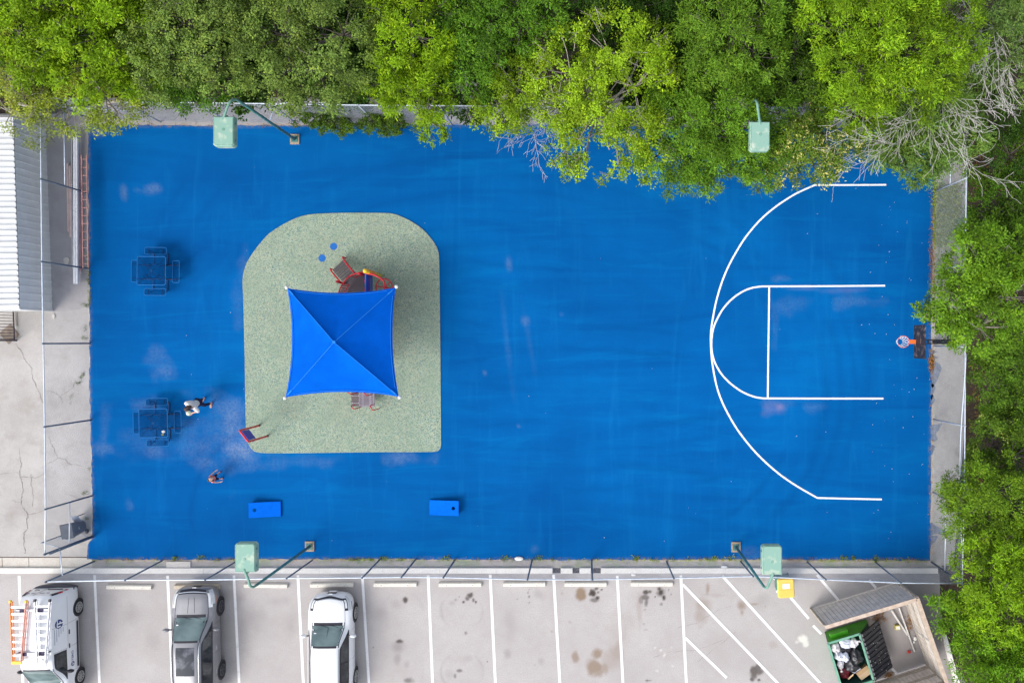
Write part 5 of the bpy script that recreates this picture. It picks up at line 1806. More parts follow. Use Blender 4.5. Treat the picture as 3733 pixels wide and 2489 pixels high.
def seams(car, root, ss_, zlo, sgn_list=(1, -1)):
    for s in ss_:
        for sgn in sgn_list:
            pts = [car.low(s, z, sgn) * 1.0 for z in np.linspace(zlo, car.prm(s)[3] - .02, 6)]
            pts = [p + Vector((sgn * .002, 0, 0)) for p in pts]
            MB().tube(pts, .004, 4).build('door_seam', m_trim, root, local=True)


def mirror(car, root, s, mat):
    for sgn in (1, -1):
        p = car.side(s, .12, sgn)
        MB().beam(p - Vector((sgn * .02, 0, 0)), p + Vector((sgn * .12, .0, .02)), .05, .04).build('mirror_arm', m_trim, root, local=True)
        MB().sphere(p + Vector((sgn * .22, .0, .05)), .15, 12, 8, (.95, .5, .72)).build('mirror', mat, root, local=True, smooth=True)


def suv(name, label, loc, rz, paint, rim_mat, kind):
    #      s    w     zg   zm   zb    wb    wr    zr
    if kind == 'grey':
        st = [(0.00, .60, .32, .52, .70, .54, .46, .76), (.06, .70, .26, .55, .78, .64, .52, .86), (.16, .79, .22, .58, .85, .72, .58, .93), (.40, .875, .20, .60, .90, .80, .655, 1.00), (.80, .905, .20, .62, .945, .83, .685, 1.05),
              (1.08, .905, .2, .62, .975, .845, .70, 1.085), (1.98, .905, .2, .62, 1.02, .85, .575, 1.60), (2.5, .905, .2, .62, 1.03, .85, .575, 1.665), (3.3, .905, .2, .62, 1.04, .85, .57, 1.66), (4.0, .90, .2, .62, 1.06, .83, .54, 1.60),
              (4.22, .89, .22, .62, 1.06, .81, .52, 1.53), (4.5, .86, .28, .64, 1.02, .76, .55, 1.14), (4.64, .80, .34, .62, .95, .70, .52, 1.0)]
        sC, sW = 1.10, 1.94
    else:
        st = [(0.00, .46, .34, .50, .66, .40, .32, .72), (.05, .62, .26, .54, .74, .54, .42, .81), (.14, .755, .22, .57, .82, .67, .52, .90), (.36, .87, .2, .60, .90, .78, .63, .99), (.75, .915, .2, .62, .95, .82, .67, 1.05), (1.14, .92, .2, .62, .99, .835, .685, 1.10),
              (1.94, .92, .2, .62, 1.03, .84, .565, 1.60), (2.5, .92, .2, .62, 1.04, .84, .565, 1.66), (3.3, .92, .2, .62, 1.05, .84, .56, 1.65), (4.0, .91, .2, .62, 1.07, .82, .53, 1.59), (4.25, .9, .22, .62, 1.07, .80, .51, 1.52), (4.55, .86, .28, .64, 1.02, .75, .55, 1.12), (4.67, .80, .34, .62, .95, .7, .52, 1.0)]
        sC, sW = 1.17, 1.90
    car = Car(st)
    root = thing(name, label, 'car', loc, rz, 'vehicles parked in the bays')
    car.body(root, paint)
    L1_ = np.linspace
    car.patch(lambda s, f: car.top(s, f), L1_(sC - .10, sW + .05, 10), L1_(-1.0, 1.0, 13), .006, 'windshield_seal', m_trim, root)
    car.patch(lambda s, f: car.top(s, f), L1_(sC + .02, sW - .03, 10), L1_(-.93, .93, 13), .011, 'windshield', m_glass, root)
    # bonnet creases and vents
    for f in ((-.22, .22) if kind == 'grey' else (-.62, .62)):
        pts = [car.top(s, f * (.72 + .28 * (s / sC)) ) + Vector((0, 0, .004)) for s in L1_(.32, sC - .16, 8)]
        MB().tube(pts, .006, 4).build('bonnet_crease', m_trim if kind == 'grey' else paint, root, local=True)
    # shut line between bonnet and wings
    for sgn in (1, -1):
        pts = [car.top(s, sgn * 1.0) + Vector((0, 0, .003)) for s in L1_(.2, sC - .1, 10)]
        MB().tube(pts, .009 if kind == 'grey' else .005, 4).build('shut_line', m_trim, root, local=True)
    for sgn in (1, -1):
        car.patch(lambda s, t_: car.side(s, t_ * min(1, max(.03, (s - (sC + .12)) / (sW - sC))), sgn), L1_(sC + .22, 4.02, 22), (.0, .3, .6, .9), .004, 'window_surround', m_trim, root)
        for wn, (sa, sb_) in (('front_window', (1.62, 2.62)), ('rear_window', (2.70, 3.60))):
            car.patch(lambda s, t_: car.side(s, min(t_, max(.1, (s - (sC + .12)) / (sW - sC) - .12)), sgn), L1_(sa, sb_, 10), (.10, .35, .6, .8), .008, wn, m_sglass, root)
        for s in (2.45, 3.45):
            p = car.low(s, .86, sgn)
            MB().beam(p + Vector((sgn * .012, -.09, 0)), p + Vector((sgn * .012, .09, 0)), .02, .03).build('door_handle', m_chrome if kind == 'grey' else paint, root, local=True)
        # headlight wrapped round the corner
        car.patch(lambda s, t_: car.low(s, car.prm(s)[3] - .15 + .145 * t_, sgn).lerp(car.side(s, .35, sgn), max(0, t_ - 1)), L1_(.07, .62, 8), (.15, .5, 1.0, 1.6) if kind == 'grey' else (.1, .6, 1.0), .006, 'headlight', m_clr, root)
        car.patch(lambda s, t_: car.low(s, car.prm(s)[3] - .20 + .05 * t_, sgn), L1_(.30, .60, 5), (0, 1.0), .007, 'turn_lamp', m_amb if kind == 'grey' else m_trim, root)
        car.patch(lambda s, t_: car.low(s, .95 + .3 * t_, sgn) if False else car.side(s, t_, sgn), L1_(4.3, 4.52, 4), (-.2, .25), .006, 'tail_lamp', m_red_l, root)
        car.patch(lambda s, t_: car.low(s, .22 + .12 * t_, sgn), L1_(1.3, 3.35, 8), (0, 1.0), .006, 'sill_trim', m_trim, root)
        if kind == 'grey':
            pts = [car.top(s, sgn * .97) + Vector((0, 0, z)) for s, z in zip(L1_(2.02, 4.0, 9), (.01, .05, .055, .055, .055, .055, .055, .05, .01))]
            MB().tube(pts, .02, 7).build('roof_rail', m_chrome, root, local=True, smooth=True)
            pts = [car.top(s, sgn * .90) + Vector((0, 0, .004)) for s in L1_(2.02, 4.0, 9)]
            MB().tube(pts, .012, 5).build('roof_gutter', m_trim, root, local=True)
        else:
            pts = [car.top(s, sgn * 1.0) + Vector((sgn * .004, 0, -.01)) for s in L1_(2.0, 4.0, 9)]
            MB().tube(pts, .01, 5).build('roof_gutter', m_trim, root, local=True)
    seams(car, root, (1.45, 2.66, 3.62), .3)
    mirror(car, root, 1.62, paint)
    # nose: dark grille mouth under the bonnet lip, chrome bar, lamps
    if kind == 'white':
        vee = lambda s, f: car.top(.045 + s + .10 * abs(f) ** 1.6, f)
        car.patch(vee, L1_(.0, .075, 4), L1_(-1, 1, 15), .007, 'upper_grille', m_trim, root)
        car.patch(vee, L1_(.085, .105, 3), L1_(-.9, .9, 15), .009, 'grille_chrome', m_chrome, root)
        for sgn in (1, -1):
            car.patch(lambda s, t_: car.side(s, t_, sgn), L1_(.14, .62, 8), (.1, .5, .98), .006, 'headlight_bezel', m_trim, root)
            car.patch(lambda s, t_: car.side(s, t_, sgn), L1_(.20, .52, 6), (.3, .6, .85), .010, 'headlight_lens', m_clr, root)
    else:
        bow = lambda s, f: car.top(.01 + s + .05 * abs(f) ** 2, f)
        car.patch(bow, L1_(.0, .075, 4), L1_(-1, 1, 13), .007, 'upper_grille', m_trim, root)
        car.patch(bow, L1_(.085, .115, 3), L1_(-1, 1, 13), .010, 'grille_chrome', m_chrome, root)
        car.patch(bow, L1_(.118, .16, 3), L1_(-.95, .95, 13), .006, 'bonnet_gap', m_trim, root)
        for sgn in (1, -1):
            car.patch(lambda s, t_: car.side(s, t_, sgn), L1_(.18, .74, 8), (-.1, .4, .9), .009, 'headlight_lens', m_clr, root)
    # lower nose
    car.patch(lambda x, z: Vector((x, .012 - .10 * (abs(x) / .5) ** 2.2, z)), L1_(-.42, .42, 11), (.40, .52, .66), .0, 'grille', m_trim, root)
    car.patch(lambda x, z: Vector((x, .02 - .10 * (abs(x) / .5) ** 2.2, z)), L1_(-.40, .40, 11), (.68, .71), .0, 'grille_bar', m_chrome if kind == 'grey' else paint, root)
    MB().box((0, .012, .735), (.16, .02, .03)).build('badge', m_chrome, root, local=True)
    if kind == 'white':
        MB().box((.05, .075, .56), (.31, .02, .15)).build('licence_plate', m_plate, root, local=True)
        MB().tube([car.top(1.25, .05) + Vector((0, 0, .02)), car.top(1.62, .04) + Vector((0, 0, .0))], .006, 5).build('mirror_cable', m_trim, root, local=True)
        for x_ in (-.3, -.2, -.1, 0, .1, .2, .3):
            MB().beam(car.top(2.75, x_ / .6) + Vector((0, 0, .002)), car.top(3.95, x_ / .6) + Vector((0, 0, .002)), .012, .006).build('roof_rib', paint, root, local=True)
    else:
        car.patch(lambda s, f: car.top(s, f), L1_(2.17, 3.32, 8), L1_(-.66, .66, 9), .008, 'sunroof', m_roofglass, root)
        MB().beam(car.top(2.68, -.64) + Vector((0, 0, .012)), car.top(2.68, .64) + Vector((0, 0, .012)), .012, .004).build('sunroof_joint', m_trim, root, local=True)
    # wipers
    for f in (-.5, .1):
        MB().tube([car.top(sC - .02, f) + Vector((0, 0, .02)), car.top(sC + .08, f + .55) + Vector((0, 0, .02))], .008, 5).build('wiper', m_trim, root, local=True)
    car.patch(lambda s, f: car.top(s, f), L1_(4.16, 4.47, 5), L1_(-.85, .85, 7), .008, 'rear_glass', m_glass, root)
    wheels(car, root, .90, .90 + 2.70, .345, rim_mat, 6)
    # sticker inside the windscreen
    p = car.top(sC + .28, -.74) + Vector((0, 0, .018))
    MB().box(tuple(p), (.09, .06, .004)).build('registration_sticker', m_plate, root, local=True)
    return root


m_greyp = M('silver_grey_paint', (0.23, 0.23, 0.245), 0.35, 0.05, 2, metal=.35, coat=.4)
m_whitep = M('white_paint', (0.80, 0.805, 0.82), 0.3, 0.02, 2, coat=.5)
suv('parked_car', 'silver grey car with dark sunroof parked nose to the fence', (-16.65, -10.34, 0), .020, m_greyp, m_rimd, 'grey')
suv('parked_car', 'white car with plain white roof parked nose to the fence', (-10.93, -10.60, 0), .005, m_whitep, m_rim, 'white')

# ------------------------------------------------------------------ van
st = [(0.00, .66, .34, .52, .74, .58, .48, .84), (.12, .80, .24, .55, .88, .72, .60, .98), (.42, .855, .21, .6, .99, .80, .68, 1.10), (.85, .862, .21, .62, 1.06, .82, .70, 1.20), (1.02, .862, .21, .62, 1.08, .825, .70, 1.26),
      (1.72, .865, .21, .62, 1.12, .835, .655, 1.76), (2.1, .865, .21, .62, 1.14, .84, .665, 1.83), (3.2, .865, .21, .62, 1.14, .84, .67, 1.85), (4.3, .865, .21, .62, 1.14, .84, .66, 1.83), (4.58, .86, .23, .62, 1.14, .83, .635, 1.76), (4.68, .845, .26, .62, 1.12, .80, .60, 1.70), (4.72, .82, .30, .62, 1.10, .77, .57, 1.66)]
van = Car(st)
m_vanp = M('van_white_paint', (0.79, 0.80, 0.82), 0.32, 0.02, 2, coat=.4)
m_logo = M('navy_vinyl', (0.018, 0.045, 0.20), .5, .1)
vr = thing('parked_van', 'white panel van carrying two ladders, parked tail to the fence', 'van', (-22.55, -15.10, 0), PI + .026, 'vehicles parked in the bays')
van.body(vr, m_vanp)
LN = np.linspace
van.patch(lambda s, f: van.top(s, f), LN(.92, 1.75, 9), LN(-1, 1, 13), .006, 'windshield_seal', m_trim, vr)
van.patch(lambda s, f: van.top(s, f), LN(1.0, 1.69, 9), LN(-.93, .93, 13), .011, 'windshield', m_glass, vr)
for sgn in (1, -1):
    lim = lambda s, t_: min(t_, max(.04, (s - 1.0) / .78))
    van.patch(lambda s, t_: van.side(s, lim(s, t_), sgn), LN(1.08, 2.32, 14), (-.02, .3, .6, .88), .004, 'window_surround', m_trim, vr)
    van.patch(lambda s, t_: van.side(s, max(.06, lim(s, t_) - .08), sgn), LN(1.35, 2.24, 10), (.12, .35, .6, .86), .008, 'door_window', m_sglass, vr)
    for s in (2.42, 3.0):
        p = van.low(s, .98, sgn)
        MB().beam(p + Vector((sgn * .014, -.09, 0)), p + Vector((sgn * .014, .09, 0)), .03, .035).build('door_handle', m_trim, vr, local=True)
    van.patch(lambda s, t_: van.low(s, .36 + .13 * t_, sgn), LN(1.36, 3.28, 10), (0, 1.0), .014, 'side_moulding', m_trim, vr)
    # door shut lines, over lower and upper flank
    for s in (1.30, 2.36, 3.36):
        pts = [van.low(s, z, sgn) for z in LN(.26, 1.12, 6)]
        if s > 2: pts += [van.side(s, f, sgn) for f in LN(.05, .95, 5)]
        MB().tube([p + Vector((sgn * .002, 0, 0)) for p in pts], .004, 4).build('door_seam', m_trim, vr, local=True)
    pts = [van.low(s, 1.05, sgn) + Vector((sgn * .002, 0, 0)) for s in LN(2.4, 4.5, 8)]
    MB().tube(pts, .004, 4).build('slide_track', m_trim, vr, local=True)
    # tail lamp stack on the rear corner
    for k, (z0, z1, mm) in enumerate(((.86, 1.0, m_red_l), (1.0, 1.16, m_clr), (1.16, 1.34, m_red_l), (1.34, 1.62, m_trim))):
        x_ = lambda z: sgn * float(np.interp(z, [.6, 1.10, 1.62], [.835, .79, .60]))
        MB().add([(x_(z0), -4.735, z0), (x_(z0) - sgn * .10, -4.742, z0), (x_(z1) - sgn * .10, -4.742, z1), (x_(z1), -4.735, z1), (x_(z0) + sgn * .02, -4.62, z0), (x_(z1) + sgn * .02, -4.60, z1)],
                 [(0, 1, 2, 3), (4, 0, 3, 5), (3, 2, 1, 0), (5, 3, 0, 4)]).build('tail_lamp', mm, vr, local=True)
mirror(van, vr, 1.45, m_trim)
wheels(van, vr, .88, 3.81, .315, m_rim, 9)
# tail: bumper, doors, plate, handle, lettering
bmp = MB()
prof_ = [Vector((x, -4.74 + .10 * (abs(x) / .86) ** 3, 0)) for x in LN(-.88, .88, 13)]
for a, b_ in zip(prof_[:-1], prof_[1:]):
    bmp.add([(a.x, a.y, .32), (b_.x, b_.y, .32), (b_.x, b_.y - .10, .36), (a.x, a.y - .10, .36), (a.x, a.y - .08, .58), (b_.x, b_.y - .08, .58), (b_.x, b_.y, .60), (a.x, a.y, .60)],
            [(0, 1, 2, 3), (3, 2, 5, 4), (4, 5, 6, 7)])
bmp.build('rear_bumper', M('dark_grey_bumper', (.06, .06, .075), .7, .15, 8), vr, local=True)
MB().tube([(.16, -4.737, z) for z in LN(.62, 1.62, 3)], .005, 4).build('door_seam', m_trim, vr, local=True)
MB().box((-.30, -4.745, .76), (.31, .016, .13)).build('licence_plate', m_plate, vr, local=True)
MB().box((-.26, -4.745, .85), (.62, .02, .035)).build('plate_light_bar', m_trim, vr, local=True)
MB().tube(cat_rom([(.55, -4.74, .92), (.45, -4.765, .95), (.35, -4.74, .92)], 4), .013, 6).build('door_handle', m_trim, vr, local=True)
for x_, w_ in ((.34, .16), (-.02, .20), (-.26, .12), (.58, .16)):
    MB().box((x_, -4.738, 1.32), (w_, .006, .045)).build('rear_lettering', m_logo, vr, local=True)


def on_side(s, z_t, sgn, off=.006):
    return van.side(s, z_t, sgn) if z_t is not None else None


def decal(poly, s0, t0, sgn, scale, name, mat, off=.006):
    """flat shape laid on the upper flank: poly in metres (along, up)"""
    p0, p1 = van.side(s0, t0, sgn), van.side(s0, min(1, t0 + .2), sgn)
    up_ = (p1 - p0).normalized()
    al = Vector((0, 1, 0))
    n_ = al.cross(up_).normalized()
    if n_.x * sgn < 0: n_ = -n_
    pts = [p0 + al * a * scale + up_ * b_ * scale + n_ * off for a, b_ in poly]
    return MB().add(pts, [tuple(range(len(pts)))]).build(name, mat, vr, local=True)


m_decw = M('white_vinyl', (.8, .8, .8), .5, .02)
for sgn in (1, -1):
    decal([(math.cos(a), math.sin(a)) for a in np.linspace(0, 2 * PI, 24, endpoint=False)], 3.48, .48, sgn, .185, 'logo_disc', m_logo)
    for poly in ([(-.22, -1.05), (.08, -1.05), (.08, .55), (-.22, .55)], [(-.22, .30), (.75, .30), (.75, .58), (-.22, .58)], [(.45, -.4), (.75, -.4), (.75, .58), (.45, .58)], [(-.55, -.4), (-.22, -.4), (-.22, -.15), (-.55, -.15)], [(-1.0, .30), (-.22, .30), (-.22, .5), (-1.0, .5)]):
        decal(poly, 3.48, .48, sgn, .185, 'logo_bar', m_decw, .009)
    for k, ln in enumerate((1.0, .82, .55, .40, .30)):
        decal([(-ln * .62, -.012), (0, -.012), (0, .012), (-ln * .62, .012)][::1], 3.30 - ln * .62 - .0, .80 - .15 * k, sgn, 1.0, 'service_text_line', M('grey_vinyl', (.30, .33, .42), .5), .006)
# lettering on the door, built as text
fc = bpy.data.curves.new('door_text', 'FONT')
fc.body = 'TERO'
fc.size = .17
fc.extrude = .001
fo = bpy.data.objects.new('tmp_text', fc)
COL.objects.link(fo)
bpy.context.view_layer.update()
me = bpy.data.meshes.new_from_object(fo.evaluated_get(bpy.context.evaluated_depsgraph_get()))
bpy.data.objects.remove(fo)
me.materials.clear()
me.materials.append(m_logo)
for sgn in (1, -1):
    o = bpy.data.objects.new('door_lettering', me)
    link(o, vr)
    x_ = van.prm(2.0)[0] + .004
    # reads upright from that side: local x of the text runs along the flank
    o.matrix_local = Matrix.Translation(Vector((sgn * x_, -1.72 if sgn < 0 else -2.40, .74))) @ Matrix(((0, 0, sgn, 0), (sgn, 0, 0, 0), (0, 1, 0, 0), (0, 0, 0, 1)))
    MB().tube([(sgn * (x_ - .002), -1.60 if sgn > 0 else -1.60, .79), (sgn * (x_ + .002), -1.60, .79)], .10, 18).build('logo_disc', m_logo, vr, local=True)
    MB().box((sgn * (x_ + .003), -1.60, .80), (.004, .14, .035)).build('logo_bar', m_decw, vr, local=True)
    MB().box((sgn * (x_ + .003), -1.585, .77), (.004, .035, .12)).build('logo_bar', m_decw, vr, local=True)
# rack cross bars with clamps
for s in (2.46, 4.22):
    MB().beam((-.74, -s, 1.93), (.74, -s, 1.93), .08, .04).build('rack_bar', m_alu, vr, local=True)
    for x_ in (-.62, .62):
        MB().box((x_, -s, 1.88), (.06, .10, .12)).build('rack_foot', m_trim, vr, local=True)
    for x_ in (-.42, -.30, .42, .30):
        MB().box((x_, -s, 1.965), (.10, .13, .03)).build('rack_clamp', M('purple_black_rubber', (.035, .02, .08), .6), vr, local=True)

m_lor = M('orange_fibreglass', (0.82, 0.25, 0.035), 0.5, 0.15, 5)
m_lyel = M('yellow_plastic_cap', (0.85, 0.52, 0.03), .5, .1)
m_lsal = M('salmon_fibreglass', (0.72, 0.30, 0.22), .55, .12, 5)
m_aluw = M('bright_aluminium', (0.74, 0.75, 0.78), .35, .05, 5, metal=.25)


def step_ladder(label, XL0, XR0, Y0, XL1, XR1, Y1, z, mL, mR, nrung, cap, endcap):
    root = thing('step_ladder', label, 'ladder', ((XL0 + XR0) / 2, Y0, z), group='ladders on the van roof')
    for (a, b_, mm) in (((XL0, Y0), (XL1, Y1), mL), ((XR0, Y0), (XR1, Y1), mR)):
        MB().beam((*a, z), (*b_, z), .03, .085).build('rail', mm, root)
        MB().beam((*a, z - .13), (*b_, z - .115), .022, .05).build('rear_rail', mm, root)
        MB().box((a[0], a[1] + .03, z), (.07, .10, .10)).build('foot', cap, root)
    for i in range(nrung):
        f = (i + .7) / (nrung + .6)
        l_, r_ = XL0 + (XL1 - XL0) * f, XR0 + (XR1 - XR0) * f
        y_ = Y0 + (Y1 - Y0) * f
        MB().box(((l_ + r_) / 2, y_, z + .005), (abs(r_ - l_) - .03, .075, .025)).build('step', m_aluw, root)
    MB().box(((XL1 + XR1) / 2, Y1 - .03, z + .005), (abs(XR1 - XL1) + .06, .12, .07)).build('top_cap', endcap, root)
    return root


Z_ = 2.045
step_ladder('orange step ladder on the left side of the van roof', -23.46, -22.82, -10.52, -23.36, -23.02, -12.92, Z_, m_lor, m_lsal, 8, m_lyel, m_lyel)
step_ladder('aluminium step ladder on the right side of the van roof', -22.46, -21.86, -10.48, -22.36, -22.04, -13.00, Z_, m_aluw, m_alu, 8, m_trim, m_aluw)
# ================================================================== people
m_skin = M('skin', (0.56, 0.31, 0.22), 0.55, 0.06, 10)
m_skin2 = M('fair_skin', (0.72, 0.45, 0.34), 0.55, 0.06, 10)
m_hair = M('dark_brown_hair', (0.045, 0.022, 0.016), 0.5, 0.3, 30)
m_shirt = M('white_shirt', (0.68, 0.66, 0.66), 0.8, 0.05, 9, bump=.4)
m_navy = M('navy_trousers', (0.008, 0.008, 0.045), 0.8, 0.2, 9)
m_coral = M('coral_top', (0.80, 0.13, 0.09), 0.8, 0.12, 12, col2=(.85, .32, .26))
m_shoe = M('pink_shoe', (0.62, 0.34, 0.28), 0.6, 0.1)
m_purp = M('purple_shoe', (0.16, 0.01, 0.09), 0.6, .3, 30)
m_dark = M('eye_dark', (0.02, .012, .01), .3)
m_lipm = M('lip', (0.45, .12, .11), .5)


def skin_obj(name, verts, edges, radii, mat, parent, root_i=0, sub=2):
    me = bpy.data.meshes.new(name)
    me.from_pydata([tuple(v_) for v_ in verts], edges, [])
    me.materials.append(mat)
    o = bpy.data.objects.new(name, me)
    link(o, parent)
    md = o.modifiers.new('skin', 'SKIN')
    md.use_smooth_shade = True
    if not me.skin_vertices:
        bpy.context.view_layer.objects.active = o
    sv = me.skin_vertices[0].data
    for i, r in enumerate(radii):
        rr = r if isinstance(r, tuple) else (r, r)
        sv[i].radius = rr
        sv[i].use_root = (i == root_i)
    ss = o.modifiers.new('sub', 'SUBSURF')
    ss.levels = 1; ss.render_levels = sub
    return o


class Fig:
    def __init__(self): self.v, self.e, self.r = [], [], []

    def n(self, p, r, prev=None):
        self.v.append(Vector(p)); self.r.append(r)
        i = len(self.v) - 1
        if prev is not None: self.e.append((prev, i))
        return i

    def chain(self, pts, rs, prev):
        for p, r in zip(pts, rs):
            prev = self.n(p, r, prev)
        return prev


def person(name, label, loc, rz, H_, J, mats, hair, shoes, shirt_mat, trouser_mat, head_tilt, sleeve, trouser_len, group):
    """J: joint positions in the person's frame, x right, y forward, z up"""
    root = thing(name, label, 'person', loc, rz, group)
    k = H_ / 1.65
    f = Fig()
    pel = f.n(J['pelvis'], .115 * k)
    wst = f.n(J['waist'], .105 * k, pel)
    chs = f.n(J['chest'], .125 * k, wst)
    nk = f.n(J['neck'], .055 * k, chs)
    hd_ = f.n(J['head'], .06 * k, nk)
    for sd in ('R', 'L'):
        sh = f.n(J['sh' + sd], .058 * k, chs)
        el = f.n(J['el' + sd], .043 * k, sh)
        wr_ = f.n(J['wr' + sd], .030 * k, el)
        d_ = (Vector(J['hd' + sd]) - Vector(J['wr' + sd]))
        pm = f.n(Vector(J['wr' + sd]) + d_ * .45, (.036 * k, .02 * k), wr_)
        # fingers and thumb, curled towards what is held
        dn = d_.normalized()
        s_ = dn.cross(Vector((0, 0, 1)))
        if s_.length < .1: s_ = Vector((1, 0, 0))
        s_.normalize()
        kn = Vector(J['wr' + sd]) + d_ * .62
        curl = Vector(J.get('cu' + sd, (0, 0, -.02)))
        for q in range(4):
            b_ = kn + s_ * (.026 * (q - 1.5)) * k
            ln = (.95, 1.1, 1.0, .8)[q] * .08 * k
            f.chain([b_, b_ + dn * ln * .55 + curl * .3, b_ + dn * ln + curl], [.0095 * k, .0088 * k, .0075 * k], pm)
        tb = Vector(J['wr' + sd]) + d_ * .3
        f.chain([tb + s_ * .035 * k, tb + s_ * .055 * k + dn * .04 * k + curl * .4], [.011 * k, .0085 * k], pm)
        hp = f.n(J['hp' + sd], .085 * k, pel)
        kn_ = f.n(J['kn' + sd], .055 * k, hp)
        an = f.n(J['an' + sd], .035 * k, kn_)
        f.n(J['to' + sd], (.036 * k, .024 * k), an)
    skin_obj('body', f.v, f.e, f.r, mats, root)
    # head: skull, face, ears
    hc = Vector(J['head'])
    rot = Matrix.Rotation(head_tilt[1], 3, 'Z') @ Matrix.Rotation(head_tilt[0], 3, 'X')
    mh = rot
    hr = .105 * k if H_ > 1.3 else .155 * k
    head = MB().sphere(hc, hr, 18, 14, (.80, .92, 1.12), m=mh)
    head.sphere(hc + mh @ Vector((0, .35 * hr, -.55 * hr)), hr * .62, 14, 10, (.9, .8, .8), m=mh)
    head.sphere(hc + mh @ Vector((0, .98 * hr, -.12 * hr)), hr * .17, 8, 6, (.7, 1.0, 1.2), m=mh)
    for sx_ in (-1, 1):
        head.sphere(hc + mh @ Vector((sx_ * .80 * hr, -.05 * hr, -.1 * hr)), hr * .2, 8, 6, (.4, .7, 1.1), m=mh)
    h_o = head.build('head', mats, root, local=True, smooth=True)
    for sx_ in (-1, 1):
        MB().sphere(hc + mh @ Vector((sx_ * .34 * hr, .84 * hr, .10 * hr)), hr * .10, 8, 6, m=mh).build('eye', m_dark, h_o, local=True)
        MB().sphere(hc + mh @ Vector((sx_ * .34 * hr, .84 * hr, .30 * hr)), hr * .13, 8, 5, (1.3, .4, .25), m=mh).build('brow', m_hair, h_o, local=True)
    MB().sphere(hc + mh @ Vector((0, .88 * hr, -.55 * hr)), hr * .15, 8, 6, (1.5, .4, .45), m=mh).build('mouth', m_lipm, h_o, local=True)
    # hair cap: a shell over the back and top, open at the face
    hv, hf = [], []
    nu, nv = 22, 14
    for j in range(nv + 1):
        th = (.02 + .70 * j / nv) * PI
        for i in range(nu):
            fi = 2 * PI * i / nu
            d_ = Vector((math.sin(th) * math.cos(fi) * .86, math.sin(th) * math.sin(fi) * .98, math.cos(th) * 1.16))
            kk = 1.07 + .03 * math.sin(9 * fi)
            # open the face: pull verts facing forward up to the hairline
            if d_.y > (.30 if H_ > 1.3 else .02) and d_.z < (.55 if H_ > 1.3 else .72):
                kk = .80
            hv.append(hc + mh @ (d_ * hr * kk))
    for j in range(nv):
        for i in range(nu):
            hf.append((j * nu + i, (j + 1) * nu + i, (j + 1) * nu + (i + 1) % nu, j * nu + (i + 1) % nu))
    hb = MB().add(hv, hf)
    for st_ in hair:
        hb.tube(cat_rom([hc + mh @ (Vector(p) * hr) for p in st_[0]], 4), [hr * r for r in np.interp(np.linspace(0, 1, (len(st_[0]) - 1) * 4 + 1), np.linspace(0, 1, len(st_[1])), st_[1])], 10)
    hb.build('hair', m_hair, root, local=True, smooth=True)
    # shirt over trunk and upper arms
    g_ = Fig()
    a0 = g_.n(Vector(J['pelvis']) + Vector((0, 0, .01)), .150 * k)
    a1 = g_.n(J['waist'], .142 * k, a0)
    a2 = g_.n(J['chest'], .185 * k, a1)
    g_.n(Vector(J['chest']).lerp(Vector(J['neck']), .62), .088 * k, a2)
    for sd in ('R', 'L'):
        s1 = g_.n(J['sh' + sd], .105 * k, a2)
        s2 = g_.n(Vector(J['sh' + sd]).lerp(Vector(J['el' + sd]), min(1, sleeve)), .088 * k, s1)
        if sleeve > 1:
            g_.n(Vector(J['el' + sd]).lerp(Vector(J['wr' + sd]), sleeve - 1), .058 * k, s2)
    skin_obj('top', g_.v, g_.e, g_.r, shirt_mat, root)
    t_ = Fig()
    a0 = t_.n(Vector(J['pelvis']) - Vector((0, 0, .01)), .128 * k)
    for sd in ('R', 'L'):
        s1 = t_.n(J['hp' + sd], .104 * k, a0)
        kn_ = Vector(J['kn' + sd])
        if trouser_len >= 1:
            s2 = t_.n(kn_, .074 * k, s1)
            t_.n(kn_.lerp(Vector(J['an' + sd]), trouser_len - 1), .055 * k, s2)
        else:
            t_.n(Vector(J['hp' + sd]).lerp(kn_, trouser_len), .088 * k, s1)
    skin_obj('trousers', t_.v, t_.e, t_.r, trouser_mat, root)
    for sd in ('R', 'L'):
        an, to = Vector(J['an' + sd]), Vector(J['to' + sd])
        an = Vector((an.x, an.y, max(.0, an.z - .07 * k)))
        d_ = (to - an); d_.z = 0
        dn = d_.normalized()
        heel = an - dn * .05 * k
        L_ = .25 * k
        mb = MB()
        vs = []
        side_ = Vector((-dn.y, dn.x, 0))
        for q, (fr, wd, hg) in enumerate(((0, .030, .06), (.12, .038, .075), (.35, .040, .07), (.62, .046, .055), (.85, .043, .045), (1.0, .024, .03))):
            c_ = heel + dn * L_ * fr
            zb_ = J.get('lift' + sd, 0.0) * (1 - fr)
            for sx_, z in ((-1, 0), (-1, hg * .6), (-.6, hg), (.6, hg), (1, hg * .6), (1, 0)):
                vs.append(c_ + side_ * sx_ * wd * k + Vector((0, 0, -c_.z + z * k + zb_ + .001)))
        fs = [tuple(range(5, -1, -1)), tuple(range(30, 36))] + [(l * 6 + i, l * 6 + (i + 1) % 6, (l + 1) * 6 + (i + 1) % 6, (l + 1) * 6 + i) for l in range(5) for i in range(6)]
        mb.add(vs, fs).build('shoe', shoes, root, local=True, smooth=True)
    return root


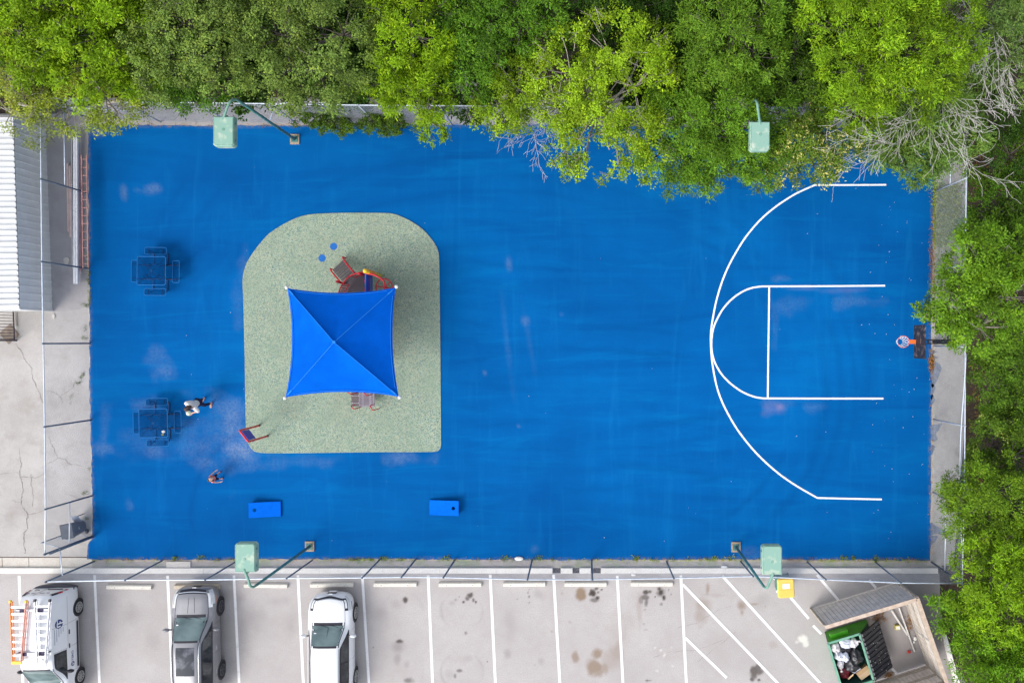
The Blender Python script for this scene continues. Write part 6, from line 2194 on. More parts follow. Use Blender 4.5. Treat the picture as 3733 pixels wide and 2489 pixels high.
# --- woman, leaning a little, both hands round a ball
fx, fy = -.56, -.83
J = dict(pelvis=(0, -.03, .90), waist=(0, .02, 1.06), chest=(0, .07, 1.26), neck=(0, .13, 1.44), head=(-.01, .22, 1.55),
         shR=(.19, .10, 1.36), elR=(.30, .20, 1.13), wrR=(.17, .40, 1.08), hdR=(.10, .50, 1.09), cuR=(-.05, .03, -.01),
         shL=(-.19, .08, 1.36), elL=(-.30, .20, 1.12), wrL=(-.12, .40, 1.08), hdL=(-.09, .50, 1.09), cuL=(.05, .03, -.01),
         hpR=(.10, -.03, .86), knR=(.16, .08, .48), anR=(.18, -.04, .12), toR=(.19, .12, .06), liftR=.06,
         hpL=(-.10, -.03, .86), knL=(-.15, .05, .47), anL=(-.19, -.03, .08), toL=(-.26, .14, .03))
wl = S(757.6, 1463)
rz_w = math.atan2(-fx, fy)
long_hair = [([(-.2, -.6, .6), (.1, -1.1, .0), (.2, -1.15, -.8), (.1, -.95, -1.5)], [.5, .6, .55, .2]), ([(.6, -.3, .3), (.85, -.2, -.5), (.8, .1, -1.2)], [.3, .35, .15]), ([(-.6, -.3, .3), (-.85, -.2, -.5), (-.8, .1, -1.2)], [.3, .35, .15])]
person('person', 'adult in white top and navy trousers walking with a pale ball in both hands', (wl.x, wl.y, .014), rz_w, 1.65, J, m_skin, long_hair, m_shoe, m_shirt, m_navy, (-.55, -.5), 1.2, 1.85, 'people on the court')
Rz = Matrix.Rotation(rz_w, 3, 'Z')
bc = Rz @ Vector((.005, .50, 1.08)) + Vector((wl.x, wl.y, 0))
ball = thing('ball', 'pale green and white ball held in the adult\'s hands', 'ball', (bc.x, bc.y, bc.z - .10))
MB().sphere(bc, .105, 20, 14).build('ball_shell', M('pale_green_ball', (.62, .72, .52), .5, .2, 9, col2=(.75, .78, .68), lo=.45, hi=.55), ball, smooth=True)

# --- child, face turned up to the sky
cl = S(803.5, 1734)
fx, fy = .93, .36
J = dict(pelvis=(0, -.02, .50), waist=(0, -.02, .60), chest=(0, -.01, .72), neck=(0, 0, .84), head=(0, .03, .955),
         shR=(.115, -.01, .78), elR=(.20, .02, .62), wrR=(.24, .12, .50), hdR=(.25, .20, .47), cuR=(0, .01, -.02),
         shL=(-.115, -.01, .78), elL=(-.20, .02, .63), wrL=(-.25, .10, .50), hdL=(-.27, .18, .47), cuL=(0, .01, -.02),
         hpR=(.06, -.02, .47), knR=(.10, .03, .26), anR=(.12, -.02, .07), toR=(.15, .08, .03),
         hpL=(-.06, -.02, .47), knL=(-.10, .02, .26), anL=(-.13, -.02, .07), toL=(-.16, .08, .03))
bob = [([(-.5, -.6, .4), (-.85, -.3, -.4), (-.8, 0, -.95)], [.35, .4, .2]), ([(.5, -.6, .4), (.85, -.3, -.4), (.8, 0, -.95)], [.35, .4, .2]), ([(0, -.8, .5), (0, -1.0, -.3), (0, -.9, -.9)], [.5, .55, .25])]
person('person', 'small child in a coral top looking up, standing on the court', (cl.x, cl.y, .014), math.atan2(-fx, fy), 1.08, J, m_skin2, bob, m_purp, m_coral, m_navy, (1.0, .15), .5, .95, 'people on the court')
# ================================================================== trees and plants
m_leaf, t, b = new_mat('leaves')
at = t.nodes.new('ShaderNodeAttribute'); at.attribute_name = 'tint'
tr = t.nodes.new('ShaderNodeBsdfTranslucent')
mxs = t.nodes.new('ShaderNodeMixShader')
mxs.inputs[0].default_value = .16
t.links.new(at.outputs['Color'], b.inputs['Base Color'])
hsv = t.nodes.new('ShaderNodeHueSaturation')
hsv.inputs['Value'].default_value = 1.5
hsv.inputs['Hue'].default_value = .49
t.links.new(at.outputs['Color'], hsv.inputs['Color'])
t.links.new(hsv.outputs[0], tr.inputs['Color'])
b.inputs['Roughness'].default_value = .5
b.inputs['Specular IOR Level'].default_value = .12
o_ = t.nodes['Material Output']
t.links.new(b.outputs[0], mxs.inputs[1]); t.links.new(tr.outputs[0], mxs.inputs[2]); t.links.new(mxs.outputs[0], o_.inputs['Surface'])
m_bark = M('grey_bark', (0.10, 0.085, 0.072), .9, .3, 8, bump=.6)  # darkened so bark seen through the crowns passes for shade
m_bark_p = M('pale_bark', (0.36, 0.32, 0.28), .9, .2, 8, bump=.5)
m_dead = M('bleached_dead_wood', (0.52, 0.49, 0.47), .85, .15, 8)

# colours: (base rgb, jitter)
G_LIME = (0.158, 0.252, 0.020)
G_BRIGHT = (0.125, 0.215, 0.010)
G_MID = (0.060, 0.135, 0.018)
G_OAK = (0.105, 0.160, 0.058)
G_DARK = (0.024, 0.058, 0.012)  # leaf tone lowered to put deep shade into the crown gaps
G_OLIVE = (0.075, 0.110, 0.022)
G_PALE = (0.200, 0.240, 0.060)


def leaves(name, centers, dirs, col, parent, leaf=(.11, .042), nl=11, spread=.12, rng=RNG, jit=.28, tips=None, up=1.0, mul=None):
    """one mesh of rhombic leaves, nl to a spray"""
    N = len(centers)
    C = np.repeat(centers, nl, 0)
    D0_ = np.repeat(dirs, nl, 0)
    n_ = N * nl
    r = rng.normal(size=(n_, 3))
    base = C + r * spread * np.array([1, 1, .7])
    d = D0_ * .55 + rng.normal(size=(n_, 3)) * np.array([.8, .8, .45])
    d /= np.linalg.norm(d, axis=1, keepdims=True) + 1e-9
    nrm_ = np.array([0, 0, up * .55]) + rng.normal(size=(n_, 3)) * .38 + D0_ * .75
    s = np.cross(d, nrm_)
    s /= np.linalg.norm(s, axis=1, keepdims=True) + 1e-9
    L_ = leaf[0] * rng.uniform(.65, 1.3, (n_, 1))
    W_ = leaf[1] * rng.uniform(.75, 1.3, (n_, 1))
    v = np.empty((n_, 4, 3), np.float32)
    v[:, 0] = base
    v[:, 1] = base + d * L_ * .45 + s * W_ * .5
    v[:, 2] = base + d * L_ + np.array([0, 0, -.15]) * L_
    v[:, 3] = base + d * L_ * .45 - s * W_ * .5
    f = np.arange(n_ * 4, dtype=np.int32).reshape(-1, 4)
    cl = np.array(col)[None, :] * np.repeat(rng.uniform(1 - jit, 1 + jit, (N, 1)), nl, 0) * rng.uniform(.88, 1.14, (n_, 1))
    if mul is not None:
        cl = cl * np.repeat(mul, nl)[:, None]
    # some sprays are younger, yellower growth
    yng = np.repeat((rng.random((N, 1)) < .18), nl, 0)
    cl = np.where(yng, cl * np.array([1.45, 1.25, 1.1]), cl)
    if tips is not None:
        tp = np.repeat((rng.random((N, 1)) < tips[1]), nl, 0)
        cl = np.where(tp, np.array(tips[0])[None, :] * rng.uniform(.7, 1.2, (n_, 1)), cl)
    cl = cl * np.array([1.34, 1.38, .68])
    rgba = np.ones((n_, 4, 4), np.float32)
    rgba[:, :, :3] = np.clip(cl, 0, 1)[:, None, :]
    vv_ = v.reshape(-1, 3)
    inv = ROOTS.get(parent.name)
    if inv is not None:
        t_ = np.array(inv.translation)
        vv_ = vv_ + t_
    TRIS[0] += 2 * n_
    return np_mesh(name, vv_, f, m_leaf, parent=parent, color=rgba.reshape(-1, 4))


TREE_N = [0]
LEAF_DENS = 1.0
TRIS = [0]


def tree(name, label, lobes, col, base=None, cat='tree', group='trees beyond the fence', leaf=(.13, .05), dens=1.0, bark=None, twigs=10, nl=9, spread=.075, tips=None, sub=9, gap=.16, flat=.75, jit=.22, trunk_r=.14, grow_r=1.12, cl_n=1.0, cl_r=.30):
    """lobes: (px, py, r_px, h) crown masses read on the photograph (2352 wide) with their height"""
    TREE_N[0] += 1
    rng = np.random.default_rng(100 + TREE_N[0])
    rr = random.Random(200 + TREE_N[0])
    LB = []
    for (px, py, rp, h) in lobes:
        c0 = P(px, py, h)
        R = rp / (SPX * K23) * (1 - h / CAM_H) * grow_r
        LB.append((np.array(c0), R))
    if base is None:
        c0 = LB[0][0]
        bx_, by_ = c0[0], c0[1]
    else:
        q = P(*base); bx_, by_ = q.x, q.y
    root = thing(name, label, cat, (bx_, by_, -.03), group=group)
    cs, ds, cm = [], [], []
    limbs = MB()
    topc = sum(l[0] for l in LB) / len(LB)
    fork = Vector((bx_ + (topc[0] - bx_) * .35, by_ + (topc[1] - by_) * .35, topc[2] * .42))
    limbs.tube(cat_rom([(bx_, by_, -.05), (bx_ * .8 + fork.x * .2, by_ * .8 + fork.y * .2, fork.z * .45), tuple(fork)], 4), [trunk_r * (1 - .045 * i) for i in range(9)], 8)
    limbs.build('trunk', bark or m_bark, root, smooth=True)
    limbs = MB()
    for c0, R in LB:
        lc = Vector(c0) - Vector((0, 0, R * .35))
        mid = fork.lerp(lc, .5) + Vector((rr.uniform(-.3, .3), rr.uniform(-.3, .3), .2))
        limbs.tube(cat_rom([fork, mid, lc], 4), [.07 - .005 * i for i in range(9)], 6)
        nc = int(cl_n * 25 * R ** 1.75) + 5
        an_ = rng.uniform(0, 2 * PI, nc)
        cz_ = rng.uniform(-.30, 1.0, nc)              # mostly the upper side of the mass
        sr_ = np.sqrt(1 - cz_ ** 2)
        dl = np.stack([sr_ * np.cos(an_), sr_ * np.sin(an_), cz_], 1)
        shell = R * (.62 + .46 * rng.random(nc) ** .7) * (1 + .20 * np.sin(3 * an_ + rr.uniform(0, 6)) * sr_)
        pc_ = c0 + dl * shell[:, None] * np.array([1, 1, flat])
        keep = vnoise(pc_[:, 0] * 1.15 + 50, pc_[:, 1] * 1.15 + 50, TREE_N[0]) > gap
        pc_, dl = pc_[keep], dl[keep]
        rc_ = cl_r * rng.uniform(.45, 1.05, len(pc_)) ** 1.0 * np.where(rng.random(len(pc_)) < .25, 1.7, 1.0) * min(1.0, .55 + R * .4)
        for k in range(len(pc_)):
            pos, rs = pc_[k], rc_[k]
            if rr.random() < .30:
                limbs.tube([lc, lc.lerp(Vector(pos), .6) + Vector((rr.uniform(-.1, .1), rr.uniform(-.1, .1), .05)), Vector(pos)], [.026, .018, .008], 4, cap=False)
            nsp = max(4, int(LEAF_DENS * dens * 15 * (rs / .3) ** 1.6))
            dv = rng.normal(size=(nsp, 3)) + dl[k] * .7 + np.array([0, 0, .25])
            dv /= np.linalg.norm(dv, axis=1, keepdims=True)
            rad = rs * rng.uniform(.25, 1.1, nsp)
            cs.append(pos + dv * rad[:, None] * np.array([1, 1, .7]))
            ds.append(dv * .8 + dl[k] * .5)
            cm.append(np.full(nsp, rng.uniform(.6, 1.3)))
            # a few twigs break through the leaves
            if rr.random() < twigs * .0045:
                v0 = Vector(pos) - Vector(dl[k]) * .5
                e1 = Vector(pos) + Vector(dl[k]) * rs * .6 + Vector((0, 0, .15))
                e2 = e1 + Vector((rr.uniform(-.35, .35), rr.uniform(-.35, .35), .08))
                limbs.tube([v0, e1, e2], [.014, .010, .005], 4, cap=False)
                for __ in range(3):
                    e3 = e1 + Vector((rr.uniform(-.4, .4), rr.uniform(-.4, .4), rr.uniform(0, .15)))
                    limbs.tube([e1, e3], [.007, .004], 3, cap=False)
    tag(limbs.build('branches', bark or m_bark, root, smooth=True), kind='stuff')
    leaves('crown', np.concatenate(cs), np.concatenate(ds), col, root, leaf, nl, spread, rng, jit, tips, mul=np.concatenate(cm))
    return root


# --- along the top, left to right
tree('tree', 'yellow-green tree in the top left corner of the picture', [(30, 60, 95, 7.0), (120, 20, 90, 7.5), (95, 110, 70, 6.5), (10, -60, 90, 7)], G_BRIGHT, (60, 190))
tree('tree', 'bright green tree second from the top left corner', [(235, 60, 100, 7.2), (300, 130, 70, 6.2), (190, 140, 80, 6.4), (250, -60, 100, 7.4)], G_BRIGHT, (230, 200))
tree('tree', 'sparse pale tree with bare twigs beside the shed roof', [(40, 215, 62, 4.4), (15, 255, 40, 3.8), (75, 245, 45, 3.9), (0, 160, 60, 5)], G_PALE, (40, 235), dens=.55, gap=.36, twigs=26, bark=m_bark_p, leaf=(.09, .04))
tree('tree', 'low pale yellow-green tree hanging over the top left fence corner', [(225, 215, 75, 4.4), (160, 245, 55, 3.9), (300, 220, 55, 4.2), (262, 255, 42, 3.7), (110, 270, 40, 3.6)], (.165, .215, .035), (225, 240), dens=.7, gap=.28, twigs=22, bark=m_bark_p, leaf=(.09, .04))
tree('tree', 'grey-green oak left of the first flood light', [(430, 60, 100, 7.2), (400, 150, 75, 6.0), (500, 130, 75, 6.2), (470, 10, 90, 7.4), (480, -80, 100, 7.6)], G_OAK, (440, 215), leaf=(.085, .05), nl=10)
tree('tree', 'deep green foliage below the oak, over the fence above the first flood light', [(380, 215, 45, 4.2), (440, 205, 50, 4.4), (500, 215, 40, 4.0), (330, 200, 40, 4.4)], G_MID, (420, 250), leaf=(.09, .045))
tree('tree', 'large grey-green oak above the clipped hedge', [(650, 70, 95, 7.2), (720, 150, 85, 6.0), (640, 170, 70, 5.6), (780, 70, 80, 7.0), (610, 10, 80, 7.2), (790, 170, 55, 5.4), (700, -60, 110, 7.6)], G_OAK, (690, 215), leaf=(.085, .05), nl=10)
tree('tree', 'bright green tree with a branch dipping over the court right of the hedge', [(950, 70, 95, 6.8), (920, 170, 72, 5.6), (985, 190, 60, 5.2), (1000, 250, 34, 4.2), (985, 300, 20, 3.6), (1022, 300, 17, 3.6), (900, 220, 36, 4.6), (930, -50, 95, 7.2)], G_BRIGHT, (950, 232), leaf=(.13, .04))
tree('tree', 'dark shaded tree between the two brightest trees at the top', [(1100, 60, 90, 6.0), (1080, 150, 60, 4.6), (1180, 80, 70, 5.6), (1200, 10, 90, 6.4), (1110, -60, 95, 6.8)], G_MID, (1110, 215), leaf=(.13, .04), dens=.9)
tree('tree', 'largest lime green tree, leaning over the top of the court', [(1400, 110, 95, 6.4), (1310, 160, 80, 5.8), (1460, 190, 80, 5.8), (1380, 230, 85, 5.4), (1280, 240, 55, 5.0), (1470, 120, 60, 6.0), (1440, 280, 70, 5.0), (1330, 300, 45, 4.4), (1400, 340, 40, 4.2), (1300, 345, 36, 4.0), (1345, 385, 34, 3.8), (1240, 120, 40, 5.4), (1370, 300, 55, 4.6), (1420, 375, 34, 3.9), (1465, 385, 34, 3.9), (1500, 300, 48, 4.4), (1480, 345, 40, 4.1)],
     G_LIME, (1380, 255), leaf=(.10, .05), dens=.8, gap=.22, twigs=20, bark=m_bark_p)
tree('tree', 'lime green tree left of the largest one, hanging over the fence', [(1190, 195, 62, 5.0), (1150, 240, 50, 4.4), (1225, 225, 52, 4.7), (1130, 265, 36, 3.9), (1190, 275, 30, 3.9)], (.125, .205, .016), (1185, 248), leaf=(.10, .05), dens=.8, gap=.25, twigs=18, bark=m_bark_p)
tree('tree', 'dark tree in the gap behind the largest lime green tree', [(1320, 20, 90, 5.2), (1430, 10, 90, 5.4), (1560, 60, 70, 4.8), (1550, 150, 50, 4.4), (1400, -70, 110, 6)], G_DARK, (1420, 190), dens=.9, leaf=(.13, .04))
tree('tree', 'mid green tree with long leaves at the top, above the hidden flood light', [(1680, 60, 85, 6.6), (1640, 140, 60, 5.8), (1730, 120, 62, 6.0), (1690, -50, 90, 7), (1620, 20, 50, 6.2)], (.085, .165, .025), (1690, 200), leaf=(.15, .036), gap=.15)
tree('tree', 'mid green tree with long leaves round the hidden flood light, over the court', [(1660, 220, 75, 5.3), (1620, 300, 70, 4.9), (1700, 290, 70, 5.0), (1570, 350, 50, 4.4), (1650, 370, 55, 4.3), (1720, 370, 50, 4.3), (1600, 405, 30, 3.9), (1680, 405, 28, 3.9), (1540, 290, 40, 4.6), (1505, 360, 40, 4.1), (1760, 250, 40, 5.0), (1545, 240, 50, 4.7), (1560, 395, 38, 3.9), (1640, 415, 30, 3.8), (1760, 340, 48, 4.4), (1745, 405, 30, 3.9), (1590, 260, 50, 4.9)],
     (.080, .165, .022), (1650, 258), leaf=(.14, .036), gap=.12, twigs=12, cl_n=1.25)
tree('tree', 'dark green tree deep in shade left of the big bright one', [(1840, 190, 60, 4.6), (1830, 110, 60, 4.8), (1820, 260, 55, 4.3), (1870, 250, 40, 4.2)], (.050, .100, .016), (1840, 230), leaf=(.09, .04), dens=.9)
tree('tree', 'olive tree with cream blossom overhanging the end of the three-point line', [(1830, 330, 60, 4.3), (1900, 310, 55, 4.2), (1800, 380, 45, 3.9), (1870, 375, 42, 3.8), (1940, 330, 42, 3.9), (1900, 390, 22, 3.5)], (.090, .145, .030), (1870, 262), leaf=(.09, .045), tips=((.46, .42, .26), .13), gap=.1, cl_n=1.3)
tree('tree', 'broad bright green tree at the top right, the widest crown', [(2020, 80, 110, 7.0), (1960, 160, 80, 6.2), (2100, 100, 95, 7.0), (2060, 190, 75, 6.0), (1930, 60, 80, 6.8), (1960, 245, 50, 5.2), (2180, 60, 75, 7.0), (2030, -60, 120, 7.4), (2160, 170, 50, 6.2), (1990, 290, 25, 4.4)], (.115, .205, .014), (2030, 215), leaf=(.13, .038))
tree('tree', 'blue-green foliage under the bleached dead branches', [(2120, 250, 55, 3.8), (2060, 300, 50, 3.6), (2140, 320, 55, 3.4), (2180, 260, 50, 3.6), (2095, 352, 50, 3.1), (2200, 200, 50, 4.0), (2035, 325, 44, 3.3), (2160, 345, 50, 3.1), (2200, 300, 50, 3.3), (2090, 270, 55, 3.7), (2120, 365, 40, 3.0), (2060, 350, 36, 3.1), (2150, 285, 50, 3.5)], (.085, .150, .050), (2150, 262), leaf=(.14, .036), gap=.08, cl_n=1.5)
tree('tree', 'dull green tree in the far top right corner behind dead twigs', [(2290, 60, 85, 4.6), (2330, 150, 70, 4.4), (2240, 150, 55, 4.2), (2300, -40, 90, 5), (2400, 80, 90, 5)], (.085, .145, .06), (2280, 190), leaf=(.13, .034), gap=.12)
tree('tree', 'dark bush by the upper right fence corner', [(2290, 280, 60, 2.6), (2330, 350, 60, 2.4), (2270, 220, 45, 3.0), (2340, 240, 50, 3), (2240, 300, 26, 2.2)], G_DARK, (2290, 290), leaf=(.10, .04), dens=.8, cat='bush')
# --- down the right side
tree('tree', 'dark vines and shrub right of the fence, below the bare soil patch', [(2255, 470, 40, 1.8), (2300, 470, 45, 2.2), (2240, 530, 34, 1.6), (2330, 430, 45, 2.4), (2250, 420, 24, 1.3), (2335, 520, 40, 2)], (.055, .120, .018), (2290, 480), leaf=(.09, .05), cat='bush', group='trees right of the court', trunk_r=.06)
tree('tree', 'leafy green tree reaching over the fence towards the hoop', [(2270, 610, 75, 4.6), (2320, 680, 80, 5.0), (2220, 680, 62, 4.2), (2260, 750, 60, 4.2), (2180, 700, 48, 3.8), (2168, 735, 26, 3.5), (2200, 776, 24, 3.4), (2330, 580, 60, 4.8), (2205, 630, 40, 3.9), (2400, 650, 80, 5), (2135, 715, 18, 3.3)],
     (.080, .160, .018), (2290, 690), leaf=(.12, .05), group='trees right of the court', twigs=16, bark=m_bark_p)
tree('tree', 'scrubby green bush right of the fence, level with the free-throw lane', [(2300, 860, 55, 2.4), (2345, 920, 50, 2.6), (2280, 930, 42, 2.0), (2330, 820, 45, 3)], (.060, .120, .020), (2310, 880), leaf=(.09, .045), cat='bush', group='trees right of the court', gap=.2, trunk_r=.07)
tree('tree', 'mixed green bush right of the fence, halfway down', [(2290, 1010, 55, 2.8), (2340, 1050, 60, 3.2), (2250, 1060, 36, 2.2), (2320, 980, 40, 2.6)], (.070, .130, .022), (2300, 1020), leaf=(.09, .045), cat='bush', group='trees right of the court', tips=((.34, .38, .14), .06), gap=.15, trunk_r=.07)
tree('tree', 'green tree leaning over the fence above the lower right corner', [(2230, 1120, 52, 3.6), (2290, 1130, 70, 4.2), (2200, 1160, 36, 3.3), (2260, 1190, 60, 3.8), (2340, 1170, 60, 4.4), (2190, 1130, 28, 3.1), (2215, 1190, 40, 3.4), (2320, 1230, 50, 3.8)], (.085, .155, .018), (2290, 1150), leaf=(.12, .036), group='trees right of the court')
tree('tree', 'bright lime green tree in the lower right, at the corner of the fence', [(2290, 1310, 70, 5.0), (2240, 1290, 45, 4.2), (2230, 1360, 45, 4.0), (2330, 1380, 70, 5.2), (2280, 1400, 50, 4.6), (2340, 1290, 60, 5.0), (2400, 1330, 70, 5.2)], (.120, .215, .014), (2300, 1330), leaf=(.13, .038), group='trees right of the court', twigs=6)
tree('tree', 'lower right corner tree behind the bin enclosure', [(2200, 1410, 42, 3.2), (2230, 1480, 50, 3.6), (2290, 1510, 70, 4.4), (2340, 1470, 60, 4.6), (2310, 1590, 80, 5), (2180, 1385, 26, 2.6), (2200, 1460, 32, 3.0), (2400, 1540, 80, 5)], (.085, .180, .016), (2280, 1450), leaf=(.13, .042), group='trees right of the court', twigs=6)
# --- clipped hedge on the top fence
tree('hedge_shrub', 'left clipped shrub climbing the top fence', [(690, 262, 22, 1.5), (722, 270, 22, 1.4), (755, 282, 20, 1.1), (785, 285, 20, 1.0), (812, 284, 18, 1.0), (750, 292, 15, .6), (780, 300, 12, .5)], (.055, .105, .018), (740, 286), cat='shrub', group='shrubs on the top fence', leaf=(.07, .04), cl_r=.15, spread=.04, twigs=0, trunk_r=.04, dens=2.2, cl_n=4, gap=0, nl=7)
tree('hedge_shrub', 'right clipped shrub climbing the top fence', [(850, 270, 22, 1.5), (870, 285, 20, 1.1), (905, 272, 22, 1.4), (885, 288, 17, .9), (915, 292, 15, .8), (893, 300, 10, .5), (845, 290, 14, .7)], (.055, .105, .018), (880, 288), cat='shrub', group='shrubs on the top fence', leaf=(.07, .04), cl_r=.15, spread=.04, twigs=0, trunk_r=.04, dens=2.2, cl_n=4, gap=0, nl=7)
# --- low shrubs filling the shade behind the top fence
lab_ = ['low shrub above the shed roof at the left border', 'low shrub in the shade behind the fence at the far left', 'low shrub in the shade behind the fence near the first flood light', 'low shrub in the shade behind the hedge', 'low shrub in the shade behind the fence where the branch dips', 'low shrub in the shade behind the lime tree', 'low shrub in the shade behind the hidden flood light', 'low shrub in the shade left of the dead branches']
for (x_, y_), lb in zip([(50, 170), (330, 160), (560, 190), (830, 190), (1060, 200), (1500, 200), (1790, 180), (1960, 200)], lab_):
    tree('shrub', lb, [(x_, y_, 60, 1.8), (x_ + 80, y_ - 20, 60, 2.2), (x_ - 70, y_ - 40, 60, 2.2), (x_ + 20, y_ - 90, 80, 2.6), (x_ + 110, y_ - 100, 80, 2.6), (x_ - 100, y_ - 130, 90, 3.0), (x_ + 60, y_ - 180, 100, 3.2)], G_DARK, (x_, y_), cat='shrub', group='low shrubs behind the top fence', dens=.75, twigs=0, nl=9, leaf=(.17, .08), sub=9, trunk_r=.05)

for (lb, lo_) in [('low bush beside the upper right fence, above the soil patch', [(2300, 380, 45, 1.6), (2340, 330, 50, 1.8), (2345, 410, 40, 1.8)]),
                  ('bush right of the fence, above the tree by the hoop', [(2320, 545, 55, 2.6), (2280, 560, 40, 2.2), (2350, 500, 50, 2.6), (2240, 580, 26, 1.8)]),
                  ('dark bush below the tree by the hoop', [(2320, 800, 55, 2.6), (2270, 810, 34, 1.9), (2350, 860, 50, 2.4)]),
                  ('bush on the right border, above the halfway bush', [(2340, 960, 45, 2.2), (2290, 960, 36, 1.8), (2355, 1000, 45, 2.4)]),
                  ('bush between the halfway bush and the leaning tree', [(2330, 1090, 45, 2.4), (2270, 1080, 40, 2.2), (2360, 1130, 50, 2.6)]),
                  ('bush below the leaning tree, by the fence corner', [(2320, 1240, 45, 2.6), (2270, 1250, 40, 2.4), (2235, 1250, 28, 2.2), (2355, 1260, 45, 3.0)]),
                  ('bush in the bottom right, behind the corner tree', [(2250, 1540, 40, 2.2), (2340, 1420, 60, 3.0), (2345, 1550, 60, 3.0)])]:
    tree('bush', lb, lo_, (.065, .130, .020), None, cat='bush', group='bushes right of the court', leaf=(.10, .05), gap=.1, trunk_r=.06, twigs=4, cl_n=1.2)

# --- dead tree with bleached branches
def dead_tree(label, base, tips_, seed, zt, br=.0125):
    rr = random.Random(seed)
    b0 = P(*base)
    root = thing('dead_tree', label, 'tree', (b0.x, b0.y, -.03), group='bleached dead trees')
    tk = MB()
    top_ = Vector((b0.x, b0.y, zt * .55))
    tk.tube(cat_rom([(b0.x, b0.y, -.05), (b0.x + .1, b0.y - .1, zt * .3), tuple(top_)], 4), [.12 - .006 * i for i in range(9)], 8)
    tk.build('trunk', m_dead, root, smooth=True)

    def grow(mb, p, d, ln, r, depth):
        pts = [p]
        rs = [r]
        nseg = 4
        for i in range(nseg):
            d = (d + Vector((rr.uniform(-.22, .22), rr.uniform(-.22, .22), rr.uniform(-.12, .10)))).normalized()
            p = p + d * ln / nseg
            pts.append(p); rs.append(max(.0055, r * (1 - .16 * (i + 1))))
            if depth > 0 and i >= 0:
                for _ in range(rr.choice((1, 1, 2)) if depth > 1 else rr.choice((0, 1))):
                    sd_ = Vector((-d.y, d.x, 0)) * rr.choice((-1, 1))
                    nd = (d + sd_ * rr.uniform(.35, .95) + Vector((0, 0, rr.uniform(-.25, .15)))).normalized()
                    grow(mb, p, nd, ln * rr.uniform(.38, .62), rs[-1] * .72, depth - 1)
        mb.tube(pts, rs, 5, cap=False)
    for (px, py, h) in tips_:
        e = P(px, py, h)
        v = e - top_
        mb = MB()
        grow(mb, top_, v.normalized(), v.length, br, 3)
        mb.build('branch', m_dead, root, smooth=True)
    return root


dead_tree('dead tree with bleached bare branches spreading over the top right court corner', (2058, 274), [(2000, 255, 4.9), (2035, 330, 4.7), (2085, 375, 4.6), (2140, 375, 4.7), (2190, 320, 4.9), (2245, 260, 5.1)], 5, 7.6)
dead_tree('second dead tree, bare twigs against the top right border', (2148, 166), [(2205, 120, 5.3), (2245, 180, 5.1), (2310, 200, 5.0), (2350, 120, 5.3), (2225, 20, 5.6)], 8, 9.1)
# thicket of dry twigs over the fence gap and below the lime tree
dead_tree('dry bare shoot behind the fence between two lime green trees', (1100, 255), [(1060, 235, 2.6), (1075, 215, 3.0), (1110, 225, 3.0), (1090, 190, 3.2)], 15, 2.6, .010)
dead_tree('dry bare branch hanging below the lime green tree', (1290, 262), [(1240, 312, 3.6), (1262, 328, 3.5)], 25, 4.4, .010)

# --- grass tufts and weeds
def tufts(name, label, pts, parent_kind='stuff', col=(.13, .19, .035), size=.10, n=9, cat='grass'):
    c_ = np.array([[p.x, p.y, .03] for p in pts])
    d_ = RNG.normal(size=c_.shape) * np.array([.5, .5, .1]) + np.array([0, 0, .5])
    e = thing(name + '_root', label, cat)
    bpy.data.objects.remove(e)
    holder = bpy.data.objects.new(name, None)
    rng = RNG
    # same leaf builder, grown straight into one object
    tmp = thing('tmp', 'x', 'x')
    o = leaves(name, c_, d_, col, tmp, (size, size * .28), n, size * .45, rng, .35, None, .4)
    o.parent = None
    bpy.data.objects.remove(tmp); bpy.data.objects.remove(holder)
    return tag(o, label, cat, kind='stuff')


pts = []
for i in range(430):
    px = random.uniform(225, 2130)
    dn = .45 + .55 * math.sin(px * .013) * math.sin(px * .0041 + 1)
    if random.random() < dn:
        pts.append(P(px, 1284 + abs(random.gauss(0, 1.0)) * (1.5 if random.random() < .6 else 6)))
for cx_, r in ((462, 12), (404, 6), (1640, 6), (1680, 8), (1935, 10), (1960, 8), (2010, 8), (1030, 12), (1240, 8), (880, 10), (1160, 10), (1460, 8)):
    pts += [P(cx_ + random.gauss(0, r * .5), 1281 + random.gauss(0, 2)) for _ in range(9)]
tufts('grass', 'short weeds and grass along the verge below the court', pts, col=(.15, .20, .045), size=.085)
pts = []
for i in range(1000):
    y_ = random.uniform(425, 560) if random.random() < .8 else random.uniform(560, 690)
    pts.append(P(2146 + random.uniform(0, 70) * random.random() ** .4, y_))
tufts('weeds', 'grey-green weeds growing through the right fence', pts, col=(.17, .21, .085), size=.13)
pts = []
for a, b_, n_ in (((178, 886), (195, 852), 16), ((190, 775), (206, 780), 5), ((190, 1133), (203, 1127), 6), ((193, 750), (198, 756), 3), ((160, 925), (164, 905), 4), ((202, 580), (208, 680), 30), ((200, 610), (206, 700), 20), ((192, 700), (205, 704), 8), ((195, 1188), (203, 1192), 6), ((205, 1078), (208, 1074), 3)):
    for _ in range(n_):
        f = random.random()
        pts.append(P(a[0] + (b_[0] - a[0]) * f + random.gauss(0, 1.5), a[1] + (b_[1] - a[1]) * f + random.gauss(0, 1.5)))
tufts('weeds', 'small weeds in the cracks of the left concrete apron', pts, col=(.10, .13, .05), size=.07, n=7)
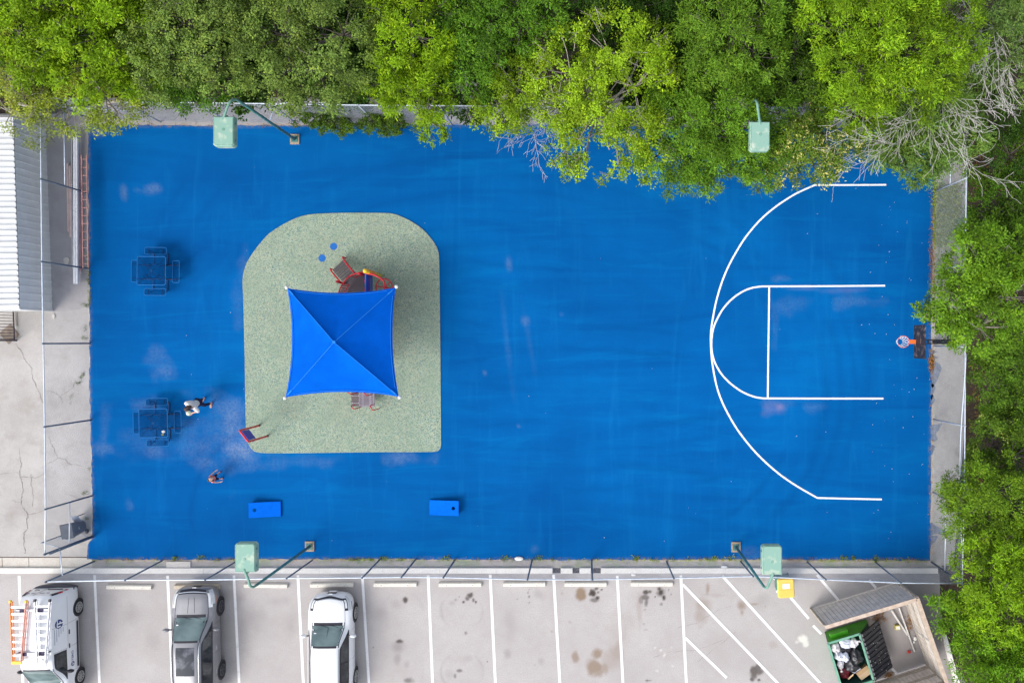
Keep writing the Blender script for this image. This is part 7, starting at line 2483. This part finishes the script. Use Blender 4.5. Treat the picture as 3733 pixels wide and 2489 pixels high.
# fallen leaves along the court's edges
pts = []
for _ in range(330):
    y_ = random.choice((random.gauss(600, 60), random.uniform(400, 1290), random.gauss(835, 14)))
    pts.append(P(2139 + random.gauss(0, 3.0), y_))
for _ in range(160):
    pts.append(P(random.uniform(600, 760) if random.random() < .3 else random.uniform(210, 2100), 289 + random.gauss(0, 1.5)))
for _ in range(160):
    pts.append(P(random.uniform(230, 2130), 1284 + random.gauss(0, 1.2)))
for _ in range(40):
    pts.append(P(2138 + random.gauss(0, 5), 833 + random.gauss(0, 7)))
for _ in range(70):
    pts.append(E4(1230 + random.gauss(0, 60), 640 + random.gauss(0, 40)))
for _ in range(60):
    pts.append(E4(1640 + random.gauss(0, 25), 700 + random.gauss(0, 90)))
for _ in range(60):
    pts.append(E4(1360 + random.gauss(0, 40), 1440 + random.gauss(0, 20)))
tufts('fallen_leaves', 'dry brown leaves blown against the court edges', pts, col=(.26, .125, .055), size=.07, n=4, cat='leaves')
pts = [P(random.uniform(2226, 2352), random.choice((random.uniform(820, 1000), random.uniform(330, 440), random.uniform(1050, 1120)))) for _ in range(420)]
tufts('leaf_litter', 'brown leaf litter on the bare soil right of the fence', pts, col=(.20, .115, .06), size=.08, n=6, cat='leaves')
# pale petals and grit scattered on the court
mb = MB()
for _ in range(110):
    x_, y_ = random.choice(((random.uniform(1990, 2130), random.uniform(380, 1270)), (random.uniform(230, 2100), random.uniform(300, 1270))))
    q = P(x_, y_)
    r = random.uniform(.006, .016)
    a = random.uniform(0, 3)
    mb.add([(q.x + r * math.cos(a + k * 1.57) * (1.6 if k % 2 else 1), q.y + r * math.sin(a + k * 1.57), .019) for k in range(4)], [(0, 1, 2, 3)])
tag(mb.build('scattered_petals', M('pale_petal', (.55, .58, .62), .8)), 'tiny pale petals and grit scattered over the blue court', 'petals', kind='stuff')
# scraps of litter on the verge
for i, (x_, y_, r, lb) in enumerate([(1192, 1282, .16, 'crumpled white plastic on the verge at the middle of the fence'), (1663, 1301, .13, 'white crushed cup on the verge near the third flood light'), (1994, 1305, .10, 'white wrapper behind the fence above the enclosure'), (1455, 1319, .09, 'pale stone at the kerb below the hatched bay')]):
    q = P(x_, y_)
    tag(MB().sphere((q.x, q.y, .05), r, 9, 6, (1.2, .6, .35)).build('litter', m_white), lb, 'litter')
